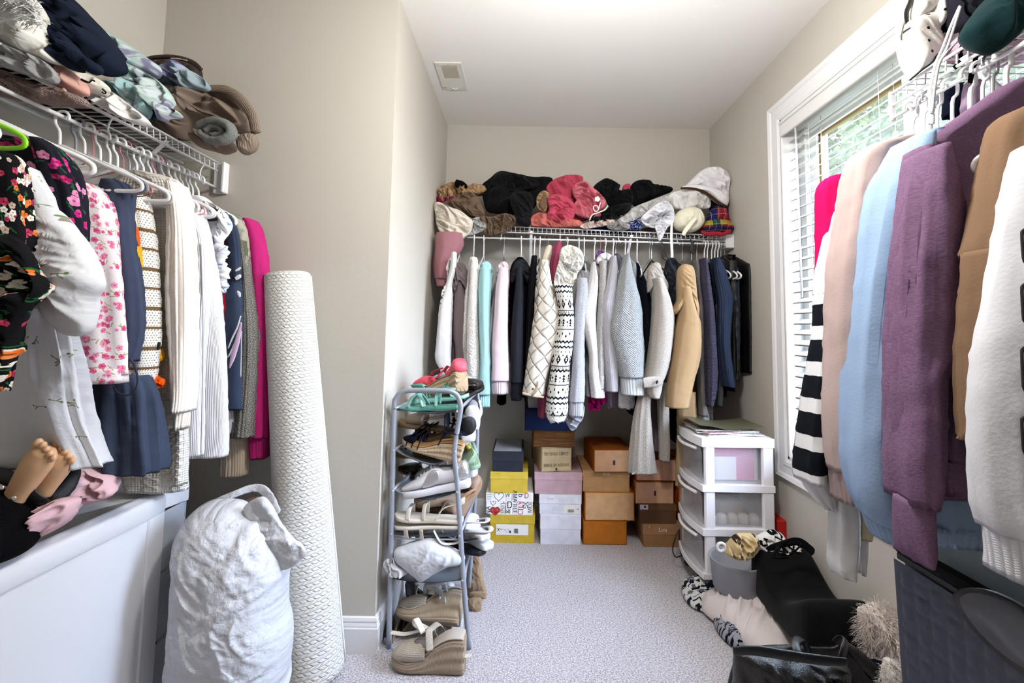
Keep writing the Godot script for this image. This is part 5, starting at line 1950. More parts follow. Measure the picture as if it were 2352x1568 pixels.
	garment("striped_pullover","fuzzy pale grey and white pullover with a rolled striped collar","sweater",cloth(Color(0.80,0.79,0.785),"knit",{"tone": "heather"}),[
		["body","l",back_body(1388,590,880,0.02),0,0],
		["collar","s",[[1374,606,6],[1380,593,8],[1392,589,9],[1402,595,8],[1404,603,5]],2.36,0.8,{},cloth(Color.WHITE,"rib",{"picture": ImageTexture.create_from_image(stripe),"tile": 0.03})],
		["sleeve","d",[[600,1377,1394],[644,1376,1393],[700,1373,1390],[780,1368,1386],[850,1366,1388],[892,1365,1388]],2.29,0.04]])
	garment("dusk_tee","grey-blue tee shoulder beside the pale rib knit","t-shirt",cloth(Color(0.30,0.31,0.35),"jersey"),[["body","l",back_body(1418,586,840,0.02),0,0],["shoulder","d",[[584,1412,1420],[610,1412,1426],[660,1408,1424]],2.38,0.04]])
	garment("pale_rib_cardigan","pale lavender grey rib knit cardigan","cardigan",cloth(Color(0.74,0.735,0.765),"rib",{"tone": "heather","tile": 0.07}),[
		["body","l",back_body(1402,600,880,0.028),0,0],
		["sleeve","d",[[590,1402,1414],[620,1396,1418],[660,1388,1416],[700,1377,1413],[728,1379,1414],[785,1381,1415],[841,1385,1419],[865,1389,1418],[898,1392,1417]],2.28,0.05]])
	garment("fringe_scarf","lilac grey fringed scarf ends hanging below the rib cardigan","scarf",cloth(Color(0.50,0.45,0.50),"rib"),[["end","d",[[880,1392,1420],[915,1393,1419],[935,1396,1416]],2.40,0.02,{"fray": 0.02}],["tassel","s",[[1400,900,3],[1402,920,3],[1404,935,2]],2.36,0.6]])
	var steel := cloth(Color(0.72,0.735,0.745),"seed",{"tone": "heather","tile": 0.10})
	garment("moss_stitch_sweater","thick light grey moss-stitch sweater with deep ribbed cuff","sweater",steel,[
		["body","l",back_body(1440,592,880,0.035),0,0],
		["sleeve","d",[[586,1434,1442],[604,1428,1446],[644,1418,1457],[700,1407,1471],[756,1396,1474],[799,1404,1477],[841,1415,1476],[866,1420,1476]],2.26,0.07,{"wrinkle": 0.002}],
		["cuff","d",[[862,1423,1477],[885,1425,1478],[905,1427,1480]],2.26,0.06,{"fold": 0.002,"wrinkle": 0.001},cloth(Color(0.72,0.735,0.745),"rib",{"tile": 0.11})]])
	garment("fluffy_sweater","fluffy white sweater whose cuff shows below moss stitch one","sweater",cloth(Color(0.86,0.86,0.87),"sherpa"),[["body","l",back_body(1430,640,900,0.02),0,0],["sleeve","d",[[840,1424,1452],[895,1421,1456],[925,1420,1457],[936,1422,1455]],2.36,0.05,{"fray": 0.008}]])
	garment("navy_shirt","dark navy shirt hanging crooked between grey sweater and oatmeal coat","shirt",cloth(Color(0.065,0.075,0.115),"jersey"),[
		["body","d",[[612,1447,1455],[640,1450,1472],[665,1452,1482],[700,1460,1486],[800,1462,1482],[900,1450,1480],[950,1446,1470]],2.50,0.14]])
	var oat := cloth(Color(0.71,0.68,0.65),"fleece",{"tone": "heather","tile": 0.18})
	garment("oatmeal_coat","long oatmeal wool coat with wide collar and buttoned cuff strap","coat",oat,[
		["body","l",back_body(1512,620,900,0.04),0,0],
		["collar","c",[[1489,616],[1502,603],[1514,605],[1520,622],[1527,640],[1535,655],[1530,676],[1520,652],[1508,648],[1495,662],[1487,672],[1486,640]],2.28,0.05,{"fold": 0.008}],
		["sleeve","d",[[640,1498,1516],[660,1500,1528],[700,1500,1542],[728,1498,1547],[785,1493,1543],[841,1486,1533],[870,1480,1521],[891,1480,1516],[912,1488,1510]],2.24,0.065,{"wrinkle": 0.002}],
		["cuff_strap","s",[[1478,879,11],[1495,877,12.5],[1510,876,12],[1520,873,9]],2.172,0.25],
		["button","s",[[1506,876,0.5],[1509,877,5],[1512,878,0.5]],2.155,0.8,{"sides": 20},plain(Color(0.14,0.12,0.10),0.3)],
		["front_panel","d",[[880,1472,1494],[950,1458,1495],[1000,1452,1498],[1050,1446,1501],[1086,1443,1504]],2.26,0.03,{"fold": 0.012}],
		["back_panel","d",[[880,1508,1536],[960,1511,1538],[1020,1512,1540],[1057,1513,1538]],2.36,0.03],
		["lining","d",[[880,1485,1520],[980,1485,1520],[1035,1485,1520]],2.42,0.02,{},cloth(Color(0.34,0.30,0.30),"jersey")]])
	garment("black_jacket","black hooded jacket between the oatmeal coat and camel coat","jacket",black,[
		["body","l",back_body(1545,600,1010,0.03,1.0),0,0],
		["hood","c",[[1527,612],[1533,595],[1548,592],[1556,604],[1560,616],[1552,640],[1553,690],[1540,712],[1536,680],[1524,640]],2.36,0.05,{"fold": 0.014},coal]])
	var camel := cloth(Color(0.585,0.485,0.365),"fleece",{"tile": 0.16})
	garment("camel_coat","long camel wool coat with a draped wide collar","coat",camel,[
		["body","l",back_body(1578,620,940,0.04),0,0],
		["collar","c",[[1556,620],[1566,608],[1578,607],[1590,614],[1596,650],[1600,690],[1604,716],[1601,738],[1592,716],[1576,694],[1560,688],[1554,706],[1552,722],[1541,719],[1546,708],[1554,690],[1554,650]],2.22,0.06,{"fold": 0.008,"centre": [1578,660]}],
		["sleeve","d",[[660,1558,1582],[692,1557,1590],[728,1556,1603],[756,1551,1608],[813,1544,1606],[841,1539,1600],[870,1535,1592],[897,1532,1587],[934,1529,1580]],2.22,0.065,{"wrinkle": 0.002}],
		["front_panel","d",[[900,1556,1598],[980,1555,1598],[1040,1553,1588],[1115,1552,1574]],2.34,0.03],
		["back_panel","d",[[880,1585,1616],[960,1590,1614],[1000,1588,1610]],2.44,0.03]])
	garment("grey_sweatshirt","mid grey sweatshirt sleeve hanging by the navy tweed sweater","sweatshirt",cloth(Color(0.47,0.455,0.455),"fleece",{"tone": "heather"}),[
		["body","l",back_body(1604,602,900,0.02),0,0],
		["sleeve","d",[[600,1590,1601],[644,1594,1608],[756,1600,1613],[840,1600,1616],[930,1604,1619],[952,1604,1626]],2.34,0.045],
		["cuff","d",[[948,1605,1626],[972,1606,1630]],2.34,0.035,{},cloth(Color(0.50,0.49,0.49),"rib")]])
	garment("tweed_sweater","navy and grey flecked knit sweater","sweater",cloth(Color(0.36,0.35,0.44),"knit",{"tone": "tweed","tile": 0.07}),[
		["body","l",back_body(1618,602,900,0.022),0,0],
		["sleeve","d",[[595,1608,1619],[644,1606,1627],[700,1612,1634],[785,1616,1641],[841,1618,1645],[891,1619,1643],[930,1620,1634]],2.30,0.05]])
	garment("speckled_scarf","black and white speckled scarf end below the flecked sweater","scarf",cloth(Color(0.62,0.60,0.60),"knit",{"tone": "tweed","tile": 0.05}),[["end","d",[[900,1624,1638],[950,1620,1637],[978,1620,1634]],2.42,0.015,{"fray": 0.012}]])
	garment("black_cardigan","plain black cardigan behind the flecked sweater","cardigan",black,[["body","l",back_body(1632,606,900,0.022),0,0],["sleeve","d",[[606,1624,1636],[700,1630,1644],[840,1636,1650],[900,1640,1652]],2.36,0.04]])
	garment("moss_shirt","dark grey-green sweatshirt with its cuff below navy rib sweater","sweatshirt",cloth(Color(0.20,0.205,0.20),"fleece"),[["sleeve","d",[[700,1636,1650],[815,1640,1658],[880,1638,1660],[915,1637,1659],[931,1640,1657]],2.35,0.04],["body","l",back_body(1650,640,890,0.018),0,0]])
	garment("navy_rib_sweater","steel navy chunky rib sweater near the window wall","sweater",cloth(Color(0.155,0.19,0.265),"rib",{"tile": 0.10}),[
		["body","l",back_body(1660,600,860,0.028),0,0],
		["sleeve","d",[[594,1635,1648],[616,1637,1660],[650,1642,1670],[686,1648,1679],[728,1648,1677],[785,1648,1675],[840,1653,1679],[888,1660,1686]],2.30,0.05],
		["far_sleeve","d",[[700,1672,1684],[760,1674,1688],[814,1676,1691]],2.42,0.03]])
	garment("leather_jacket","black leather jacket at the window end of the rod","jacket",cloth(Color(0.035,0.033,0.034),"leather",{"rough": 0.42,"spec": 0.5}),[
		["body","l",back_body(1684,592,850,0.03),0,0],
		["collar","c",[[1654,592],[1668,584],[1684,588],[1692,604],[1688,622],[1672,618],[1660,606]],2.44,0.04,{"fold": 0.016,"scale": 20.0}],
		["sleeve","d",[[600,1664,1686],[640,1668,1693],[700,1674,1697],[756,1678,1698],[820,1681,1696],[872,1680,1691]],2.40,0.045,{"wrinkle": 0.007}]])
	var dusty := cloth(Color(0.60,0.42,0.45),"fleece")
	garment("dusty_pink_sweatshirt","dusty pink sweatshirt sleeve trailing off the wire shelf by the wall","sweatshirt",dusty,[
		["sleeve","d",[[536,1002,1062],[556,998,1064],[575,999,1058],[600,998,1040],[625,999,1034],[642,1001,1033]],2.45,0.05,{"fold": 0.014,"folds": 3.5}],
		["cuff","d",[[640,1001,1033],[660,1003,1031]],2.45,0.04,{},cloth(Color(0.60,0.42,0.45),"rib")]])
func fair_isle() -> ImageTexture:
	var img := blank(256,256,Color(0.84,0.84,0.83))
	var k := Color(0.09,0.10,0.12)
	for x in 256:                                   # zigzag bands
		var z := absi(x % 32 - 16)
		img.fill_rect(Rect2i(x,2 + z / 2,1,9),k)
		img.fill_rect(Rect2i(x,34 - z / 2,1,8),k)
		img.fill_rect(Rect2i(x,120,1,4),k)
		img.fill_rect(Rect2i(x,206,1,4),k)
		img.fill_rect(Rect2i(x,134 + z / 2,1,10),k)
	for j in 8:
		for i in 2:
			disc(img,16 + 32 * j + 16 * i,56 + 16 * i,4,k)
		img.fill_rect(Rect2i(32 * j + 4,126,5,8),k)
		img.fill_rect(Rect2i(32 * j + 20,126,5,8),k)
	for j in 4:                                     # dark diamonds with a light heart,and fir trees
		var cx := 32 + 64 * j
		for dy in range(-22,23):
			var hw := 22 - absi(dy)
			img.fill_rect(Rect2i(maxi(cx - hw,0),92 + dy,mini(hw * 2,256 - cx + hw),1),k)
		img.fill_rect(Rect2i(cx - 6,84,12,14),Color(0.90,0.90,0.89))
		img.fill_rect(Rect2i(cx - 3,88,6,6),k)
		for dy in 34:
			var hw := (dy % 12) + 2
			img.fill_rect(Rect2i(cx - hw,160 + dy,hw * 2,1),k)
		disc(img,cx + 30,175,5,k)
		disc(img,cx + 30,192,3,k)
		disc(img,cx,228,6,k)
		disc(img,cx + 32,240,6,k)
	return ImageTexture.create_from_image(img)
func build_right_clothes() -> void:
	garment("pink_shirt","vivid pink shirt farthest along the window rod","shirt",cloth(Color(0.90,0.05,0.35),"jersey",{"through": 0.3}),[
		["body","d",[[405,1950,2060],[430,1925,2100],[500,1920,2120],[800,1930,2120],[1000,1935,2120]],1.06,0.02],
		["sleeve","d",[[408,1900,1950],[418,1888,1945],[440,1883,1935],[500,1885,1925],[580,1886,1915],[660,1887,1905],[760,1890,1910]],1.04,0.03]])
	var band := blank(64,128,Color(0.85,0.85,0.865))
	for x in 64:
		band.fill_rect(Rect2i(x,30 + x / 6,1,78),Color(0.075,0.085,0.11))
	garment("striped_sweatshirt","white sweatshirt with bold black bands down its sleeve","sweatshirt",cloth(Color(0.85,0.85,0.865),"fleece",{"through": 0.2}),[
		["body","d",[[400,1990,2080],[440,1960,2140],[700,1950,2140],[1000,1945,2140],[1080,1945,2140]],1.02,0.02],
		["sleeve","d",[[470,1928,1962],[560,1905,1945],[640,1888,1925],[680,1886,1918]],1.0,0.04],
		["banded_sleeve","d",[[676,1884,1918],[760,1879,1914],[860,1862,1906],[960,1848,1898],[1060,1838,1884],[1102,1837,1883]],1.0,0.045,{},cloth(Color.WHITE,"fleece",{"picture": ImageTexture.create_from_image(band),"tile": 0.0785,"ratio": 0.4})],
		["cuff","d",[[1085,1836,1912],[1110,1846,1914],[1140,1868,1915],[1163,1888,1904]],1.005,0.03]])
	garment("white_shirt","long white shirt with sleeves hanging toward the black cushion","shirt",cloth(Color(0.85,0.85,0.865),"jersey",{"through": 0.2}),[
		["sleeve","d",[[640,1910,1950],[900,1902,1945],[1050,1908,1950],[1150,1914,1962],[1215,1916,1964],[1265,1911,1962],[1300,1914,1958],[1318,1922,1952]],0.985,0.03],
		["placket","d",[[1100,1880,1918],[1140,1890,1920],[1163,1900,1915]],1.0,0.02]])
	garment("cream_shirt","cream satin shirt with its cuff beside the white sleeve","shirt",cloth(Color(0.88,0.84,0.73),"jersey",{"rough": 0.5,"through": 0.2}),[
		["sleeve","d",[[900,1950,1990],[1100,1955,1998],[1165,1962,1998],[1220,1962,1994],[1232,1962,1990]],1.0,0.025],
		["cuff","d",[[1228,1960,1990],[1280,1962,1984],[1312,1965,1977]],1.0,0.02,{},cloth(Color(0.86,0.855,0.85),"jersey")]])
	var mush := cloth(Color(0.70,0.62,0.61),"fleece")
	garment("mushroom_sweatshirt","mushroom pink sweatshirt with stitched shoulder seams","sweatshirt",mush,[
		["body","d",[[318,2060,2130],[335,2000,2150],[370,1975,2200],[450,1965,2240],[600,1960,2250],[1000,1950,2250],[1120,1950,2250]],0.96,0.025],
		["sleeve","d",[[340,1985,2050],[362,1958,2040],[400,1946,2020],[460,1938,2005],[520,1930,1990],[600,1917,1972],[700,1911,1970],[850,1907,1962],[980,1903,1955],[1078,1912,1962]],0.93,0.045],
		["cuff","d",[[1074,1914,1962],[1110,1918,1968],[1150,1924,1975]],0.93,0.035,{},cloth(Color(0.64,0.56,0.555),"rib")]])
	var sky := cloth(Color(0.56,0.65,0.775),"fleece")
	garment("sky_hoodie","light sky blue sweatshirt draped over the dark hamper","sweatshirt",sky,[
		["body","d",[[316,2090,2160],[335,2075,2250],[400,2060,2290],[600,2055,2295],[900,2058,2295],[1100,2062,2285],[1170,2070,2278],[1205,2080,2270],[1232,2090,2255]],0.88,0.05,{"fold": 0.014}],
		["sleeve","d",[[328,2068,2100],[360,2052,2105],[430,2022,2098],[500,2005,2090],[600,1988,2078],[700,1975,2070],[800,1965,2064],[900,1957,2062],[1000,1952,2062],[1080,1953,2066],[1150,1967,2072],[1190,1990,2076]],0.86,0.06,{"fold": 0.010}],
		["cuff","d",[[1180,1990,2068],[1215,2005,2064],[1235,2015,2062]],0.86,0.04,{},cloth(Color(0.56,0.65,0.775),"rib")],
		["hem_rib","d",[[1196,2082,2272],[1234,2090,2258]],0.88,0.052,{},cloth(Color(0.56,0.65,0.775),"rib")]])
	var plum := cloth(Color(0.50,0.385,0.50),"jersey",{"tone": "melange","tile": 0.16})
	var plum_f := cloth(Color(0.50,0.385,0.50),"jersey",{"tone": "melange","tile": 0.16})
	garment("plum_sweatshirt","heather plum sweatshirt with crossed long sleeves","sweatshirt",plum,[
		["body","d",[[185,2330,2420],[205,2290,2450],[245,2235,2480],[300,2155,2490],[330,2112,2490],[380,2096,2490],[500,2085,2490],[700,2068,2490],[900,2060,2490],[1060,2062,2490],[1142,2068,2490]],0.835,0.025,{"fold": 0.010}],
		["side_fold","d",[[345,2096,2122],[450,2080,2106],[600,2064,2094],[800,2051,2085],[950,2048,2082],[1040,2056,2086]],0.775,0.03],
		["sleeve","d",[[350,2112,2140],[420,2098,2160],[500,2090,2182],[600,2080,2196],[660,2076,2203],[720,2074,2204],[775,2074,2186],[820,2072,2160],[865,2070,2132],[920,2072,2128],[980,2068,2130],[1060,2062,2134],[1110,2064,2130],[1150,2070,2124]],0.755,0.045,{"fold": 0.010,"wrinkle": 0.003}],
		["cuff","d",[[1142,2070,2123],[1200,2069,2122],[1260,2075,2118],[1282,2086,2106]],0.755,0.035,{},plum_f],
		["far_sleeve","d",[[560,2180,2205],[640,2186,2216],[720,2182,2226],[800,2160,2224],[880,2155,2214],[960,2145,2208],[1052,2134,2202]],0.765,0.03],
		["far_cuff","d",[[1046,2134,2198],[1090,2136,2194],[1130,2138,2190]],0.765,0.025,{},plum_f]])
	garment("caramel_sweatshirt","caramel brown sweatshirt between the plum and the printed white one","sweatshirt",cloth(Color(0.475,0.375,0.295),"fleece"),[
		["body","d",[[245,2350,2460],[300,2310,2500],[500,2300,2520],[900,2290,2520],[1080,2290,2520]],0.69,0.02],
		["sleeve","d",[[256,2325,2400],[275,2298,2400],[320,2280,2390],[400,2264,2370],[500,2248,2345],[575,2236,2318],[590,2238,2314]],0.665,0.04],
		["lower_sleeve","d",[[576,2237,2318],[650,2233,2305],[760,2231,2290],[860,2234,2272],[960,2243,2262],[1020,2247,2258]],0.663,0.038]])
	var chalk := cloth(Color(0.80,0.80,0.825),"fleece")
	var t := garment("printed_sweatshirt","white sweatshirt with pink and black street lettering down the sleeve","sweatshirt",chalk,[
		["sleeve","d",[[330,2365,2480],[400,2344,2480],[500,2325,2480],[600,2305,2480],[700,2284,2480],[800,2262,2470],[900,2252,2460],[1000,2252,2455],[1100,2257,2450],[1190,2270,2440],[1225,2285,2435]],0.60,0.045],
		["cuff","d",[[1215,2288,2430],[1270,2296,2425],[1325,2302,2420]],0.60,0.04,{},cloth(Color(0.80,0.80,0.83),"rib")]])
	var ink := plain(Color(0.04,0.04,0.06),0.8)
	for q in [[524,606,Color(0.78,0.22,0.55)],[650,745,Color(0.78,0.22,0.55)],[795,905,Color(0.75,0.20,0.50)],[955,1045,Color(0.70,0.28,0.16)]]:
		var m: float = (q[0] + q[1]) * 0.5
		part("print_outline",crumple([[2346,q[0] + 4],[2352,q[0]],[2396,q[0] - 14],[2400,q[0]],[2402,q[1] - 40],[2398,q[1] - 30],[2364,q[1] - 8],[2356,q[1]],[2350,q[1] - 10]],0.556,0.003,{"fold": 0.0,"rough": 0.0,"n": 24,"rings": 4,"back": 2.0}),ink,t)
		part("print_fill",crumple([[2353,q[0] + 14],[2358,q[0] + 8],[2388,q[0] + 2],[2392,q[0] + 10],[2392,q[1] - 52],[2388,q[1] - 44],[2360,q[1] - 26],[2356,q[1] - 28]],0.5535,0.003,{"fold": 0.0,"rough": 0.0,"n": 24,"rings": 4,"back": 2.0}),plain(q[2],0.8),t)
func build_hangers() -> void:
	# along the nearer wall
	var L := Vector3(-1.172,1.662 + 0.0055,0)
	for q in [[0.77,"white",12.0,"white hanger holding the black garden print dress"],[0.80,"thick",-8.0,"thick white hanger just behind the black floral dress"],[0.84,"lime",4.0,"lime green plastic hanger"],[0.87,"white",6.0,"white hanger holding the white sprigged dress"],[0.91,"thick",-6.0,"thick white hanger with a rounded end over the magenta floral top"],[0.95,"thick",14.0,"thick white hanger holding the navy floral top"],[1.0,"white",3.0,"white hanger holding the pink floral blouse"],[1.05,"grey",-4.0,"grey plastic hanger holding the slate wrap top"],[1.08,"white",10.0,"white hanger holding the purple top"],[1.11,"pink",-12.0,"pink wire hanger tilted over the crochet cardigan"],[1.135,"white",16.0,"white hanger holding the crochet cardigan"],[1.17,"white",-7.0,"empty white hanger beside the pink wire one"],[1.20,"white",8.0,"white hanger holding the cream cable cardigan"],[1.225,"pink",20.0,"pink wire hanger over the cream cable cardigan"],[1.25,"wire",3.0,"bare metal wire hanger on the nearer rod"],[1.28,"white",-5.0,"white hanger behind the cream cable cardigan"],[1.31,"white",5.0,"white hanger holding the white cable sweater"],[1.345,"white",0.0,"white hanger holding the white rib sweater"],[1.365,"rose",4.0,"pale pink plastic hanger"],[1.39,"black",-3.0,"black slim hanger by the white rib sweater"],[1.41,"white",2.0,"white hanger holding the blue flowered blouse"],[1.45,"white",6.0,"white hanger holding the dark red top"],[1.48,"thick",-2.0,"thick white hanger holding the navy tee"],[1.51,"white",3.0,"white hanger holding the olive patched shirt"],[1.54,"white",-4.0,"white hanger holding the beige ribbed sweater"],[1.565,"white",2.0,"white hanger holding the grey marled cardigan"],[1.60,"white",0.0,"white hanger holding the hot pink sweatshirt"]]:
		hang(q[1],L + Vector3(0,0,-LM(q[0])),q[2],q[3])
	# the end wall: a hanger at the pixel where each hook shows
	for q in [[1056,"white","white hanger holding the mauve grey hoodie"],[1043,"white","white hanger holding the leafy printed tee"],[1089,"white","white hanger holding the white plush sweater"],[1112,"white","white hanger holding the aqua hoodie"],[1158,"wire","wire hanger holding the pale pink hoodie"],[1198,"white","white hanger holding the charcoal-sleeved black hoodie"],[1228,"white","white hanger holding the slim black hoodie"],[1240,"white","white hanger holding the ivory quilted jacket"],[1260,"wire","wire hanger holding the dusky rose knit"],[1303,"white","white hanger holding the patterned fleece jacket"],[1330,"white","white hanger holding the mid grey hoodie"],[1342,"white","white hanger holding the pale heather sweatshirt"],[1365,"white","white hanger holding the warm white sweater"],[1379,"pink","pink wire hanger under the violet scarf"],[1390,"white","white hanger holding the striped collar pullover"],[1408,"white","white hanger holding the pale rib cardigan"],[1414,"wire","wire hanger holding the grey-blue tee"],[1436,"white","white hanger holding the moss-stitch sweater"],[1463,"white","white hanger holding the crooked navy shirt"],[1491,"wire","wire hanger holding the oatmeal coat"],[1496,"black","black hanger beside the oatmeal coat"],[1543,"white","white hanger holding the black hooded jacket"],[1566,"wire","wire hanger holding the camel coat"],[1588,"black","black hanger with a looped cord near the camel coat"],[1600,"wire","wire hanger holding the mid grey sweatshirt"],[1617,"white","white hanger holding the flecked navy sweater"],[1624,"white","white hanger holding the plain black cardigan"],[1634,"white","white hanger holding the grey-green sweatshirt"],[1641,"white","white hanger holding the navy rib sweater"],[1648,"white","spare white hanger next to the leather jacket"],[1655,"wire","metal hanger holding the leather jacket collar"],[1664,"wire","metal hanger at the window end of the end wall rod"]]:
		var t := inverse_lerp(1074.0,1663.0,q[0])
		var p := P(q[0],lerpf(545.0,561.0,t),2.53)
		hang(q[1],p + Vector3(0,0.0055,0),90.0 + 9.0 * sin(float(q[0])),q[2],0.03)
	var R := Vector3(0.915,1.688 + 0.0055,0)
	for q in [[0.60,"white",4.0,"white hanger holding the printed white sweatshirt"],[0.69,"white",-4.0,"white hanger holding the caramel sweatshirt"],[0.84,"thick",0.0,"thick white hanger holding the plum sweatshirt"],[0.865,"black",6.0,"black hanger on the window rod"],[0.885,"white",-5.0,"white hanger holding the sky blue sweatshirt"],[0.91,"thick",5.0,"thick white hanger beside the sky blue sweatshirt"],[0.95,"white",0.0,"white hanger holding the mushroom sweatshirt"],[0.985,"white",5.0,"white hanger holding the long white shirt"],[1.0,"velvet",-3.0,"pale velvet hanger holding the cream shirt"],[1.02,"white",3.0,"white hanger holding the black-banded sweatshirt"],[1.05,"white",-2.0,"white hanger holding the vivid pink shirt"]]:
		hang(q[1],R + Vector3(0,0,-q[0]),180.0 + q[2],q[3],0.10 if q[0] < 0.85 else 0.055)
# ---------------------------------------------------------------- what stands outside the window
func build_outside() -> void:
	structure("ground",box_mesh(Vector3(1.6,-3.2,-40),Vector3(60,-3.0,40),0.0),laid(Color(0.36,0.40,0.26),"carpet",1.0,"heather",2.0))
	var leaf := new_st()
	for k in 3:
		var b := Basis(Vector3(0,1,0),k * 1.1) * Basis(Vector3(1,0,0),0.5)
		quad(leaf,b * Vector3(-0.05,0,0),b * Vector3(0,-0.03,0),b * Vector3(0.06,0,0),b * Vector3(0,0.035,0))
	var leaf_mesh := leaf.commit()
	var g := RandomNumberGenerator.new()
	g.seed = 77
	var spots := [[7.5,-10.0,10.5,2.9,Color(0.22,0.25,0.12),"broad green tree outside the window, nearest the house"],[9.0,-14.5,11.5,3.2,Color(0.28,0.27,0.14),"olive brown tree outside behind the nearest one"],[7.0,-5.0,9.5,2.6,Color(0.19,0.24,0.13),"dark green tree outside, toward the street side"]]
	for q in spots:
		var t := thing("garden_tree",q[5],"tree","")
		t.set_meta("placed",true)
		t.position = Vector3(q[0],-3.0,q[1])
		var st := new_st()
		tube(st,smooth_path([Vector3(0,0,0),Vector3(0.1,q[2] * 0.3,0.05),Vector3(0.0,q[2] * 0.6,0.1),Vector3(0.1,q[2] * 0.9,0)],4),[0.18,0.16,0.12,0.05],10)
		for k in 9:
			var y0: float = q[2] * g.randf_range(0.35,0.8)
			var a := g.randf() * TAU
			tube(st,smooth_path([Vector3(0.05,y0,0.05),Vector3(cos(a) * 0.8,y0 + 0.5,sin(a) * 0.8),Vector3(cos(a) * 1.7,y0 + 0.9,sin(a) * 1.7)],4),[0.06,0.04,0.015],6)
		part("trunk",done(st),laid(Color(0.24,0.19,0.14),"leather",0.9),t)
		var mm := MultiMesh.new()
		mm.transform_format = MultiMesh.TRANSFORM_3D
		mm.mesh = leaf_mesh
		var n := 7000
		mm.instance_count = n
		for k in n:
			var clump := Vector3.ZERO
			var h := hash(k / 26) % 1000 / 1000.0
			var h2 := hash(k / 26 + 991) % 1000 / 1000.0
			var h3 := hash(k / 26 + 5717) % 1000 / 1000.0
			var a := h * TAU
			var rr: float = q[3] * sqrt(h2)
			clump = Vector3(cos(a) * rr,q[2] * lerpf(0.42,1.08,h3),sin(a) * rr)
			var p := clump + Vector3(g.randfn(0,0.34),g.randfn(0,0.24),g.randfn(0,0.34))
			mm.set_instance_transform(k,Transform3D(Basis(Vector3(g.randf(),g.randf(),g.randf()).normalized(),g.randf() * TAU).scaled(Vector3.ONE * g.randf_range(1.3,2.4)),p))
		var mi := MultiMeshInstance3D.new()
		mi.name = "foliage"
		mi.multimesh = mm
		mi.material_override = cloth(q[4],"",{"through": 0.25,"rough": 0.8})
		mi.set_meta("kind","stuff")
		t.add_child(mi)
# ---------------------------------------------------------------- the shoe rack
func build_rack() -> void:
	var t := thing("shoe_rack","grey metal hoop shoe rack with sling shelves full of shoes","shoe rack")
	var steel := plain(Color(0.60,0.62,0.67),0.3,0.25)
	var sling := plain(Color(0.50,0.52,0.56),0.5)
	var zf := 1.72
	var zb := 2.0
	var front := []
	for q in [[893,1488],[897,1300],[901,1110],[905,945],[911,912],[930,898],[975,896],[1030,898],[1050,908],[1058,930],[1056,955],[1044,1036],[1051,1120],[1063,1310],[1077,1488]]:
		front.append(P(q[0],q[1],zf))
	var st := new_st()
	tube(st,smooth_path(front,5),0.0095,10)
	part("front_hoop",done(st),steel,t)
	var rear := []
	for q in [[953,1347],[962,1150],[972,930],[982,885],[1003,865],[1045,862],[1082,870],[1096,895],[1096,1000],[1092,1130],[1086,1230],[1077,1348]]:
		rear.append(P(q[0],q[1],zb))
	st = new_st()
	tube(st,smooth_path(rear,5),0.0085,10)
	part("rear_hoop",done(st),steel,t)
	# slings: front edge,then rear edge,left to right
	var tiers := [[[[910,936],[950,944],[1000,948],[1050,944]],[[968,912],[1010,916],[1060,914],[1094,902]]],
		[[[905,1033],[945,1052],[1000,1066],[1046,1036]],[[966,1000],[1010,1020],[1060,1005],[1094,966]]],
		[[[903,1124],[940,1140],[995,1144],[1050,1128]],[[962,1068],[1010,1090],[1060,1080],[1092,1052]]],
		[[[900,1224],[945,1230],[1000,1232],[1056,1228]],[[960,1170],[1010,1180],[1060,1170],[1090,1142]]],
		[[[898,1326],[945,1334],[1000,1336],[1062,1330]],[[957,1262],[1010,1270],[1060,1264],[1086,1250]]]]
	for k in tiers.size():
		var fa := []
		var ba := []
		for q in tiers[k][0]:
			fa.append(P(q[0],q[1],zf))
		for q in tiers[k][1]:
			ba.append(P(q[0],q[1],zb))
		var fp := smooth_path(fa,6)
		var bp := smooth_path(ba,6)
		var n := fp.size()
		var pts := PackedVector3Array()
		var uvs := PackedVector2Array()
		for r in 10:
			var lay: float = 0.0 if r < 5 else -0.003
			var s: float = r / 4.0 if r < 5 else (9 - r) / 4.0
			for j in n:
				pts.append(fp[j].lerp(bp[j],s) + Vector3(0,lay - 0.012 * sin(PI * s),0))
				uvs.append(Vector2(float(j) / n * 0.25,s * 0.3))
		st = new_st()
		grid(st,pts,uvs,10,n)
		part("sling_shelf",done(st),sling,t)
		st = new_st()
		rod_into(st,fp[0],bp[0],0.006,8)
		part("side_rail",done(st),steel,t)
		st = new_st()
		rod_into(st,fp[n - 1],bp[n - 1],0.006,8)
		part("side_rail",done(st),steel,t)
		for e in [fp[0],fp[n - 1]]:
			st = new_st()
			lathe(st,[Vector2(0,0.012),Vector2(0.003,0.012),Vector2(0.004,0.0095),Vector2(0.004,0.0)],Vector3.ZERO,10,Vector3.ONE,Transform3D(Basis(Vector3(1,0,0),PI / 2),e))
			part("bolt",done(st),plain(Color(0.75,0.75,0.76),0.3,0.8),t)
	st = new_st()
	rod_into(st,P(900,1236,zf),P(1056,1239,zf),0.0028,6)
	part("cross_bar",done(st),steel,t)
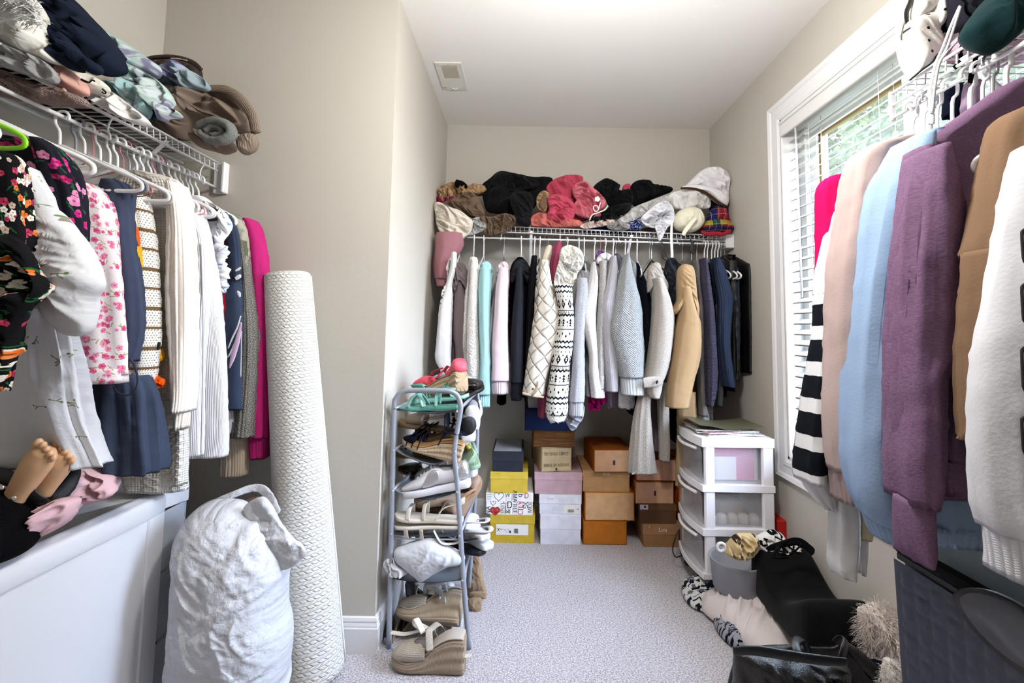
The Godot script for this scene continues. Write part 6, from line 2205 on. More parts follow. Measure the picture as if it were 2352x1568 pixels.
# ---------------------------------------------------------------- shoes: toe along +x,width along z,standing on y = 0
# stations of [along 0..1,bottom,top,half width]
func last_shape(stations: Array,long: float,o := {}) -> ArrayMesh:
	var st := new_st()
	var pts := PackedVector3Array()
	var uvs := PackedVector2Array()
	var path := []
	for s in stations:
		path.append(Vector3(s[0],s[1],s[2]))
	var sm := smooth_path(path,4)
	var wp := []
	for s in stations:
		wp.append(Vector3(s[3],s[4] if s.size() > 4 else 0.0,0))
	var ws := smooth_path(wp,4)
	var m := sm.size()
	var sides := 20
	var power: float = o.get("power",4.0)
	for i in range(-1,m + 1):
		var k := clampi(i,0,m - 1)
		var cap := i < 0 or i >= m
		var mid := (sm[k].y + sm[k].z) * 0.5
		var h := maxf((sm[k].z - sm[k].y) * 0.5,0.0008)
		for j in sides + 1:
			var g := TAU * (j % sides) / sides
			var cy := signf(sin(g)) * pow(absf(sin(g)),2.0 / power)
			var cz := signf(cos(g)) * pow(absf(cos(g)),2.0 / power)
			if cap:
				cy *= 0.05
				cz *= 0.05
			pts.append(Vector3((sm[k].x - 0.5) * long,mid + cy * h,cz * ws[k].x + ws[k].y))
			uvs.append(Vector2(sm[k].x * long,g * 0.02))
	grid(st,pts,uvs,m + 2,sides + 1)
	return done(st)
func strap(points: Array,wide: float,thick := 0.35) -> ArrayMesh:
	var st := new_st()
	tube(st,smooth_path(points,6),wide,10,false,thick,Vector3(0,1,0))
	return done(st)
func put(t: Node3D,at: Vector3,yaw: float,pitch := 0.0,roll := 0.0) -> void:
	t.set_meta("placed",true)
	t.transform = Transform3D(Basis(Vector3(0,1,0),deg_to_rad(yaw)) * Basis(Vector3(0,0,1),deg_to_rad(pitch)) * Basis(Vector3(1,0,0),deg_to_rad(roll)),at)
const JUTE := Color(0.68,0.60,0.50)
func wedge_sole(high: float,platform: float,wide := 0.038) -> Array:
	return [[0.0,0.002,high * 0.95,0.022],[0.03,0.0,high,0.029],[0.2,0.0,high * 0.98,0.031],[0.4,0.0,lerpf(high,platform,0.35),0.031],[0.6,0.002,lerpf(high,platform,0.85),wide * 0.95],[0.78,0.004,platform,wide],[0.92,0.010,platform + 0.006,wide * 0.8],[0.985,0.020,platform + 0.010,wide * 0.4],[1.0,0.024,platform + 0.008,0.008]]
func make_wedge(called: String,label: String,long: float,high: float,plat: float,jute: Color,upper: Material,style: String,group := "") -> Node3D:
	var t := thing(called,label,"shoe",group)
	part("sole",last_shape(wedge_sole(high,plat),long,{"power": 5.0}),cloth(jute,"rope",{"tile": 0.05}),t)
	var inner := wedge_sole(high,plat)
	for s in inner:
		s[1] = s[2] - 0.002
		s[2] = s[2] + 0.004
		s[3] = s[3] * 0.93
	part("insole",last_shape(inner,long * 0.97),plain(Color(0.72,0.68,0.64) if style == "bow" else Color(0.62,0.46,0.28),0.6),t)
	var toe_y := plat + 0.004
	var top := func(s: float) -> float: return lerpf(high,plat,smoothstep(0.2,0.72,s))
	match style:
		"straps":
			for q in [[0.90,0.030,0.045,0.012],[0.80,0.037,0.055,0.011],[0.70,0.037,0.066,0.011]]:
				var x: float = (q[0] - 0.5) * long
				var y: float = top.call(q[0])
				part("toe_strap",strap([Vector3(x,y - 0.006,-q[1]),Vector3(x - 0.004,y + q[2] * 0.6,-q[1] * 0.9),Vector3(x - 0.018,y + q[2] * 0.85,0),Vector3(x - 0.004,y + q[2] * 0.6,q[1] * 0.9),Vector3(x,y - 0.006,q[1])],q[3],0.18),upper,t)
			var xt: float = (0.97 - 0.5) * long
			part("toe_cap",last_shape([[0.80,plat,plat + 0.034,0.036],[0.9,plat,plat + 0.026,0.032],[0.97,plat + 0.004,plat + 0.018,0.02],[1.0,plat + 0.008,plat + 0.012,0.008]],long,{"power": 2.2}),upper,t)
			for z in [-0.029,0.029]:
				part("side_strap",strap([Vector3(-0.10 * long,top.call(0.4) - 0.004,z),Vector3(-0.14 * long,high + 0.025,z * 0.95),Vector3(-0.10 * long,high + 0.060,z * 0.8),Vector3(-0.06 * long,high + 0.088,z * 0.6)],0.011,0.2),upper,t)
			part("ankle_strap",strap([Vector3(-0.10 * long,high + 0.03,-0.028),Vector3(-0.30 * long,high + 0.034,-0.030),Vector3(-0.47 * long,high + 0.034,0),Vector3(-0.30 * long,high + 0.034,0.030),Vector3(-0.10 * long,high + 0.03,0.028)],0.010,0.22),upper,t)
		"closed":
			part("heel_counter",last_shape([[0.0,high * 0.9,high + 0.035,0.026],[0.06,high * 0.9,high + 0.052,0.030],[0.16,high * 0.95,high + 0.040,0.031],[0.26,high * 0.95,high + 0.012,0.031]],long,{"power": 3.0}),upper,t)
			part("vamp",last_shape([[0.62,plat,plat + 0.040,0.038],[0.72,plat,plat + 0.048,0.040],[0.86,plat,plat + 0.036,0.036],[0.95,plat,plat + 0.024,0.024],[0.99,plat + 0.004,plat + 0.012,0.010]],long,{"power": 2.4}),upper,t)
			part("ribbon",strap([Vector3(-0.2 * long,high + 0.03,0.03),Vector3(-0.05 * long,high + 0.02,0.045),Vector3(0.14 * long,plat + 0.03,0.045)],0.007,0.2),upper,t)
			part("ribbon",strap([Vector3(0.10 * long,plat + 0.05,0.0),Vector3(0.0,high + 0.015,-0.03),Vector3(-0.2 * long,high + 0.03,-0.03)],0.007,0.2),upper,t)
		"bow":
			part("upper",last_shape([[0.52,plat * 1.2,plat + 0.050,0.037],[0.62,plat,plat + 0.056,0.040],[0.76,plat,plat + 0.050,0.041],[0.90,plat,plat + 0.036,0.034],[0.97,plat + 0.002,plat + 0.022,0.018],[1.0,plat + 0.006,plat + 0.014,0.006]],long,{"power": 2.3}),upper,t)
			part("opening",last_shape([[0.47,plat * 1.2,plat + 0.044,0.030],[0.54,plat,plat + 0.054,0.032],[0.66,plat,plat + 0.0575,0.026],[0.70,plat,plat + 0.054,0.012]],long,{"power": 2.4}),plain(Color(0.42,0.37,0.35),0.8),t)
			part("ankle_band",strap([Vector3(-0.05 * long,plat + 0.05,-0.036),Vector3(-0.02 * long,plat + 0.082,-0.02),Vector3(0.0,plat + 0.09,0),Vector3(-0.02 * long,plat + 0.082,0.02),Vector3(-0.05 * long,plat + 0.05,0.036)],0.012,0.22),upper,t)
	return t
func make_flat(called: String,label: String,long: float,thick: float,sole: Material,upper: Material,style: String,group := "") -> Node3D:
	var t := thing(called,label,"shoe",group)
	part("sole",last_shape([[0.0,0.0,thick,0.014],[0.04,0.0,thick,0.026],[0.2,0.0,thick,0.030],[0.45,0.0,thick,0.029],[0.72,0.0,thick,0.040],[0.90,0.002,thick + 0.002,0.034],[0.98,0.006,thick + 0.005,0.016],[1.0,0.008,thick + 0.005,0.004]],long,{"power": 6.0}),sole,t)
	var y := thick
	match style:
		"thong":
			part("thong_strap",strap([Vector3(0.34 * long,y - 0.002,0.002),Vector3(0.28 * long,y + 0.022,0.006),Vector3(0.12 * long,y + 0.034,0.026),Vector3(-0.02 * long,y - 0.002,0.032)],0.006,0.4),upper,t)
			part("thong_strap",strap([Vector3(0.34 * long,y - 0.002,0.0),Vector3(0.28 * long,y + 0.022,-0.004),Vector3(0.12 * long,y + 0.034,-0.024),Vector3(-0.02 * long,y - 0.002,-0.030)],0.006,0.4),upper,t)
		"jelly":
			part("cross_strap",strap([Vector3(0.26 * long,y,0.038),Vector3(0.20 * long,y + 0.034,0.02),Vector3(0.10 * long,y + 0.042,-0.012),Vector3(0.0,y,-0.032)],0.010,0.3),upper,t)
			part("cross_strap",strap([Vector3(0.26 * long,y,-0.038),Vector3(0.20 * long,y + 0.034,-0.02),Vector3(0.10 * long,y + 0.042,0.012),Vector3(0.0,y,0.032)],0.010,0.3),upper,t)
			part("ankle_strap",strap([Vector3(-0.18 * long,y,-0.03),Vector3(-0.22 * long,y + 0.05,-0.03),Vector3(-0.45 * long,y + 0.055,0),Vector3(-0.22 * long,y + 0.05,0.03),Vector3(-0.18 * long,y,0.03)],0.008,0.35),upper,t)
			part("jewelled_buckle",strap([Vector3(0.13 * long,y + 0.050,-0.012),Vector3(0.15 * long,y + 0.054,0.0),Vector3(0.13 * long,y + 0.050,0.012)],0.006,0.6),plain(Color(0.75,0.75,0.74),0.15,0.9),t)
		"bars":
			part("toe_bar",strap([Vector3(0.28 * long,y - 0.002,0.038),Vector3(0.27 * long,y + 0.03,0.026),Vector3(0.26 * long,y + 0.036,0),Vector3(0.27 * long,y + 0.03,-0.026),Vector3(0.28 * long,y - 0.002,-0.038)],0.009,0.25),upper,t)
			part("instep_bar",strap([Vector3(0.06 * long,y - 0.002,0.034),Vector3(0.05 * long,y + 0.042,0.024),Vector3(0.04 * long,y + 0.05,0),Vector3(0.05 * long,y + 0.042,-0.024),Vector3(0.06 * long,y - 0.002,-0.034)],0.008,0.25),upper,t)
			part("heel_strap",strap([Vector3(-0.12 * long,y,0.03),Vector3(-0.25 * long,y + 0.045,0.032),Vector3(-0.49 * long,y + 0.05,0),Vector3(-0.25 * long,y + 0.045,-0.032),Vector3(-0.12 * long,y,-0.03)],0.006,0.3),upper,t)
			part("chain_ornament",strap([Vector3(0.16 * long,y + 0.042,0.012),Vector3(0.10 * long,y + 0.05,0.016),Vector3(0.02 * long,y + 0.054,0.012)],0.004,0.8),plain(Color(0.75,0.73,0.68),0.2,0.9),t)
		"slide":
			part("band",last_shape([[0.50,y * 0.8,y + 0.046,0.040],[0.62,y * 0.8,y + 0.044,0.042],[0.78,y * 0.8,y + 0.034,0.041],[0.80,y * 0.8,y + 0.030,0.040]],long,{"power": 2.4}),upper,t)
			part("heel_strap",strap([Vector3(0.0,y + 0.02,0.036),Vector3(-0.3 * long,y + 0.04,0.034),Vector3(-0.5 * long,y + 0.045,0),Vector3(-0.3 * long,y + 0.04,-0.034),Vector3(0.0,y + 0.02,-0.036)],0.010,0.25),upper,t)
			part("buckle",strap([Vector3(-0.1 * long,y + 0.028,0.036),Vector3(-0.14 * long,y + 0.032,0.037)],0.007,0.4),plain(Color(0.7,0.7,0.7),0.2,0.9),t)
	return t
func make_sneaker(called: String,label: String,long: float,body: Material,sole: Material,accent: Material,group := "") -> Node3D:
	var t := thing(called,label,"shoe",group)
	part("sole",last_shape([[0.0,0.004,0.030,0.016],[0.03,0.0,0.032,0.028],[0.2,0.0,0.030,0.033],[0.45,0.0,0.027,0.034],[0.72,0.0,0.027,0.044],[0.90,0.001,0.028,0.038],[0.98,0.005,0.028,0.020],[1.0,0.010,0.026,0.006]],long,{"power": 6.0}),sole,t)
	part("upper",last_shape([[0.01,0.026,0.085,0.018],[0.05,0.026,0.098,0.027],[0.18,0.026,0.084,0.031],[0.34,0.026,0.086,0.031],[0.46,0.026,0.098,0.031],[0.58,0.026,0.084,0.036],[0.72,0.026,0.064,0.041],[0.88,0.026,0.048,0.036],[0.96,0.026,0.040,0.022],[0.99,0.027,0.034,0.008]],long,{"power": 2.3}),body,t)
	part("collar_opening",last_shape([[0.07,0.06,0.0905,0.018],[0.2,0.06,0.088,0.022],[0.34,0.06,0.090,0.022],[0.42,0.06,0.094,0.015]],long,{"power": 2.2}),plain(Color(0.55,0.56,0.60),0.8),t)
	part("heel_tab",last_shape([[-0.008,0.030,0.084,0.016],[0.04,0.028,0.100,0.0285],[0.14,0.028,0.080,0.0325],[0.17,0.028,0.060,0.0325]],long,{"power": 2.4}),accent,t)
	for z in [-1.0,1.0]:
		part("side_patch",last_shape([[0.40,0.05,0.083,0.0085,z * 0.027],[0.5,0.032,0.086,0.0095,z * 0.027],[0.6,0.030,0.062,0.009,z * 0.030],[0.64,0.030,0.040,0.008,z * 0.033]],long,{"power": 2.2}),accent,t)
	for k in 5:
		var x := (0.50 + 0.055 * k - 0.5) * long
		var y := lerpf(0.097,0.062,k / 4.0)
		part("lace",strap([Vector3(x,y - 0.008,-0.020),Vector3(x + 0.004,y + 0.003,0),Vector3(x,y - 0.008,0.020)],0.0035,0.6),body,t)
	return t
func make_pump(called: String,label: String,long: float,high: float,body: Material,inner: Material,group := "") -> Node3D:
	var t := thing(called,label,"shoe",group)
	part("sole",last_shape([[0.0,high,high + 0.006,0.018],[0.1,high * 0.98,high + 0.006,0.026],[0.3,high * 0.7,high * 0.7 + 0.006,0.024],[0.55,high * 0.12,high * 0.12 + 0.006,0.028],[0.7,0.0,0.006,0.036],[0.88,0.0,0.006,0.028],[1.0,0.004,0.008,0.004]],long,{"power": 5.0}),inner,t)
	part("upper",last_shape([[0.55,high * 0.12,0.036 + high * 0.1,0.028],[0.66,0.004,0.044,0.036],[0.8,0.004,0.036,0.034],[0.92,0.005,0.022,0.020],[1.0,0.006,0.012,0.004]],long,{"power": 2.3}),body,t)
	part("heel_cup",last_shape([[-0.01,high,high + 0.05,0.016],[0.05,high,high + 0.055,0.026],[0.2,high * 0.9,high * 0.9 + 0.032,0.028],[0.4,high * 0.5,high * 0.5 + 0.02,0.027]],long,{"power": 2.6}),body,t)
	part("heel",strap([Vector3(-0.44 * long,high,0),Vector3(-0.46 * long,high * 0.5,0),Vector3(-0.45 * long,0.0,0)],0.010,0.9),body,t)
	return t
func build_shoes() -> void:
	var mint := cloth(Color(0.33,0.60,0.54),"",{"rough": 0.2,"spec": 0.6,"through": 0.3})
	var mint2 := cloth(Color(0.50,0.72,0.68),"",{"rough": 0.2,"spec": 0.6,"through": 0.3})
	var t := make_flat("jelly_sandal","glossy mint jelly sandal nearest the front of the top rack shelf",0.245,0.016,mint,mint2,"jelly")
	put(t,P(980,938,1.76) + Vector3(0,-0.004,0),176,-3)
	t = make_flat("jelly_sandal","glossy mint jelly sandal behind its mate on the top rack shelf",0.245,0.016,mint2,mint,"jelly")
	put(t,P(1010,921,1.88),-4,7)
	var pink := plain(Color(0.80,0.28,0.36),0.5)
	t = make_wedge("espadrille_wedge","pink espadrille wedge standing with its jute heel toward the room",0.235,0.085,0.035,JUTE,pink,"closed")
	put(t,P(1040,907,1.93),118,-14)
	t = make_wedge("espadrille_wedge","pink espadrille wedge lying lower behind the hoop, by the wall",0.235,0.08,0.03,JUTE,pink,"closed")
	put(t,P(1005,905,1.93),160,-4)
	t = make_flat("brown_sandal","dark brown flat shoe tucked beside the pink jute heel",0.20,0.02,plain(Color(0.10,0.08,0.07),0.4),plain(Color(0.13,0.10,0.09),0.4),"slide")
	put(t,P(1078,906,1.95),70,10)
	var navy := cloth(Color(0.055,0.07,0.13),"weave",{"rough": 0.7})
	t = make_wedge("strappy_wedge","navy strappy wedge sandal on a jute platform, front of second shelf",0.23,0.075,0.024,JUTE,navy,"straps")
	put(t,P(988,1037,1.75) + Vector3(0,-0.012,0),178,15)
	t = make_wedge("strappy_wedge","navy strappy wedge sandal half hidden behind its mate",0.23,0.07,0.024,JUTE,navy,"straps")
	put(t,P(1010,1020,1.90),168,10)
	var blk := plain(Color(0.055,0.06,0.08),0.6)
	var wht := plain(Color(0.86,0.86,0.87),0.5)
	t = make_sneaker("canvas_sneaker","dark navy sneaker with white sole, heel out at the rack corner",0.24,blk,wht,blk)
	put(t,P(1072,990,1.92),100,8)
	t = make_sneaker("canvas_sneaker","dark navy sneaker with white heel stripe, uppermost by rear post",0.24,blk,wht,wht)
	put(t,P(1085,962,1.97),96,10)
	t = make_flat("beige_flat","beige flat sandal behind the navy wedges on the second shelf",0.23,0.02,plain(Color(0.62,0.50,0.36),0.6),plain(Color(0.72,0.66,0.58),0.5),"slide")
	put(t,P(975,985,1.92),170,5)
	t = make_flat("jute_sandal","dark edged jute sandal under the navy wedge",0.24,0.012,cloth(Color(0.40,0.32,0.22),"rope"),plain(Color(0.10,0.09,0.08),0.5),"thong")
	put(t,P(975,1046,1.80),176,-4)
	var pistachio := cloth(Color(0.58,0.68,0.58),"seed",{"tile": 0.05,"depth": 0.5})
	t = make_flat("flip_flop","speckled pale green flip-flop with a yellow toe post, heel out",0.24,0.018,pistachio,pistachio,"thong")
	put(t,P(1072,1036,1.90),110,4,-50)
	part("toe_charm",strap([Vector3(-0.06,0.02,0.02),Vector3(-0.05,0.03,0.02),Vector3(-0.04,0.02,0.02)],0.008,0.8),plain(Color(0.85,0.72,0.10),0.5),t)
	t = make_flat("flip_flop","speckled pale green flip-flop lying under the yellow-charmed one",0.24,0.018,pistachio,pistachio,"thong")
	put(t,P(1080,1054,1.93),105,4,-12)
	var silver := cloth(Color(0.80,0.80,0.81),"crinkle",{"rough": 0.22,"spec": 0.8,"tile": 0.05})
	silver.metallic = 0.7
	var wl := plain(Color(0.84,0.84,0.87),0.45)
	t = make_sneaker("leather_sneaker","white leather sneaker with crinkled silver patch, front of third shelf",0.262,wl,wl,silver)
	put(t,P(1003,1124,1.75) + Vector3(0,-0.008,0),178,-11)
	t = make_sneaker("leather_sneaker","white sneaker with silver heel, behind its mate on third shelf",0.255,wl,wl,silver)
	put(t,P(1025,1100,1.88),172,-10)
	t = make_pump("black_flat","black shoe with tan lining behind the white sneakers",0.22,0.02,plain(Color(0.04,0.04,0.045),0.35),plain(Color(0.55,0.42,0.30),0.5))
	put(t,P(965,1093,1.92),160,8)
	var nude := plain(Color(0.80,0.70,0.60),0.4)
	t = make_flat("nude_wedge","nude leather slip-on lying under the white sneaker",0.20,0.03,nude,nude,"slide")
	put(t,P(1010,1158,1.84),175,-6)
	t = make_wedge("suede_wedge","taupe suede sandal wedged by the rear rack post",0.20,0.06,0.02,Color(0.56,0.47,0.40),plain(Color(0.56,0.46,0.39),0.8),"closed")
	put(t,P(1075,1148,1.90),60,40)
	var cream := plain(Color(0.82,0.79,0.74),0.45)
	t = make_flat("strap_sandal","cream strappy sandal with chain detail, upper of the two",0.255,0.016,cream,cream,"bars","cream chain sandals")
	put(t,P(985,1195,1.745),178,1)
	t.set_meta("group","")
	t.remove_meta("group")
	t = make_flat("strap_sandal","cream strappy sandal upside down beneath its mate on fourth shelf",0.255,0.014,cream,cream,"bars")
	put(t,P(982,1200,1.745),178,-1,180)
	t = make_flat("jute_footbed","jute covered sandal leaning behind the cream chain sandals",0.23,0.016,cloth(Color(0.50,0.42,0.30),"rope"),cream,"thong")
	put(t,P(1000,1180,1.84),178,-3,62)
	t = make_flat("white_slide","white buckled slide sticking out past the rack's rear leg",0.22,0.022,wht,wht,"slide")
	put(t,P(1082,1222,1.90),128,-4)
	t = make_flat("white_slide","white slide beneath the buckled one by the rear leg",0.22,0.024,wht,wht,"slide")
	put(t,P(1086,1242,1.90),132,-2)
	t = make_flat("navy_flat","navy shoe behind the white tee on the lowest shelf",0.24,0.02,plain(Color(0.06,0.07,0.11),0.4),plain(Color(0.06,0.07,0.11),0.4),"slide")
	put(t,P(1055,1262,1.88),150,-5)
	garment("folded_tee","crumpled white tee on the lowest rack shelf","t-shirt",cloth(Color(0.80,0.81,0.84),"jersey"),[
		["body","c",[[906,1262],[930,1250],[958,1240],[985,1232],[1008,1236],[1030,1252],[1066,1274],[1062,1292],[1030,1300],[995,1318],[968,1334],[950,1320],[925,1300],[908,1285]],1.73,0.05,{"fold": 0.008,"scale": 5.0,"dir": -0.5,"floor": 0.0}],
		["sleeve","c",[[880,1296],[888,1284],[903,1282],[912,1296],[930,1306],[935,1316],[912,1322],[893,1316]],1.715,0.03,{"fold": 0.014,"scale": 18.0}]])
	# on the carpet under and before the rack
	t = make_pump("black_pump","black pump with tan insole against the baseboard under the rack",0.235,0.055,plain(Color(0.03,0.03,0.035),0.3),plain(Color(0.60,0.52,0.38),0.5))
	put(t,Vector3(P(904,1380,1.86).x,0.012,-1.84),-70,0,62)
	t = make_pump("black_pump","black pump with tan insole beside the clear plastic bag",0.235,0.055,plain(Color(0.03,0.03,0.035),0.3),plain(Color(0.60,0.52,0.38),0.5))
	put(t,Vector3(P(955,1375,1.88).x,0.012,-1.90),-100,0,58)
	single("shoe_carton",box_mesh(Vector3(P(883,1440,1.75).x,0.0,-1.92),Vector3(P(906,1440,1.75).x,0.018,-1.735),0.004),plain(Color(0.50,0.51,0.53),0.5),"flat grey plastic tray edge beside the baseboard","tray")
	garment("clear_bag","clear plastic bag with a barcode sticker under the rack","bag",cloth(Color(0.76,0.77,0.79),"crinkle",{"rough": 0.2,"spec": 0.7,"through": 0.3,"depth": 0.9}),[
		["film","c",[[974,1342],[1000,1334],[1036,1336],[1050,1362],[1062,1400],[1064,1440],[1050,1460],[1010,1462],[984,1450],[978,1400]],1.80,0.06,{"fold": 0.016,"scale": 20.0,"floor": 0.005}],
		["sticker","s",[[1000,1352,5],[1008,1358,6],[1016,1366,5]],1.725,0.15,{},plain(Color(0.40,0.40,0.42),0.6)]])
	var kraft := cloth(Color(0.62,0.52,0.42),"",{"tone": "card"})
	garment("paper_bag","folded tan paper bag leaning behind the rack's rear leg","bag",kraft,[
		["panel","c",[[1082,1262],[1098,1260],[1110,1330],[1117,1372],[1082,1376],[1070,1370],[1074,1300]],2.06,0.02,{"fold": 0.006,"floor": 0.0}],
		["fold_edge","c",[[1080,1360],[1112,1358],[1117,1370],[1114,1374],[1080,1374]],2.03,0.01,{"fold": 0.002,"floor": 0.0}]])
	garment("tan_pouch","small tan pouch on the carpet behind the rack leg","pouch",kraft,[["body","c",[[1076,1376],[1104,1373],[1105,1400],[1098,1408],[1078,1396]],1.95,0.02,{"fold": 0.006,"floor": 0.0}]])
	# the woven wedges with ribbons
	var net := blank(64,64,Color(0.78,0.745,0.69))
	for k in 64:
		disc(net,(k % 8) * 8 + (4 if (k / 8) % 2 else 0),(k / 8) * 8 + 4,1.9,Color(0.44,0.36,0.28))
	var woven := cloth(Color.WHITE,"knit",{"depth": 0.8,"picture": ImageTexture.create_from_image(net),"tile": 0.03})
	var ribbon := cloth(Color(0.82,0.79,0.735),"jersey")
	t = make_wedge("ribbon_wedge","tall beige woven espadrille wedge with ribbon, upright on the carpet",0.25,0.118,0.034,Color(0.63,0.565,0.49),woven,"bow")
	put(t,Vector3(P(982,1500,1.60).x,0.0,-1.62),176,0)
	part("ribbon_tail",strap([Vector3(0.02,0.115,0.02),Vector3(0.07,0.085,0.045),Vector3(0.105,0.075,0.05),Vector3(0.15,0.078,0.05)],0.014,0.15),ribbon,t)
	part("ribbon_loop",strap([Vector3(0.02,0.115,0.0),Vector3(0.055,0.14,0.03),Vector3(0.06,0.115,0.045),Vector3(0.02,0.10,0.04),Vector3(0.01,0.115,0.01)],0.011,0.2),ribbon,t)
	part("ribbon_tail",strap([Vector3(0.01,0.115,0.0),Vector3(-0.02,0.125,0.035),Vector3(-0.035,0.10,0.048),Vector3(-0.03,0.075,0.05)],0.014,0.15),woven,t)
	t = make_wedge("ribbon_wedge","beige woven espadrille wedge tipped over behind its upright mate",0.25,0.112,0.034,Color(0.63,0.565,0.49),woven,"bow")
	put(t,Vector3(P(975,1470,1.72).x,0.075,-1.735),168,-4,42)
	single("ribbon_end",strap([P(1060,1502,1.62),P(1072,1506,1.61),P(1084,1504,1.61)],0.010,0.12),ribbon,"cream ribbon end lying on the carpet behind the tall wedge","ribbon")
# ---------------------------------------------------------------- on the carpet by the window wall
func fur(parent: Node3D,called: String,poly: Array,d: float,thick: float,count: int,long: float,mat: Material,seed_n: int,droop := Vector3(-0.3,0.2,0.5)) -> void:
	var body := crumple(poly,d,thick,{"fold": 0.012})
	part(called,body,mat,parent)
	var arr := body.surface_get_arrays(0)
	var v: PackedVector3Array = arr[Mesh.ARRAY_VERTEX]
	var nn: PackedVector3Array = arr[Mesh.ARRAY_NORMAL]
	var g := RandomNumberGenerator.new()
	g.seed = seed_n
	var st := new_st()
	for k in count:
		var i := g.randi() % v.size()
		var nrm := nn[i]
		if nrm.dot(Vector3(0,0,1)) < -0.2:
			continue
		var dir := (nrm + droop * 0.6 + Vector3(g.randfn(0,0.35),g.randfn(0,0.35),g.randfn(0,0.35))).normalized()
		var side := dir.cross(Vector3(g.randf() - 0.5,g.randf() - 0.5,1)).normalized() * g.randf_range(0.0008,0.0018)
		var p := v[i] + Vector3(g.randfn(0,0.003),g.randfn(0,0.003),0)
		var L := long * g.randf_range(0.6,1.3)
		var m := p + dir * L * 0.55 + Vector3(0,-0.08 * L,0)
		var e := p + dir * L + Vector3(g.randfn(0,0.15),-0.3,0) * L
		for tri in [[p - side,p + side,m],[m - side * 0.7,m + side * 0.7,e]]:
			for q in tri:
				st.set_uv(Vector2.ZERO)
				st.add_vertex(q)
	st.generate_normals()
	part("pile_hairs",st.commit(),mat,parent).set_meta("kind","stuff")
func build_floor_pile() -> void:
	# basket of rolled cloths
	var t := thing("felt_basket","pale grey felt basket with a ring handle, against the drawer cart","basket")
	var felt := cloth(Color(0.60,0.605,0.64),"fleece")
	var c := P(1692,1300,1.95)
	c.y = 0.213
	var st := new_st()
	lathe(st,[Vector2(0,0.0),Vector2(0.085,0.0),Vector2(0.092,0.006),Vector2(0.104,0.118),Vector2(0.106,0.123),Vector2(0.102,0.124),Vector2(0.095,0.11),Vector2(0.085,0.02),Vector2(0,0.014)],c + Vector3(0,-0.115,0),40,Vector3(1,1,1))
	var bsk := part("body",done(st),felt,t)
	bsk.scale = Vector3.ONE
	st = new_st()
	var ring := []
	for k in 12:
		ring.append(P(1656 + 9 * cos(TAU * k / 12.0),1256 + 9 * sin(TAU * k / 12.0),1.80))
	tube(st,smooth_path(ring,3,true),0.006,8,true)
	part("ring_handle",done(st),cloth(Color(0.80,0.79,0.78),"jersey"),t)
	var skull := blank(256,256,Color(0.74,0.65,0.49))
	var g := RandomNumberGenerator.new()
	g.seed = 8
	for k in 9:
		var p := Vector2(g.randf() * 256,g.randf() * 256)
		for j in 9:
			disc(skull,p.x + g.randfn(0,14),p.y + g.randfn(0,12),g.randf_range(3,8),Color(0.16,0.13,0.11) if j % 3 else Color(0.35,0.28,0.22))
	garment("rolled_tan_cloth","rolled tan printed cloth in the grey basket","cloth",cloth(Color.WHITE,"jersey",{"picture": ImageTexture.create_from_image(skull),"tile": 0.18}),[["roll","c",[[1664,1268],[1672,1248],[1684,1232],[1700,1226],[1730,1226],[1742,1240],[1742,1262],[1722,1278],[1700,1284],[1680,1278]],1.86,0.05,{"fold": 0.012,"scale": 16.0}]])
	var bw := blank(256,256,Color(0.88,0.87,0.86))
	for k in 26:
		var p := Vector2(g.randf() * 256,g.randf() * 256)
		var pts := []
		for j in 6:
			pts.append(p + Vector2(cos(j * 0.9 + k),sin(j * 0.9 + k)) * (12 + j * 3))
		curve(bw,pts,5.5,Color(0.05,0.05,0.06))
	garment("rolled_print_cloth","black and white squiggle printed cloth in the grey basket","cloth",cloth(Color.WHITE,"jersey",{"picture": ImageTexture.create_from_image(bw),"tile": 0.17}),[["roll","c",[[1732,1240],[1748,1226],[1775,1217],[1794,1224],[1806,1240],[1830,1252],[1846,1262],[1830,1276],[1790,1276],[1750,1272],[1736,1262]],1.90,0.05,{"fold": 0.012,"scale": 14.0}]])
	# layered clothes: from the carpet up
	var news := blank(256,256,Color(0.80,0.80,0.80))
	for k in 90:
		news.fill_rect(Rect2i(g.randi() % 256,g.randi() % 256,12 + g.randi() % 46,4 + g.randi() % 14),Color(0.10,0.11,0.15) if k % 3 else Color(0.35,0.36,0.40))
	var news_m := cloth(Color.WHITE,"jersey",{"picture": ImageTexture.create_from_image(news),"tile": 0.22})
	garment("graphic_tee","black and white graphic print tee fanned out over the carpet","t-shirt",news_m,[
		["body","h",[[1566,1348],[1580,1340],[1625,1346],[1670,1370],[1700,1400],[1660,1412],[1625,1408],[1590,1395],[1570,1372]],0.008,0.035,{"fold": 0.014,"scale": 14.0}],
		["sleeve","h",[[1570,1340],[1590,1333],[1640,1340],[1660,1352],[1630,1362],[1590,1354]],0.03,0.03,{"fold": 0.012,"scale": 18.0}]])
	garment("print_trousers","dark trousers with white lettering print under the white fleece","trousers",cloth(Color(0.75,0.75,0.80),"jersey",{"picture": news_m.albedo_texture,"tile": 0.14}),[["leg","h",[[1638,1418],[1660,1412],[1700,1440],[1735,1485],[1700,1492],[1668,1474],[1645,1446]],0.008,0.05,{"fold": 0.012,"scale": 18.0}]])
	garment("denim_jeans","dark blue jeans rumpled between basket and white fleece","jeans",cloth(Color(0.075,0.095,0.15),"weave"),[
		["leg","h",[[1620,1345],[1660,1322],[1735,1312],[1760,1335],[1745,1356],[1690,1366],[1640,1370]],0.02,0.08,{"fold": 0.024,"scale": 14.0}],
		["waistband","s",[[1622,1348,5],[1650,1330,5.5],[1690,1326,6],[1735,1316,5]],2.02,0.5]])
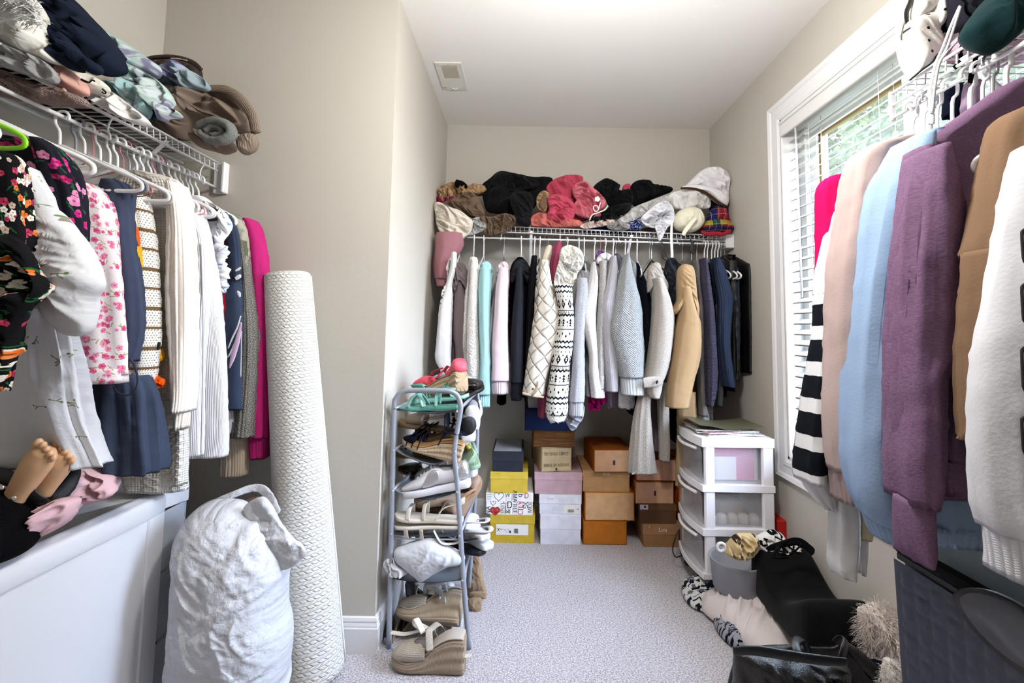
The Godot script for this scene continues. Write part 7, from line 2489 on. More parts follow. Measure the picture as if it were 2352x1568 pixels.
	garment("grey_knit","pale grey knit folded on the jeans beside the basket","knit",cloth(Color(0.70,0.69,0.68),"knit"),[["fold","h",[[1650,1318],[1690,1292],[1735,1284],[1760,1300],[1740,1320],[1690,1332],[1660,1332]],0.06,0.055,{"fold": 0.018,"scale": 16.0}]])
	garment("white_fleece","long off-white fleece spilled across the carpet","fleece",cloth(Color(0.83,0.795,0.79),"fleece"),[
		["body","h",[[1612,1400],[1622,1372],[1665,1352],[1720,1345],[1770,1362],[1820,1408],[1880,1455],[1960,1490],[1985,1520],[1900,1540],[1800,1530],[1730,1500],[1690,1470],[1645,1432]],0.015,0.10,{"fold": 0.026,"scale": 6.0,"dir": 0.9,"rings": 32,"n": 130}],
		["sleeve","h",[[1690,1362],[1740,1352],[1790,1372],[1830,1420],[1812,1436],[1770,1432],[1730,1410],[1700,1390]],0.06,0.075,{"fold": 0.024,"scale": 12.0}]])
	# the black foam leg pillow: a long block with a dip,seen from its end
	t = thing("foam_pillow","black contoured foam pillow with a dip, lying on the clothes","pillow")
	var a := PY(1785,1262,0.27)
	var b := PY(1935,1395,0.27)
	var u := (b - a)
	u.y = 0
	var L := u.length() * 1.06
	u = u.normalized()
	var w := u.cross(Vector3.UP)
	var ctr := (a + b) * 0.5
	var pts := PackedVector3Array()
	var uvs := PackedVector2Array()
	var m := 40
	var sides := 36
	for i in range(-1,m + 2):
		var k := clampi(i,0,m)
		var s := float(k) / m
		var end := 1.0 - pow(absf(s - 0.5) * 2.0,14.0) * 0.30
		var top := 0.205 + 0.055 * cos(TAU * (s - 0.02) * 1.0) * 0.9 - 0.012 * s
		if i < 0 or i > m:
			end = 0.02
		var half := 0.118
		var y0 := 0.100
		for j in sides + 1:
			var ang := TAU * (j % sides) / sides
			var cx := signf(cos(ang)) * pow(absf(cos(ang)),0.36)
			var cy := signf(sin(ang)) * pow(absf(sin(ang)),0.36)
			var hh := (top + 0.05 - y0) * 0.5
			var p := ctr + u * (L * (s - 0.5)) + w * (cx * half * end)
			p.y = y0 + hh + cy * hh * end
			pts.append(p)
			uvs.append(Vector2(s * L,ang * 0.1))
	st = new_st()
	grid(st,pts,uvs,m + 3,sides + 1)
	var soft := cloth(Color(0.06,0.06,0.066),"fleece",{"rim": 0.5})
	part("body",done(st),soft,t)
	part("strap",strand([[1762,1262,5,1.75],[1780,1255,8,1.74],[1830,1243,9,1.76],[1862,1262,8,1.74],[1866,1272,6,1.72]],1.75,0.3),cloth(Color(0.05,0.05,0.055),"weave"),t)
	part("strap",strand([[1774,1278,3,1.72],[1785,1262,5,1.73],[1800,1250,5,1.75],[1840,1248,4,1.74],[1812,1276,4,1.70],[1790,1282,3,1.70],[1774,1280,3,1.71]],1.72,0.35),cloth(Color(0.06,0.06,0.065),"weave"),t)
	# black leather tote
	t = thing("leather_tote","black pebbled leather tote bag lying open in front of the fur","bag")
	var hide := cloth(Color(0.028,0.027,0.029),"leather",{"rough": 0.34,"spec": 0.6,"tile": 0.05,"depth": 0.6})
	part("front_panel",crumple([[1688,1502],[1720,1492],[1800,1506],[1870,1518],[1944,1526],[1952,1560],[1950,1600],[1945,1640],[1690,1640],[1684,1560]],1.36,0.06,{"fold": 0.012,"scale": 7.0,"rough": 0.001}),hide,t)
	part("top_band",strand([[1684,1494,9],[1740,1494,11],[1820,1506,11],[1890,1516,11],[1945,1520,9]],1.31,0.35),hide,t)
	part("back_panel",crumple([[1690,1500],[1720,1486],[1800,1480],[1900,1484],[1945,1474],[1985,1505],[2040,1560],[2060,1640],[1700,1640]],1.50,0.03,{"fold": 0.012,"scale": 8.0,"rough": 0.001}),hide,t)
	part("gusset",strand([[1942,1480,8,1.42],[1975,1510,13,1.40],[2015,1550,14,1.38],[2045,1590,12,1.36]],1.40,0.4),hide,t)
	part("handle",strand([[1838,1520,9,1.32],[1832,1496,10,1.33],[1826,1474,9,1.35],[1840,1466,8,1.38],[1852,1482,9,1.40],[1858,1510,8,1.42]],1.36,0.3),hide,t)
	part("handle",strand([[1930,1520,8,1.33],[1938,1492,9,1.34],[1942,1470,8,1.36],[1930,1464,7,1.38],[1920,1476,8,1.41]],1.36,0.3),hide,t)
	# furry things
	t = thing("fluffy_slipper","pale pink shaggy slipper beside the dark hamper","slipper")
	fur(t,"body",[[1976,1412],[1990,1392],[2015,1385],[2040,1402],[2060,1430],[2066,1470],[2056,1505],[2020,1510],[1992,1490],[1982,1450]],1.50,0.06,8500,0.032,cloth(Color(0.93,0.89,0.865),"fleece",{"through": 0.4}),3)
	part("leather_edge",strand([[1960,1440,9,1.56],[1968,1462,11,1.55],[1985,1490,10,1.54]],1.55,0.4),plain(Color(0.45,0.27,0.15),0.5),t)
	t = thing("fur_pompom","small white fur pompom between the tote and the hamper","pompom")
	fur(t,"body",[[2028,1530],[2040,1515],[2060,1520],[2068,1545],[2062,1575],[2040,1580],[2026,1560]],1.34,0.03,2400,0.022,cloth(Color(0.93,0.91,0.89),"fleece",{"through": 0.4}),5)
	single("navy_cloth",crumple([[1985,1528],[2010,1520],[2040,1524],[2050,1545],[2030,1560],[1995,1556]],1.42,0.03,{"fold": 0.012}),cloth(Color(0.05,0.06,0.10),"jersey"),"navy cloth scrap behind the tote's open side","cloth")
	t = thing("fur_rug_edge","blush shaggy fur showing between the black pillow and the tote","fur")
	fur(t,"body",[[1830,1468],[1880,1460],[1940,1456],[1985,1450],[2000,1480],[1960,1500],[1900,1506],[1840,1496]],1.62,0.03,3600,0.022,cloth(Color(0.90,0.82,0.79),"fleece",{"through": 0.4}),6)
	# black bag and its charging cord by the drawer cart
	t = thing("black_backpack","black bag squeezed between shoe boxes and drawer cart","bag")
	part("body",crumple([[1560,1226],[1572,1206],[1590,1205],[1605,1240],[1605,1285],[1570,1283],[1562,1262]],2.44,0.05,{"fold": 0.012,"floor": 0.0}),cloth(Color(0.03,0.03,0.035),"weave"),t)
	st = new_st()
	var cord := []
	for q in [[1578,1208,2.40],[1560,1216,2.38],[1550,1240,2.36],[1545,1262,2.30],[1552,1279,2.28],[1568,1275,2.26],[1572,1280,2.27]]:
		cord.append(P(q[0],q[1],q[2]))
	tube(st,smooth_path(cord,6),0.0032,6)
	part("cord",done(st),plain(Color(0.03,0.03,0.03),0.5),t)
# ---------------------------------------------------------------- heaped on the end-wall shelf
func build_back_pile() -> void:
	var tan_s := cloth(Color(0.66,0.54,0.41),"sherpa",{"depth": 0.5})
	garment("tan_fleece","tan fleece jacket at the wall end of the shelf heap","jacket",tan_s,[
		["body","c",[[1000,448],[1004,436],[1022,424],[1042,418],[1062,425],[1085,428],[1106,424],[1118,438],[1108,448],[1084,445],[1060,455],[1036,466],[1010,462]],2.68,0.06,{"fold": 0.022,"scale": 14.0}],
		["hood","c",[[1003,458],[1004,440],[1020,432],[1036,436],[1042,450],[1030,464],[1012,466]],2.60,0.05,{"fold": 0.018,"scale": 18.0}],
		["cuff","c",[[1060,440],[1085,430],[1110,426],[1117,438],[1100,446],[1070,452]],2.60,0.04,{"fold": 0.010,"scale": 18.0}]])
	garment("black_sock","small black knit scrap on top of the tan fleece","knit",cloth(Color(0.03,0.03,0.035),"fleece"),[["body","c",[[1045,426],[1048,414],[1064,417],[1075,428],[1068,433],[1052,432]],2.62,0.03,{"fold": 0.01}]])
	garment("magenta_cloth","magenta cloth peeking out under the tan fleece","cloth",cloth(Color(0.50,0.06,0.28),"jersey"),[["body","c",[[1002,462],[1006,450],[1024,448],[1046,454],[1050,464],[1030,470],[1008,470]],2.58,0.04,{"fold": 0.012}]])
	var taupe := cloth(Color(0.42,0.35,0.29),"fleece")
	garment("taupe_sweatshirt","taupe sweatshirt twisting down to the shelf front","sweatshirt",taupe,[
		["body","c",[[1012,470],[1050,452],[1078,440],[1096,452],[1106,470],[1114,492],[1104,506],[1080,498],[1064,494],[1040,482]],2.55,0.06,{"fold": 0.024,"dir": 1.2,"scale": 11.0}],
		["sleeve","c",[[1104,496],[1130,498],[1160,490],[1182,498],[1187,512],[1172,526],[1148,536],[1122,542],[1110,534],[1114,518],[1106,508]],2.51,0.045,{"fold": 0.026,"scale": 14.0,"dir": 0.2}]])
	garment("cream_sherpa","cream sherpa jacket hanging over the shelf's wall end","jacket",cloth(Color(0.84,0.81,0.76),"sherpa",{"depth": 0.5}),[
		["body","c",[[997,470],[1008,464],[1030,474],[1056,484],[1076,498],[1086,510],[1082,532],[1068,546],[1056,554],[1038,550],[1015,538],[1004,520],[1000,495]],2.49,0.07,{"fold": 0.022,"scale": 10.0,"dir": 1.0}]])
	garment("grey_tee","pale grey tee under the taupe sleeve","t-shirt",cloth(Color(0.68,0.68,0.68),"jersey"),[["body","c",[[1080,506],[1100,499],[1120,512],[1118,526],[1090,538],[1074,540],[1080,522]],2.52,0.03,{"fold": 0.014,"scale": 18.0}]])
	var black := cloth(Color(0.075,0.078,0.088),"fleece",{"rim": 0.25})
	garment("black_jacket","big black hooded jacket heaped left of the pink sweatshirt","jacket",black,[
		["body","c",[[1106,428],[1124,412],[1147,394],[1180,398],[1225,407],[1267,409],[1264,430],[1240,456],[1224,480],[1190,492],[1140,490],[1118,484],[1110,460]],2.64,0.10,{"fold": 0.034,"scale": 8.0,"dir": -0.4,"rings": 26}],
		["hood","c",[[1130,420],[1160,402],[1200,404],[1232,414],[1236,428],[1200,436],[1164,438],[1138,434]],2.55,0.04,{"fold": 0.022,"scale": 12.0}],
		["sleeve","c",[[1172,452],[1200,440],[1222,448],[1224,478],[1219,505],[1216,519],[1196,516],[1186,500],[1176,480]],2.50,0.05,{"fold": 0.012}],
		["cuff","c",[[1186,498],[1204,502],[1218,500],[1217,519],[1194,516]],2.475,0.035,{"fold": 0.004}]])
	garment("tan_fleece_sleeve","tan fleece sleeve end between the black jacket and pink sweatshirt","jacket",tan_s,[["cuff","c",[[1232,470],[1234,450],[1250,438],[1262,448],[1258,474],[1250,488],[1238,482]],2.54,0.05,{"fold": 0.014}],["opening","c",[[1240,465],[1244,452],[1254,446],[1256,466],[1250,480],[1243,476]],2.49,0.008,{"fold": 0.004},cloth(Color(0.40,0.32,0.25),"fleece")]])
	var coral := cloth(Color(0.70,0.28,0.36),"fleece")
	garment("coral_sweatshirt","coral pink sweatshirt at the middle of the shelf heap","sweatshirt",coral,[
		["body","c",[[1254,432],[1274,412],[1305,403],[1337,406],[1338,428],[1355,450],[1364,480],[1360,500],[1320,512],[1280,512],[1256,500],[1258,466]],2.62,0.09,{"fold": 0.032,"scale": 9.0,"dir": 0.3}],
		["sleeve","c",[[1254,456],[1280,446],[1310,458],[1322,478],[1316,505],[1306,522],[1282,514],[1254,502],[1260,480]],2.52,0.05,{"fold": 0.016,"dir": 1.2}]])
	garment("salmon_tee","salmon cotton tee along the shelf front under the coral sweatshirt","t-shirt",cloth(Color(0.74,0.42,0.39),"jersey"),[["body","c",[[1219,500],[1240,488],[1262,496],[1290,508],[1330,506],[1336,518],[1300,522],[1250,521],[1222,518]],2.52,0.04,{"fold": 0.018,"scale": 16.0}]])
	var satin := garment("pink_jacket","shiny pink jacket with white lettering patches","jacket",cloth(Color(0.74,0.38,0.44),"jersey",{"rough": 0.45,"spec": 0.5}),[["body","c",[[1314,432],[1326,420],[1345,417],[1362,432],[1378,446],[1391,462],[1386,480],[1368,487],[1346,478],[1330,464],[1318,452]],2.53,0.06,{"fold": 0.022,"scale": 13.0,"dir": 1.0}],["sleeve","c",[[1318,470],[1330,458],[1350,470],[1380,492],[1368,502],[1340,500],[1320,490]],2.53,0.045,{"fold": 0.014}]])
	var wh := plain(Color(0.9,0.88,0.87),0.7)
	text_on(satin,"O",P(1369,479,2.445),0.036,wh,Basis(Vector3(0,0,1),0.25))
	text_on(satin,"/",P(1377,474,2.445),0.040,wh,Basis(Vector3(0,0,1),0.1))
	for k in 5:
		var a := TAU * k / 5.0
		part("flower_patch",strand([[1372,457,1.5],[1372 + 4 * cos(a),457 + 4 * sin(a),3.2],[1372 + 6.5 * cos(a),457 + 6.5 * sin(a),1.5]],2.445,0.4),wh,satin)
	garment("black_joggers","black cotton joggers with a cream drawstring","trousers",black,[
		["body","c",[[1363,432],[1378,416],[1396,411],[1418,422],[1422,438],[1448,440],[1453,465],[1440,485],[1412,478],[1396,466],[1386,450]],2.58,0.07,{"fold": 0.030,"scale": 11.0,"dir": 1.0}],
		["leg","c",[[1356,505],[1364,490],[1390,480],[1420,470],[1448,468],[1444,486],[1416,502],[1380,510],[1362,510]],2.51,0.05,{"fold": 0.024,"scale": 14.0,"dir": 2.6}],
		["drawstring","s",[[1354,506,1.5],[1360,494,1.5],[1374,488,1.5],[1390,481,1.5],[1396,472,1.5]],2.44,1.0,{},cloth(Color(0.86,0.82,0.78),"jersey")]])
	garment("pink_ball","little pink cloth bump behind the black joggers","cloth",cloth(Color(0.73,0.28,0.38),"jersey"),[["body","c",[[1429,436],[1432,426],[1442,422],[1450,428],[1450,438],[1440,441]],2.66,0.03,{"fold": 0.006}]])
	garment("black_fleece","nubbly black fleece toward the window end of the heap","fleece",cloth(Color(0.07,0.073,0.085),"sherpa",{"depth": 0.5}),[["body","c",[[1448,430],[1462,416],[1490,414],[1502,424],[1526,428],[1544,433],[1541,441],[1522,448],[1492,460],[1462,474],[1450,462]],2.64,0.07,{"fold": 0.018,"scale": 10.0}]])
	garment("light_jeans","pale grey jeans slanting across the heap below the black fleece","jeans",cloth(Color(0.74,0.73,0.725),"weave"),[["leg","c",[[1416,506],[1434,488],[1460,474],[1496,460],[1532,450],[1538,466],[1512,480],[1484,494],[1456,508],[1432,514]],2.54,0.045,{"fold": 0.016,"scale": 14.0,"dir": 0.5}]])
	garment("white_denim","white denim jacket folded below the white bucket hat","jacket",cloth(Color(0.89,0.885,0.88),"weave"),[["body","c",[[1534,450],[1552,440],[1592,436],[1616,442],[1630,460],[1629,478],[1606,482],[1572,484],[1548,480],[1536,466]],2.58,0.07,{"fold": 0.022,"scale": 10.0}]])
	garment("white_blouse","crumpled white blouse with a corner hanging through the shelf front","blouse",cloth(Color(0.88,0.88,0.90),"jersey"),[
		["body","c",[[1472,502],[1486,486],[1506,470],[1528,462],[1544,474],[1549,494],[1546,512],[1532,522],[1506,524],[1482,518]],2.51,0.05,{"fold": 0.026,"scale": 14.0,"dir": 1.4}],
		["corner","c",[[1506,516],[1534,514],[1526,536],[1515,554],[1510,540]],2.49,0.02,{"fold": 0.012,"scale": 18.0}]])
	garment("cream_pouch","cream cap-shaped cotton bag with a tie strap","bag",cloth(Color(0.86,0.84,0.755),"jersey"),[
		["body","c",[[1546,512],[1552,492],[1568,480],[1592,476],[1610,486],[1617,506],[1608,524],[1588,534],[1568,532],[1552,526]],2.52,0.07,{"fold": 0.008,"scale": 9.0}],
		["strap","s",[[1568,540,4],[1580,522,5],[1592,508,4.5],[1600,500,3]],2.44,0.3]])
	var ribbon := garment("white_ribbon","white flat ribbon hanging straight down from the cream bag","ribbon",cloth(Color(0.90,0.90,0.90),"jersey"),[["tail","s",[[1543,512,2.5],[1542,540,3],[1543,570,3.2],[1544,594,3]],2.46,0.3]])
	# the two hats by the window wall
	var hat := thing("bucket_hat","white bucket hat with a brown edged brim, topmost by the window wall","hat")
	var hw := cloth(Color(0.90,0.89,0.91),"jersey")
	part("crown",crumple([[1574,430],[1590,410],[1612,391],[1636,385],[1660,393],[1673,412],[1672,436],[1668,462],[1650,452],[1625,440],[1600,432]],2.60,0.10,{"fold": 0.016,"scale": 9.0,"back": 1.0}),hw,hat)
	part("brim",crumple([[1565,431],[1590,424],[1640,434],[1672,452],[1668,474],[1650,468],[1628,450],[1600,438]],2.55,0.045,{"fold": 0.004}),hw,hat)
	part("binding",strand([[1564,432,2.5],[1590,433,3],[1615,440,3.5],[1634,452,3.5],[1652,466,3.5],[1668,474,3]],2.51,0.8),cloth(Color(0.26,0.18,0.13),"weave"),hat)
	garment("dark_hat","black cap under the white bucket hat","cap",black,[["body","c",[[1628,478],[1632,460],[1650,466],[1668,476],[1672,494],[1660,500],[1640,490]],2.62,0.04,{"fold": 0.01}]])
	var plaid := blank(256,256,Color(0.50,0.13,0.22))
	plaid.fill_rect(Rect2i(0,0,80,256),Color(0.13,0.16,0.38))
	plaid.fill_rect(Rect2i(0,90,256,60),Color(0.58,0.55,0.22))
	plaid.fill_rect(Rect2i(0,90,80,60),Color(0.16,0.30,0.28))
	plaid.fill_rect(Rect2i(150,0,34,256),Color(0.62,0.22,0.30))
	plaid.fill_rect(Rect2i(150,90,34,60),Color(0.76,0.40,0.22))
	plaid.fill_rect(Rect2i(0,170,256,36),Color(0.16,0.14,0.34))
	for k in 4:
		plaid.fill_rect(Rect2i(k * 64 + 30,0,3,256),Color(0.75,0.66,0.40))
		plaid.fill_rect(Rect2i(0,k * 64 + 10,256,3),Color(0.75,0.66,0.40))
	var pl := cloth(Color.WHITE,"weave",{"picture": ImageTexture.create_from_image(plaid),"tile": 0.13})
	hat = thing("plaid_bucket_hat","multicoloured plaid bucket hat with a frilled red edge, at the shelf's window end","hat")
	part("crown",crumple([[1626,500],[1632,482],[1646,473],[1663,478],[1670,496],[1672,512],[1650,514],[1630,512]],2.58,0.07,{"fold": 0.008,"back": 1.0}),pl,hat)
	part("brim",crumple([[1612,528],[1622,508],[1650,504],[1672,508],[1683,522],[1676,532],[1640,534]],2.54,0.06,{"fold": 0.006}),pl,hat)
	part("frill",strand([[1610,532,4],[1626,537,5],[1644,536,5.5],[1660,538,5],[1678,530,4.5]],2.48,0.8,{"wobble": 0.4}),cloth(Color(0.62,0.16,0.24),"crepe"),hat)
	garment("blue_scarf","royal blue patterned scarf at the shelf front","scarf",cloth(Color.WHITE,"jersey",{"picture": dyed("bluescarf",[Color(0.08,0.14,0.42),Color(0.10,0.11,0.20),Color(0.70,0.72,0.80)],0.04,51),"tile": 0.12}),[["body","c",[[1442,520],[1450,508],[1466,506],[1474,516],[1470,527],[1450,528]],2.52,0.03,{"fold": 0.010}]])
	garment("blush_frill","blush frilled cloth edge along the shelf front","cloth",cloth(Color(0.82,0.74,0.72),"jersey"),[["body","c",[[1332,520],[1344,512],[1370,508],[1396,504],[1412,506],[1400,516],[1370,522],[1345,525]],2.51,0.025,{"fold": 0.014,"scale": 20.0}]])
	garment("grey_frill","grey ruffled garment at the shelf front beside the royal blue scarf","garment",cloth(Color(0.64,0.63,0.62),"jersey"),[["body","c",[[1394,520],[1406,508],[1430,512],[1446,516],[1442,527],[1410,528]],2.51,0.03,{"fold": 0.016,"scale": 22.0}]])
	# what lies flat on the wires,seen from below
	var y := 1.712
	for q in [[1095,1215,1.700,Color(0.50,0.40,0.42),"dusky folded cloth flat on the wires below the black jacket"],[1220,1345,1.694,Color(0.62,0.55,0.56),"pale folded cloth flat on the wires below the coral sweatshirt"],[1350,1470,1.690,Color(0.10,0.12,0.28),"navy folded cloth flat on the wires under the royal blue scarf"],[1480,1640,1.684,Color(0.38,0.34,0.32),"brown-grey folded cloth flat on the wires under the cream bag"]]:
		var a := P(q[0],530,2.60)
		var b := P(q[1],530,2.60)
		var st := new_st()
		var pts := PackedVector3Array()
		var yy := P((q[0] + q[1]) * 0.5,lerpf(521.0,541.0,((q[0] + q[1]) * 0.5 - 1184.0) / 485.0),2.54).y + 0.008
		single("folded_cloth",crumple_flat(a.x,b.x,-2.80,-2.57,yy,0.05),cloth(q[3],"jersey"),q[4],"folded cloth")
func crumple_flat(x0: float,x1: float,z0: float,z1: float,y: float,tall: float) -> ArrayMesh:
	var rings := []
	for k in 7:
		var s := k / 6.0
		rings.append([Vector3(lerpf(x0,x1,s),y + tall * 0.5,(z0 + z1) * 0.5),s])
	var pts := PackedVector3Array()
	var uvs := PackedVector2Array()
	var sides := 24
	for i in range(-1,20):
		var s := clampf(i / 18.0,0.0,1.0)
		var e := 0.05 if i < 0 or i > 18 else 1.0 - pow(absf(s - 0.5) * 2.0,8.0) * 0.3
		for j in sides + 1:
			var g := TAU * (j % sides) / sides
			var cz := signf(cos(g)) * pow(absf(cos(g)),0.5)
			var cy := signf(sin(g)) * pow(absf(sin(g)),0.6)
			var f := n_fine.get_noise_3d(s * 6.0 + x0 * 9.0,cz * 2.0,cy * 2.0) * 0.006
			pts.append(Vector3(lerpf(x0,x1,s),y + tall * 0.5 + cy * (tall * 0.5 - 0.004) * e + maxf(f,-0.003),(z0 + z1) * 0.5 + cz * (z1 - z0) * 0.5 * e))
			uvs.append(Vector2(s * (x1 - x0),j * 0.02))
	var st := new_st()
	grid(st,pts,uvs,21,sides + 1)
	return done(st)
# thin black cord loops that hang with the coats
func build_loops() -> void:
	garment("cord_loop","thin black cord loop hanging beside the black hooded jacket","cord",plain(Color(0.03,0.03,0.03),0.6),[["loop","s",[[1521,560,1.1],[1520,580,1.1],[1525,594,1.1],[1536,598,1.1],[1530,586,1.1],[1522,568,1.1],[1521,556,1.1]],2.42,1.0]])
	garment("cord_knot","knotted black cord dangling near the camel coat's hanger","cord",plain(Color(0.03,0.03,0.03),0.6),[["knot","s",[[1586,548,1.6],[1590,562,2.4],[1586,574,2.4],[1592,582,2.0],[1590,568,1.6],[1594,556,1.4]],2.44,1.0]])
# ---------------------------------------------------------------- heaped on the nearer shelf
func build_left_pile() -> void:
	var wf := cloth(Color(0.87,0.86,0.845),"sherpa",{"depth": 0.35,"tile": 0.2})
	var t := thing("white_fur_coat","white plush coat with grey tipped fur, nearest end of the shelf heap","coat")
	part("body",crumple([[-60,-30],[20,-30],[72,-10],[88,25],[96,62],[116,100],[130,136],[118,143],[60,126],[0,98],[-60,60]],1.0,0.07,{"fold": 0.024,"scale": 8.0,"dir": -0.6}),wf,t)
	fur(t,"grey_collar",[[-40,-30],[10,-30],[32,-5],[34,22],[22,40],[0,44],[-40,30]],0.92,0.03,2600,0.018,cloth(Color(0.85,0.85,0.85),"fleece",{"through": 0.4}),12)
	fur(t,"grey_cuff",[[36,-10],[66,-10],[82,20],[84,56],[66,44],[44,20]],0.92,0.025,1800,0.018,cloth(Color(0.84,0.835,0.83),"fleece",{"through": 0.4}),13)
	var navy := cloth(Color(0.095,0.125,0.185),"fleece")
	garment("navy_sweatshirt","navy sweatshirt heaped beside the white plush coat","sweatshirt",navy,[
		["body","c",[[70,-40],[135,-30],[172,12],[206,38],[234,72],[262,108],[270,146],[258,162],[228,168],[190,150],[150,110],[110,80],[88,40]],1.12,0.09,{"fold": 0.032,"scale": 8.0,"dir": -0.8,"rings": 26}],
		["sleeve","c",[[96,72],[120,60],[150,84],[190,126],[228,150],[232,166],[212,170],[176,150],[140,126],[108,98]],1.03,0.04,{"fold": 0.012,"dir": -0.8}],
		["hood","c",[[126,118],[150,108],[172,130],[182,156],[160,158],[134,140]],1.02,0.04,{"fold": 0.012}]])
	var dye := cloth(Color.WHITE,"jersey",{"picture": dyed("tiedye",[Color(0.68,0.75,0.735),Color(0.48,0.48,0.58),Color(0.72,0.755,0.77),Color(0.56,0.70,0.69)],0.022,61),"tile": 0.34})
	garment("tie_dye_sweatshirt","mint and violet tie-dye sweatshirt with a sleeve over the shelf edge","sweatshirt",dye,[
		["body","c",[[238,84],[258,86],[300,106],[340,134],[364,152],[356,168],[330,172],[300,180],[270,160],[264,120]],1.30,0.07,{"fold": 0.022,"scale": 10.0,"dir": -0.7}],
		["sleeve","c",[[270,138],[300,150],[336,168],[366,188],[386,214],[390,236],[378,252],[366,262],[352,240],[334,214],[300,190],[274,168]],1.22,0.05,{"fold": 0.018,"scale": 12.0,"dir": -0.8}],
		["cuff","c",[[362,240],[376,244],[400,252],[408,258],[388,268],[366,276],[360,258]],1.20,0.03,{"fold": 0.012}]])
	garment("aqua_tie_dye_shirt","aqua tie-dye top folded below the tie-dye sleeve","top",cloth(Color.WHITE,"jersey",{"picture": dyed("tiedye2",[Color(0.60,0.72,0.73),Color(0.50,0.55,0.62),Color(0.72,0.77,0.77),Color(0.48,0.64,0.65)],0.02,71),"tile": 0.30}),[["body","c",[[236,186],[262,190],[300,194],[324,196],[336,216],[340,252],[334,272],[312,254],[286,224],[250,206]],1.20,0.05,{"fold": 0.018,"dir": -0.5}]])
	garment("lavender_tie_dye_shirt","lavender tie-dye top bunched against the brown leather bag","top",cloth(Color.WHITE,"jersey",{"picture": dyed("tiedye3",[Color(0.60,0.62,0.72),Color(0.74,0.77,0.82),Color(0.42,0.42,0.58),Color(0.56,0.66,0.70)],0.024,81),"tile": 0.26}),[
		["body","c",[[368,178],[388,152],[406,145],[434,160],[446,180],[438,200],[412,206],[392,222],[378,208]],1.40,0.06,{"fold": 0.022,"scale": 13.0}],
		["panel","c",[[428,166],[452,170],[476,190],[470,204],[444,204],[416,216],[392,232],[384,222],[412,202]],1.38,0.04,{"fold": 0.016,"scale": 15.0},cloth(Color(0.54,0.60,0.63),"jersey")]])
	t = thing("leather_bag","dark brown leather bag with a stitched rim behind the tie-dye top","bag")
	var hide := cloth(Color(0.15,0.065,0.05),"leather",{"rough": 0.4,"spec": 0.5})
	part("body",crumple([[338,140],[360,136],[410,138],[450,150],[463,166],[462,215],[450,255],[400,250],[350,200]],1.54,0.05,{"fold": 0.008}),hide,t)
	part("rim",strand([[336,136,5],[360,131,5],[400,131,5.5],[440,142,5.5],[462,160,5]],1.49,0.7),hide,t)
	part("stitching",strand([[392,134,1.4],[410,135,1.5],[430,139,1.4]],1.455,0.8),plain(Color(0.72,0.64,0.62),0.7),t)
	var mink := cloth(Color(0.475,0.42,0.375),"fleece")
	t = garment("taupe_sweater","big taupe sweatshirt with deep ribbed hem spilling off the shelf end","sweatshirt",mink,[
		["body","c",[[346,284],[372,256],[402,232],[432,214],[470,207],[516,212],[550,232],[574,262],[584,296],[566,306],[540,290],[516,286],[490,282],[462,282],[440,300],[412,316],[380,304]],1.47,0.11,{"fold": 0.042,"scale": 7.0,"dir": 1.2,"rings": 28,"n": 110}],
		["sleeve","c",[[436,312],[458,304],[484,322],[510,332],[534,326],[540,344],[516,352],[486,346],[456,336]],1.44,0.05,{"fold": 0.014}],
		["ribbed_hem","s",[[478,203,8],[520,206,10],[552,228,12],[578,264,12],[588,304,12]],1.42,0.6,{},cloth(Color(0.50,0.445,0.395),"rib",{"tile": 0.05})],
		["ribbed_cuff","c",[[548,322],[566,310],[586,310],[592,330],[580,348],[562,355],[550,345]],1.41,0.035,{"fold": 0.006},cloth(Color(0.50,0.445,0.395),"rib",{"tile": 0.05})]])
	garment("rolled_grey_knit","grey marled knit rolled up in front of the taupe sweatshirt","knit",cloth(Color(0.50,0.51,0.50),"fleece",{"tone": "heather"}),[
		["roll","s",[[452,292,6],[470,284,9],[500,280,11],[526,290,11],[532,308,10],[514,322,10],[484,322,9],[464,310,7],[462,300,5]],1.34,1.6],
		["inner_roll","s",[[474,302,7],[490,293,8],[508,297,8],[512,308,7],[496,313,7],[484,309,5]],1.345,1.6]])
	garment("white_print_tee","white tee with black script print behind the shelf lip","t-shirt",cloth(Color(0.86,0.855,0.85),"jersey"),[
		["body","c",[[196,196],[222,196],[256,210],[296,240],[326,264],[332,278],[310,284],[270,268],[230,246],[204,224]],1.165,0.05,{"fold": 0.018,"scale": 13.0}],
		["script","s",[[226,196,2],[232,201,2.4],[238,207,2],[243,212,2.2],[240,215,1.6],[234,211,1.6]],1.10,0.4,{},plain(Color(0.05,0.05,0.06),0.7)]])
	garment("cream_print_tee","cream tee with a dark letter print under the navy hood","t-shirt",cloth(Color(0.83,0.81,0.77),"jersey"),[["body","c",[[156,172],[180,164],[216,176],[240,192],[232,206],[206,210],[180,200],[160,188]],1.10,0.05,{"fold": 0.018,"scale": 14.0}],["letter","s",[[186,182,2.5],[194,186,3],[204,189,2.5],[212,184,2],[218,187,2]],1.04,0.4,{},plain(Color(0.05,0.05,0.06),0.7)]])
	garment("peach_robe","peach plush robe piece under the white plush coat","robe",cloth(Color(0.80,0.62,0.57),"fleece"),[
		["body","c",[[96,148],[124,140],[150,150],[176,172],[196,196],[198,214],[176,216],[146,206],[118,190]],1.06,0.05,{"fold": 0.014}],
		["cuff","s",[[118,218,5],[134,216,6.5],[150,206,6]],1.02,0.6]])
	garment("grey_fur_throw","grey fur throw folded behind the shelf lip","throw",cloth(Color(0.60,0.60,0.605),"sherpa",{"depth": 0.6}),[["body","c",[[-60,70],[0,92],[50,118],[100,140],[126,170],[110,186],[60,172],[0,150],[-60,130]],0.985,0.04,{"fold": 0.016,"scale": 13.0}]])
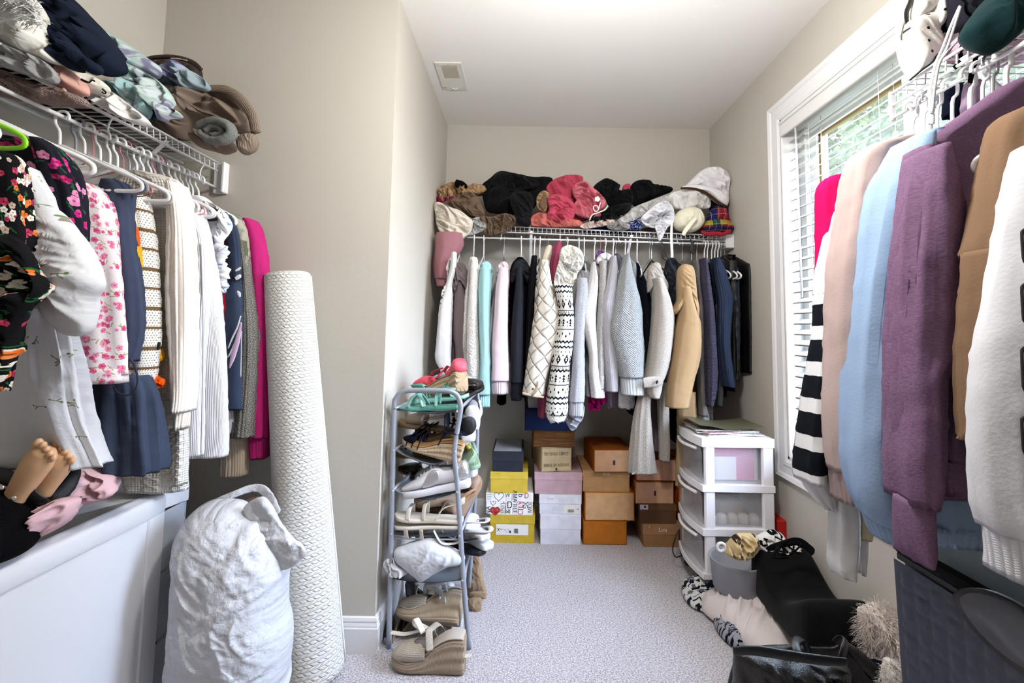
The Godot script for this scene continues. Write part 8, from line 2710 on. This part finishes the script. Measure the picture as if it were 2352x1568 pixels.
	garment("pink_knit_stack","dusty pink and grey knits folded low behind the shelf lip","knit",cloth(Color(0.66,0.57,0.55),"knit",{"tone": "heather"}),[["body","c",[[-60,140],[0,158],[60,182],[120,206],[180,220],[204,236],[190,246],[120,240],[40,226],[-60,200]],1.04,0.04,{"fold": 0.012,"scale": 16.0}]])
	garment("teal_lace","dark teal lacy scrap between the tie-dye tops","lace",cloth(Color(0.06,0.18,0.22),"crepe"),[["body","c",[[338,228],[352,230],[362,252],[364,270],[350,276],[340,262]],1.24,0.03,{"fold": 0.010}]])
	# flat things on the wires
	for q in [[-1.04,-1.22,Color(0.035,0.037,0.045),"black folded cloth flat on the nearer shelf wires, closest to the eye"],[-1.23,-1.40,Color(0.16,0.15,0.15),"charcoal folded cloth flat on the nearer shelf wires, under the taupe sweatshirt"],[-1.41,-1.62,Color(0.55,0.53,0.52),"pale grey folded cloth flat at the far end of the nearer shelf"]]:
		single("flat_cloth",crumple_flat(-1.40,-1.20,q[1],q[0],1.756,0.045),cloth(q[2],"jersey"),q[3],"folded cloth")
# ---------------------------------------------------------------- on and from the window-wall shelf
func build_right_shelf() -> void:
	var dots := blank(256,256,Color(0.84,0.83,0.81))
	var g := RandomNumberGenerator.new()
	g.seed = 18
	for k in 16:
		var p := Vector2((k % 4) * 64 + 20 + g.randf() * 24,int(k / 4) * 64 + 20 + g.randf() * 24)
		disc(dots,p.x,p.y,7.0,Color(0.05,0.05,0.06))
	var hide := cloth(Color.WHITE,"leather",{"picture": ImageTexture.create_from_image(dots),"tile": 0.13,"rough": 0.5,"spec": 0.4,"depth": 0.2})
	var t := thing("backpack","white backpack with black spots and black trim standing on the shelf end","backpack")
	var trim := plain(Color(0.03,0.03,0.04),0.5)
	part("body",crumple([[2088,30],[2096,-20],[2104,-60],[2200,-70],[2290,-60],[2290,60],[2230,110],[2150,138],[2110,150],[2092,90]],1.06,0.07,{"fold": 0.004,"rough": 0.0,"profile": 5.0,"back": 1.2}),hide,t)
	part("side_pocket",crumple([[2078,60],[2092,48],[2132,36],[2142,70],[2152,108],[2142,138],[2116,160],[2092,182],[2084,140],[2074,96]],1.0,0.035,{"fold": 0.003,"rough": 0.0,"profile": 5.0}),hide,t)
	part("upper_pocket",crumple([[2094,46],[2098,0],[2102,-40],[2136,-40],[2138,20],[2134,38]],1.0,0.035,{"fold": 0.003,"rough": 0.0,"profile": 5.0}),hide,t)
	part("binding",strand([[2090,184,2.2],[2116,162,2.2],[2144,140,2.2],[2156,112,2]],0.975,0.9),trim,t)
	part("zip_edge",strand([[2084,62,5],[2082,30,6],[2090,8,6],[2098,-20,5]],1.0,0.5),trim,t)
	part("zip_pull",strand([[2077,52,1.8],[2073,68,2.4],[2070,86,2.6],[2072,92,1.5]],0.985,0.6),plain(Color(0.62,0.60,0.57),0.25,0.9),t)
	part("front_pocket",crumple([[2140,-40],[2172,-40],[2166,10],[2160,60],[2142,66],[2138,20]],0.985,0.03,{"fold": 0.003,"rough": 0.0,"profile": 5.0}),hide,t)
	part("mesh_panel",crumple([[2172,-40],[2220,-40],[2216,40],[2206,70],[2160,76],[2150,100],[2150,70],[2164,56]],0.99,0.015,{"fold": 0.004}),plain(Color(0.05,0.055,0.075),0.7),t)
	garment("dark_jacket","dark slate jacket heaped on the shelf behind the teal cap","jacket",cloth(Color(0.10,0.10,0.13),"jersey"),[["body","c",[[2196,-50],[2250,-60],[2300,-60],[2290,0],[2250,50],[2220,56],[2206,30]],0.93,0.05,{"fold": 0.02}]])
	garment("velvet_hat","deep teal velvet cap at the shelf edge above the plum sweatshirt","cap",cloth(Color(0.035,0.135,0.145),"fleece",{"rim": 0.5}),[["body","c",[[2218,78],[2228,50],[2252,16],[2290,-20],[2380,-40],[2380,20],[2345,60],[2318,96],[2290,120],[2272,122],[2240,106]],0.84,0.06,{"fold": 0.010,"scale": 6.0}]])
	# the pink print robe lies on the wires
	var pink := blank(256,256,Color(0.72,0.58,0.64))
	for k in 40:
		var p := Vector2(g.randf() * 256,g.randf() * 256)
		var a := g.randf() * TAU
		stroke(pink,p,p + Vector2.from_angle(a) * 14.0,2.0,Color(0.12,0.08,0.10))
	single("printed_robe",crumple_flat(0.93,1.15,-1.02,-0.45,1.754,0.06),cloth(Color.WHITE,"jersey",{"picture": ImageTexture.create_from_image(pink),"tile": 0.14}),"pink robe with black dash print lying on the shelf wires","robe")
	single("black_robe",crumple_flat(0.93,1.15,-0.42,-0.05,1.754,0.07),cloth(Color(0.08,0.08,0.09),"jersey"),"black folded cloth on the shelf wires nearest the eye","cloth")
	garment("black_straps","black bag straps hanging down through the shelf front","straps",cloth(Color(0.03,0.03,0.035),"weave"),[
		["strap","s",[[2214,96,5],[2206,120,6],[2208,140,6],[2192,156,6]],0.93,0.3],
		["strap","s",[[2244,116,5],[2240,140,6],[2232,168,7],[2228,190,6]],0.90,0.3]])
	garment("hanging_cable","bundle of white cords looping from the shelf down to the hangers","cords",cloth(Color(0.86,0.86,0.87),"rope",{"tile": 0.03}),[
		["cord","s",[[2204,14,2.4],[2184,60,2.8],[2166,108,3],[2148,150,3.2],[2138,200,3.2],[2136,240,3.5],[2138,285,4]],0.905,1.0],
		["cord","s",[[2206,16,2.4],[2192,60,2.8],[2176,108,3],[2158,146,3.2],[2150,180,3.2],[2144,230,3.5],[2142,285,4]],0.90,1.0],
		["cord","s",[[2205,90,2.2],[2186,108,2.6],[2170,126,2.6],[2156,150,2.6],[2147,200,3.0],[2140,260,3.4]],0.898,1.0]])
	garment("navy_blouse","navy top hanging behind the white hangers under the shelf","top",cloth(Color(0.06,0.08,0.14),"jersey"),[["body","d",[[196,2190,2215],[215,2165,2220],[240,2168,2206],[270,2170,2200]],1.06,0.015]])
	garment("lilac_blouse","pale lilac top hanging behind the black hanger","top",cloth(Color(0.66,0.57,0.66),"jersey"),[["body","d",[[190,2220,2250],[220,2214,2246],[280,2212,2246]],1.0,0.015]])
# ---------------------------------------------------------------- on the drawer unit
func build_drawer_top() -> void:
	var skin := cloth(Color(0.80,0.64,0.50),"",{"rough": 0.4,"spec": 0.5})
	skin.subsurf_scatter_enabled = true
	skin.subsurf_scatter_strength = 0.2
	var t := thing("toy_doll","baby doll with bare feet sticking up from the clothes on the drawers","doll")
	for q in [[Vector2(62,1100),Vector2(108,1030),0.0,"foot"],[Vector2(118,1090),Vector2(150,1036),0.03,"foot"]]:
		var d: float = 0.99 + q[2]
		var heel: Vector2 = q[0]
		var toe: Vector2 = q[1]
		var ax := (toe - heel).normalized()
		var sd := Vector2(-ax.y,ax.x)
		var st := new_st()
		var path := []
		var rads := []
		for s in [[-0.75,22.0],[-0.3,25.0],[0.15,29.0],[0.55,31.0],[0.88,27.0],[1.05,16.0]]:
			var p: Vector2 = heel.lerp(toe,s[0])
			path.append(P(p.x,p.y,d))
			rads.append(s[1] * d / FOCAL)
		var sm := smooth_path(path,6)
		var rr := []
		for i in sm.size():
			var k := mini(i / 6,rads.size() - 2)
			rr.append(lerpf(rads[k],rads[k + 1],(i - k * 6) / 6.0))
		tube(st,sm,rr,20,false,0.75,Vector3(0,0,1))
		# toes: five rounded chains rooted in the ball of the foot
		for j in 5:
			var off := (j - 2) * 12.0
			var base: Vector2 = toe + sd * off - ax * (6.0 + absf(j - 1.0) * 3.0)
			var tip: Vector2 = base + ax * float([19.0,15.0,14.0,12.0,10.0][j])
			var r0: float = [9.5,7.5,7.2,6.8,6.2][j] * d / FOCAL
			var tp := smooth_path([P(base.x,base.y,d - 0.006),P(lerpf(base.x,tip.x,0.6),lerpf(base.y,tip.y,0.6),d - 0.010),P(tip.x,tip.y,d - 0.006)],4)
			var tr := []
			for i in tp.size():
				tr.append(r0 * sqrt(maxf(0.05,1.0 - pow(float(i) / (tp.size() - 1),3.0))))
			tube(st,tp,tr,10)
		part(q[3],done(st),skin,t)
	garment("pink_blouse","pale pink crumpled cloth bunched on the drawer lid","cloth",cloth(Color(0.82,0.68,0.71),"jersey"),[
		["body","c",[[46,1246],[52,1196],[92,1166],[130,1146],[160,1150],[160,1172],[142,1202],[104,1228],[70,1240]],1.03,0.06,{"fold": 0.022,"scale": 16.0,"dir": -0.9}],
		["fold","c",[[150,1162],[166,1110],[182,1078],[214,1086],[246,1104],[258,1130],[244,1144],[200,1156],[170,1166]],1.12,0.05,{"fold": 0.018,"scale": 14.0}]])
	garment("rose_lining","rose coloured cloth under the pale pink fold","cloth",cloth(Color(0.66,0.34,0.36),"jersey"),[["body","c",[[150,1160],[156,1128],[200,1132],[250,1132],[252,1142],[210,1154],[170,1164]],1.14,0.04,{"fold": 0.008}]])
	garment("fuchsia_cloth","fuchsia edged pink cloth behind the doll feet","cloth",cloth(Color(0.80,0.66,0.70),"jersey"),[["body","c",[[-60,1030],[0,1032],[50,1046],[60,1080],[40,1120],[-60,1120]],1.16,0.05,{"fold": 0.018}],["fuchsia_edge","s",[[-20,1028,6],[10,1032,7],[30,1042,4],[58,1042,4]],1.10,0.6,{},cloth(Color(0.66,0.05,0.36),"jersey")]])
	t = thing("visor_cap","black cap with a dark snap strap lying in front of the doll feet","cap")
	var dark := cloth(Color(0.022,0.024,0.032),"weave")
	part("crown",crumple([[-80,1140],[-20,1130],[20,1150],[46,1190],[56,1240],[54,1266],[30,1282],[0,1290],[-80,1310]],0.97,0.09,{"fold": 0.010,"scale": 9.0}),dark,t)
	part("strap",strand([[-30,1084,16,1.0],[20,1098,18,0.99],[54,1124,18,0.99],[86,1148,14,1.0],[110,1156,10,1.02]],0.99,0.25),plain(Color(0.075,0.06,0.085),0.5),t)
	part("brim",strand([[84,1152,10,1.03],[120,1146,17,1.04],[150,1122,16,1.06],[170,1094,12,1.08],[178,1070,7,1.10]],1.05,0.4),plain(Color(0.045,0.048,0.062),0.6),t)
	for q in [[4,1120],[32,1144]]:
		var st := new_st()
		lathe(st,[Vector2(0,0.004),Vector2(0.004,0.003),Vector2(0.005,0.0)],Vector3.ZERO,12,Vector3.ONE,Transform3D(Basis(Vector3(1,0,0),PI / 2),P(q[0],q[1],0.955)))
		part("snap",done(st),plain(Color(0.75,0.75,0.74),0.25,0.8),t)
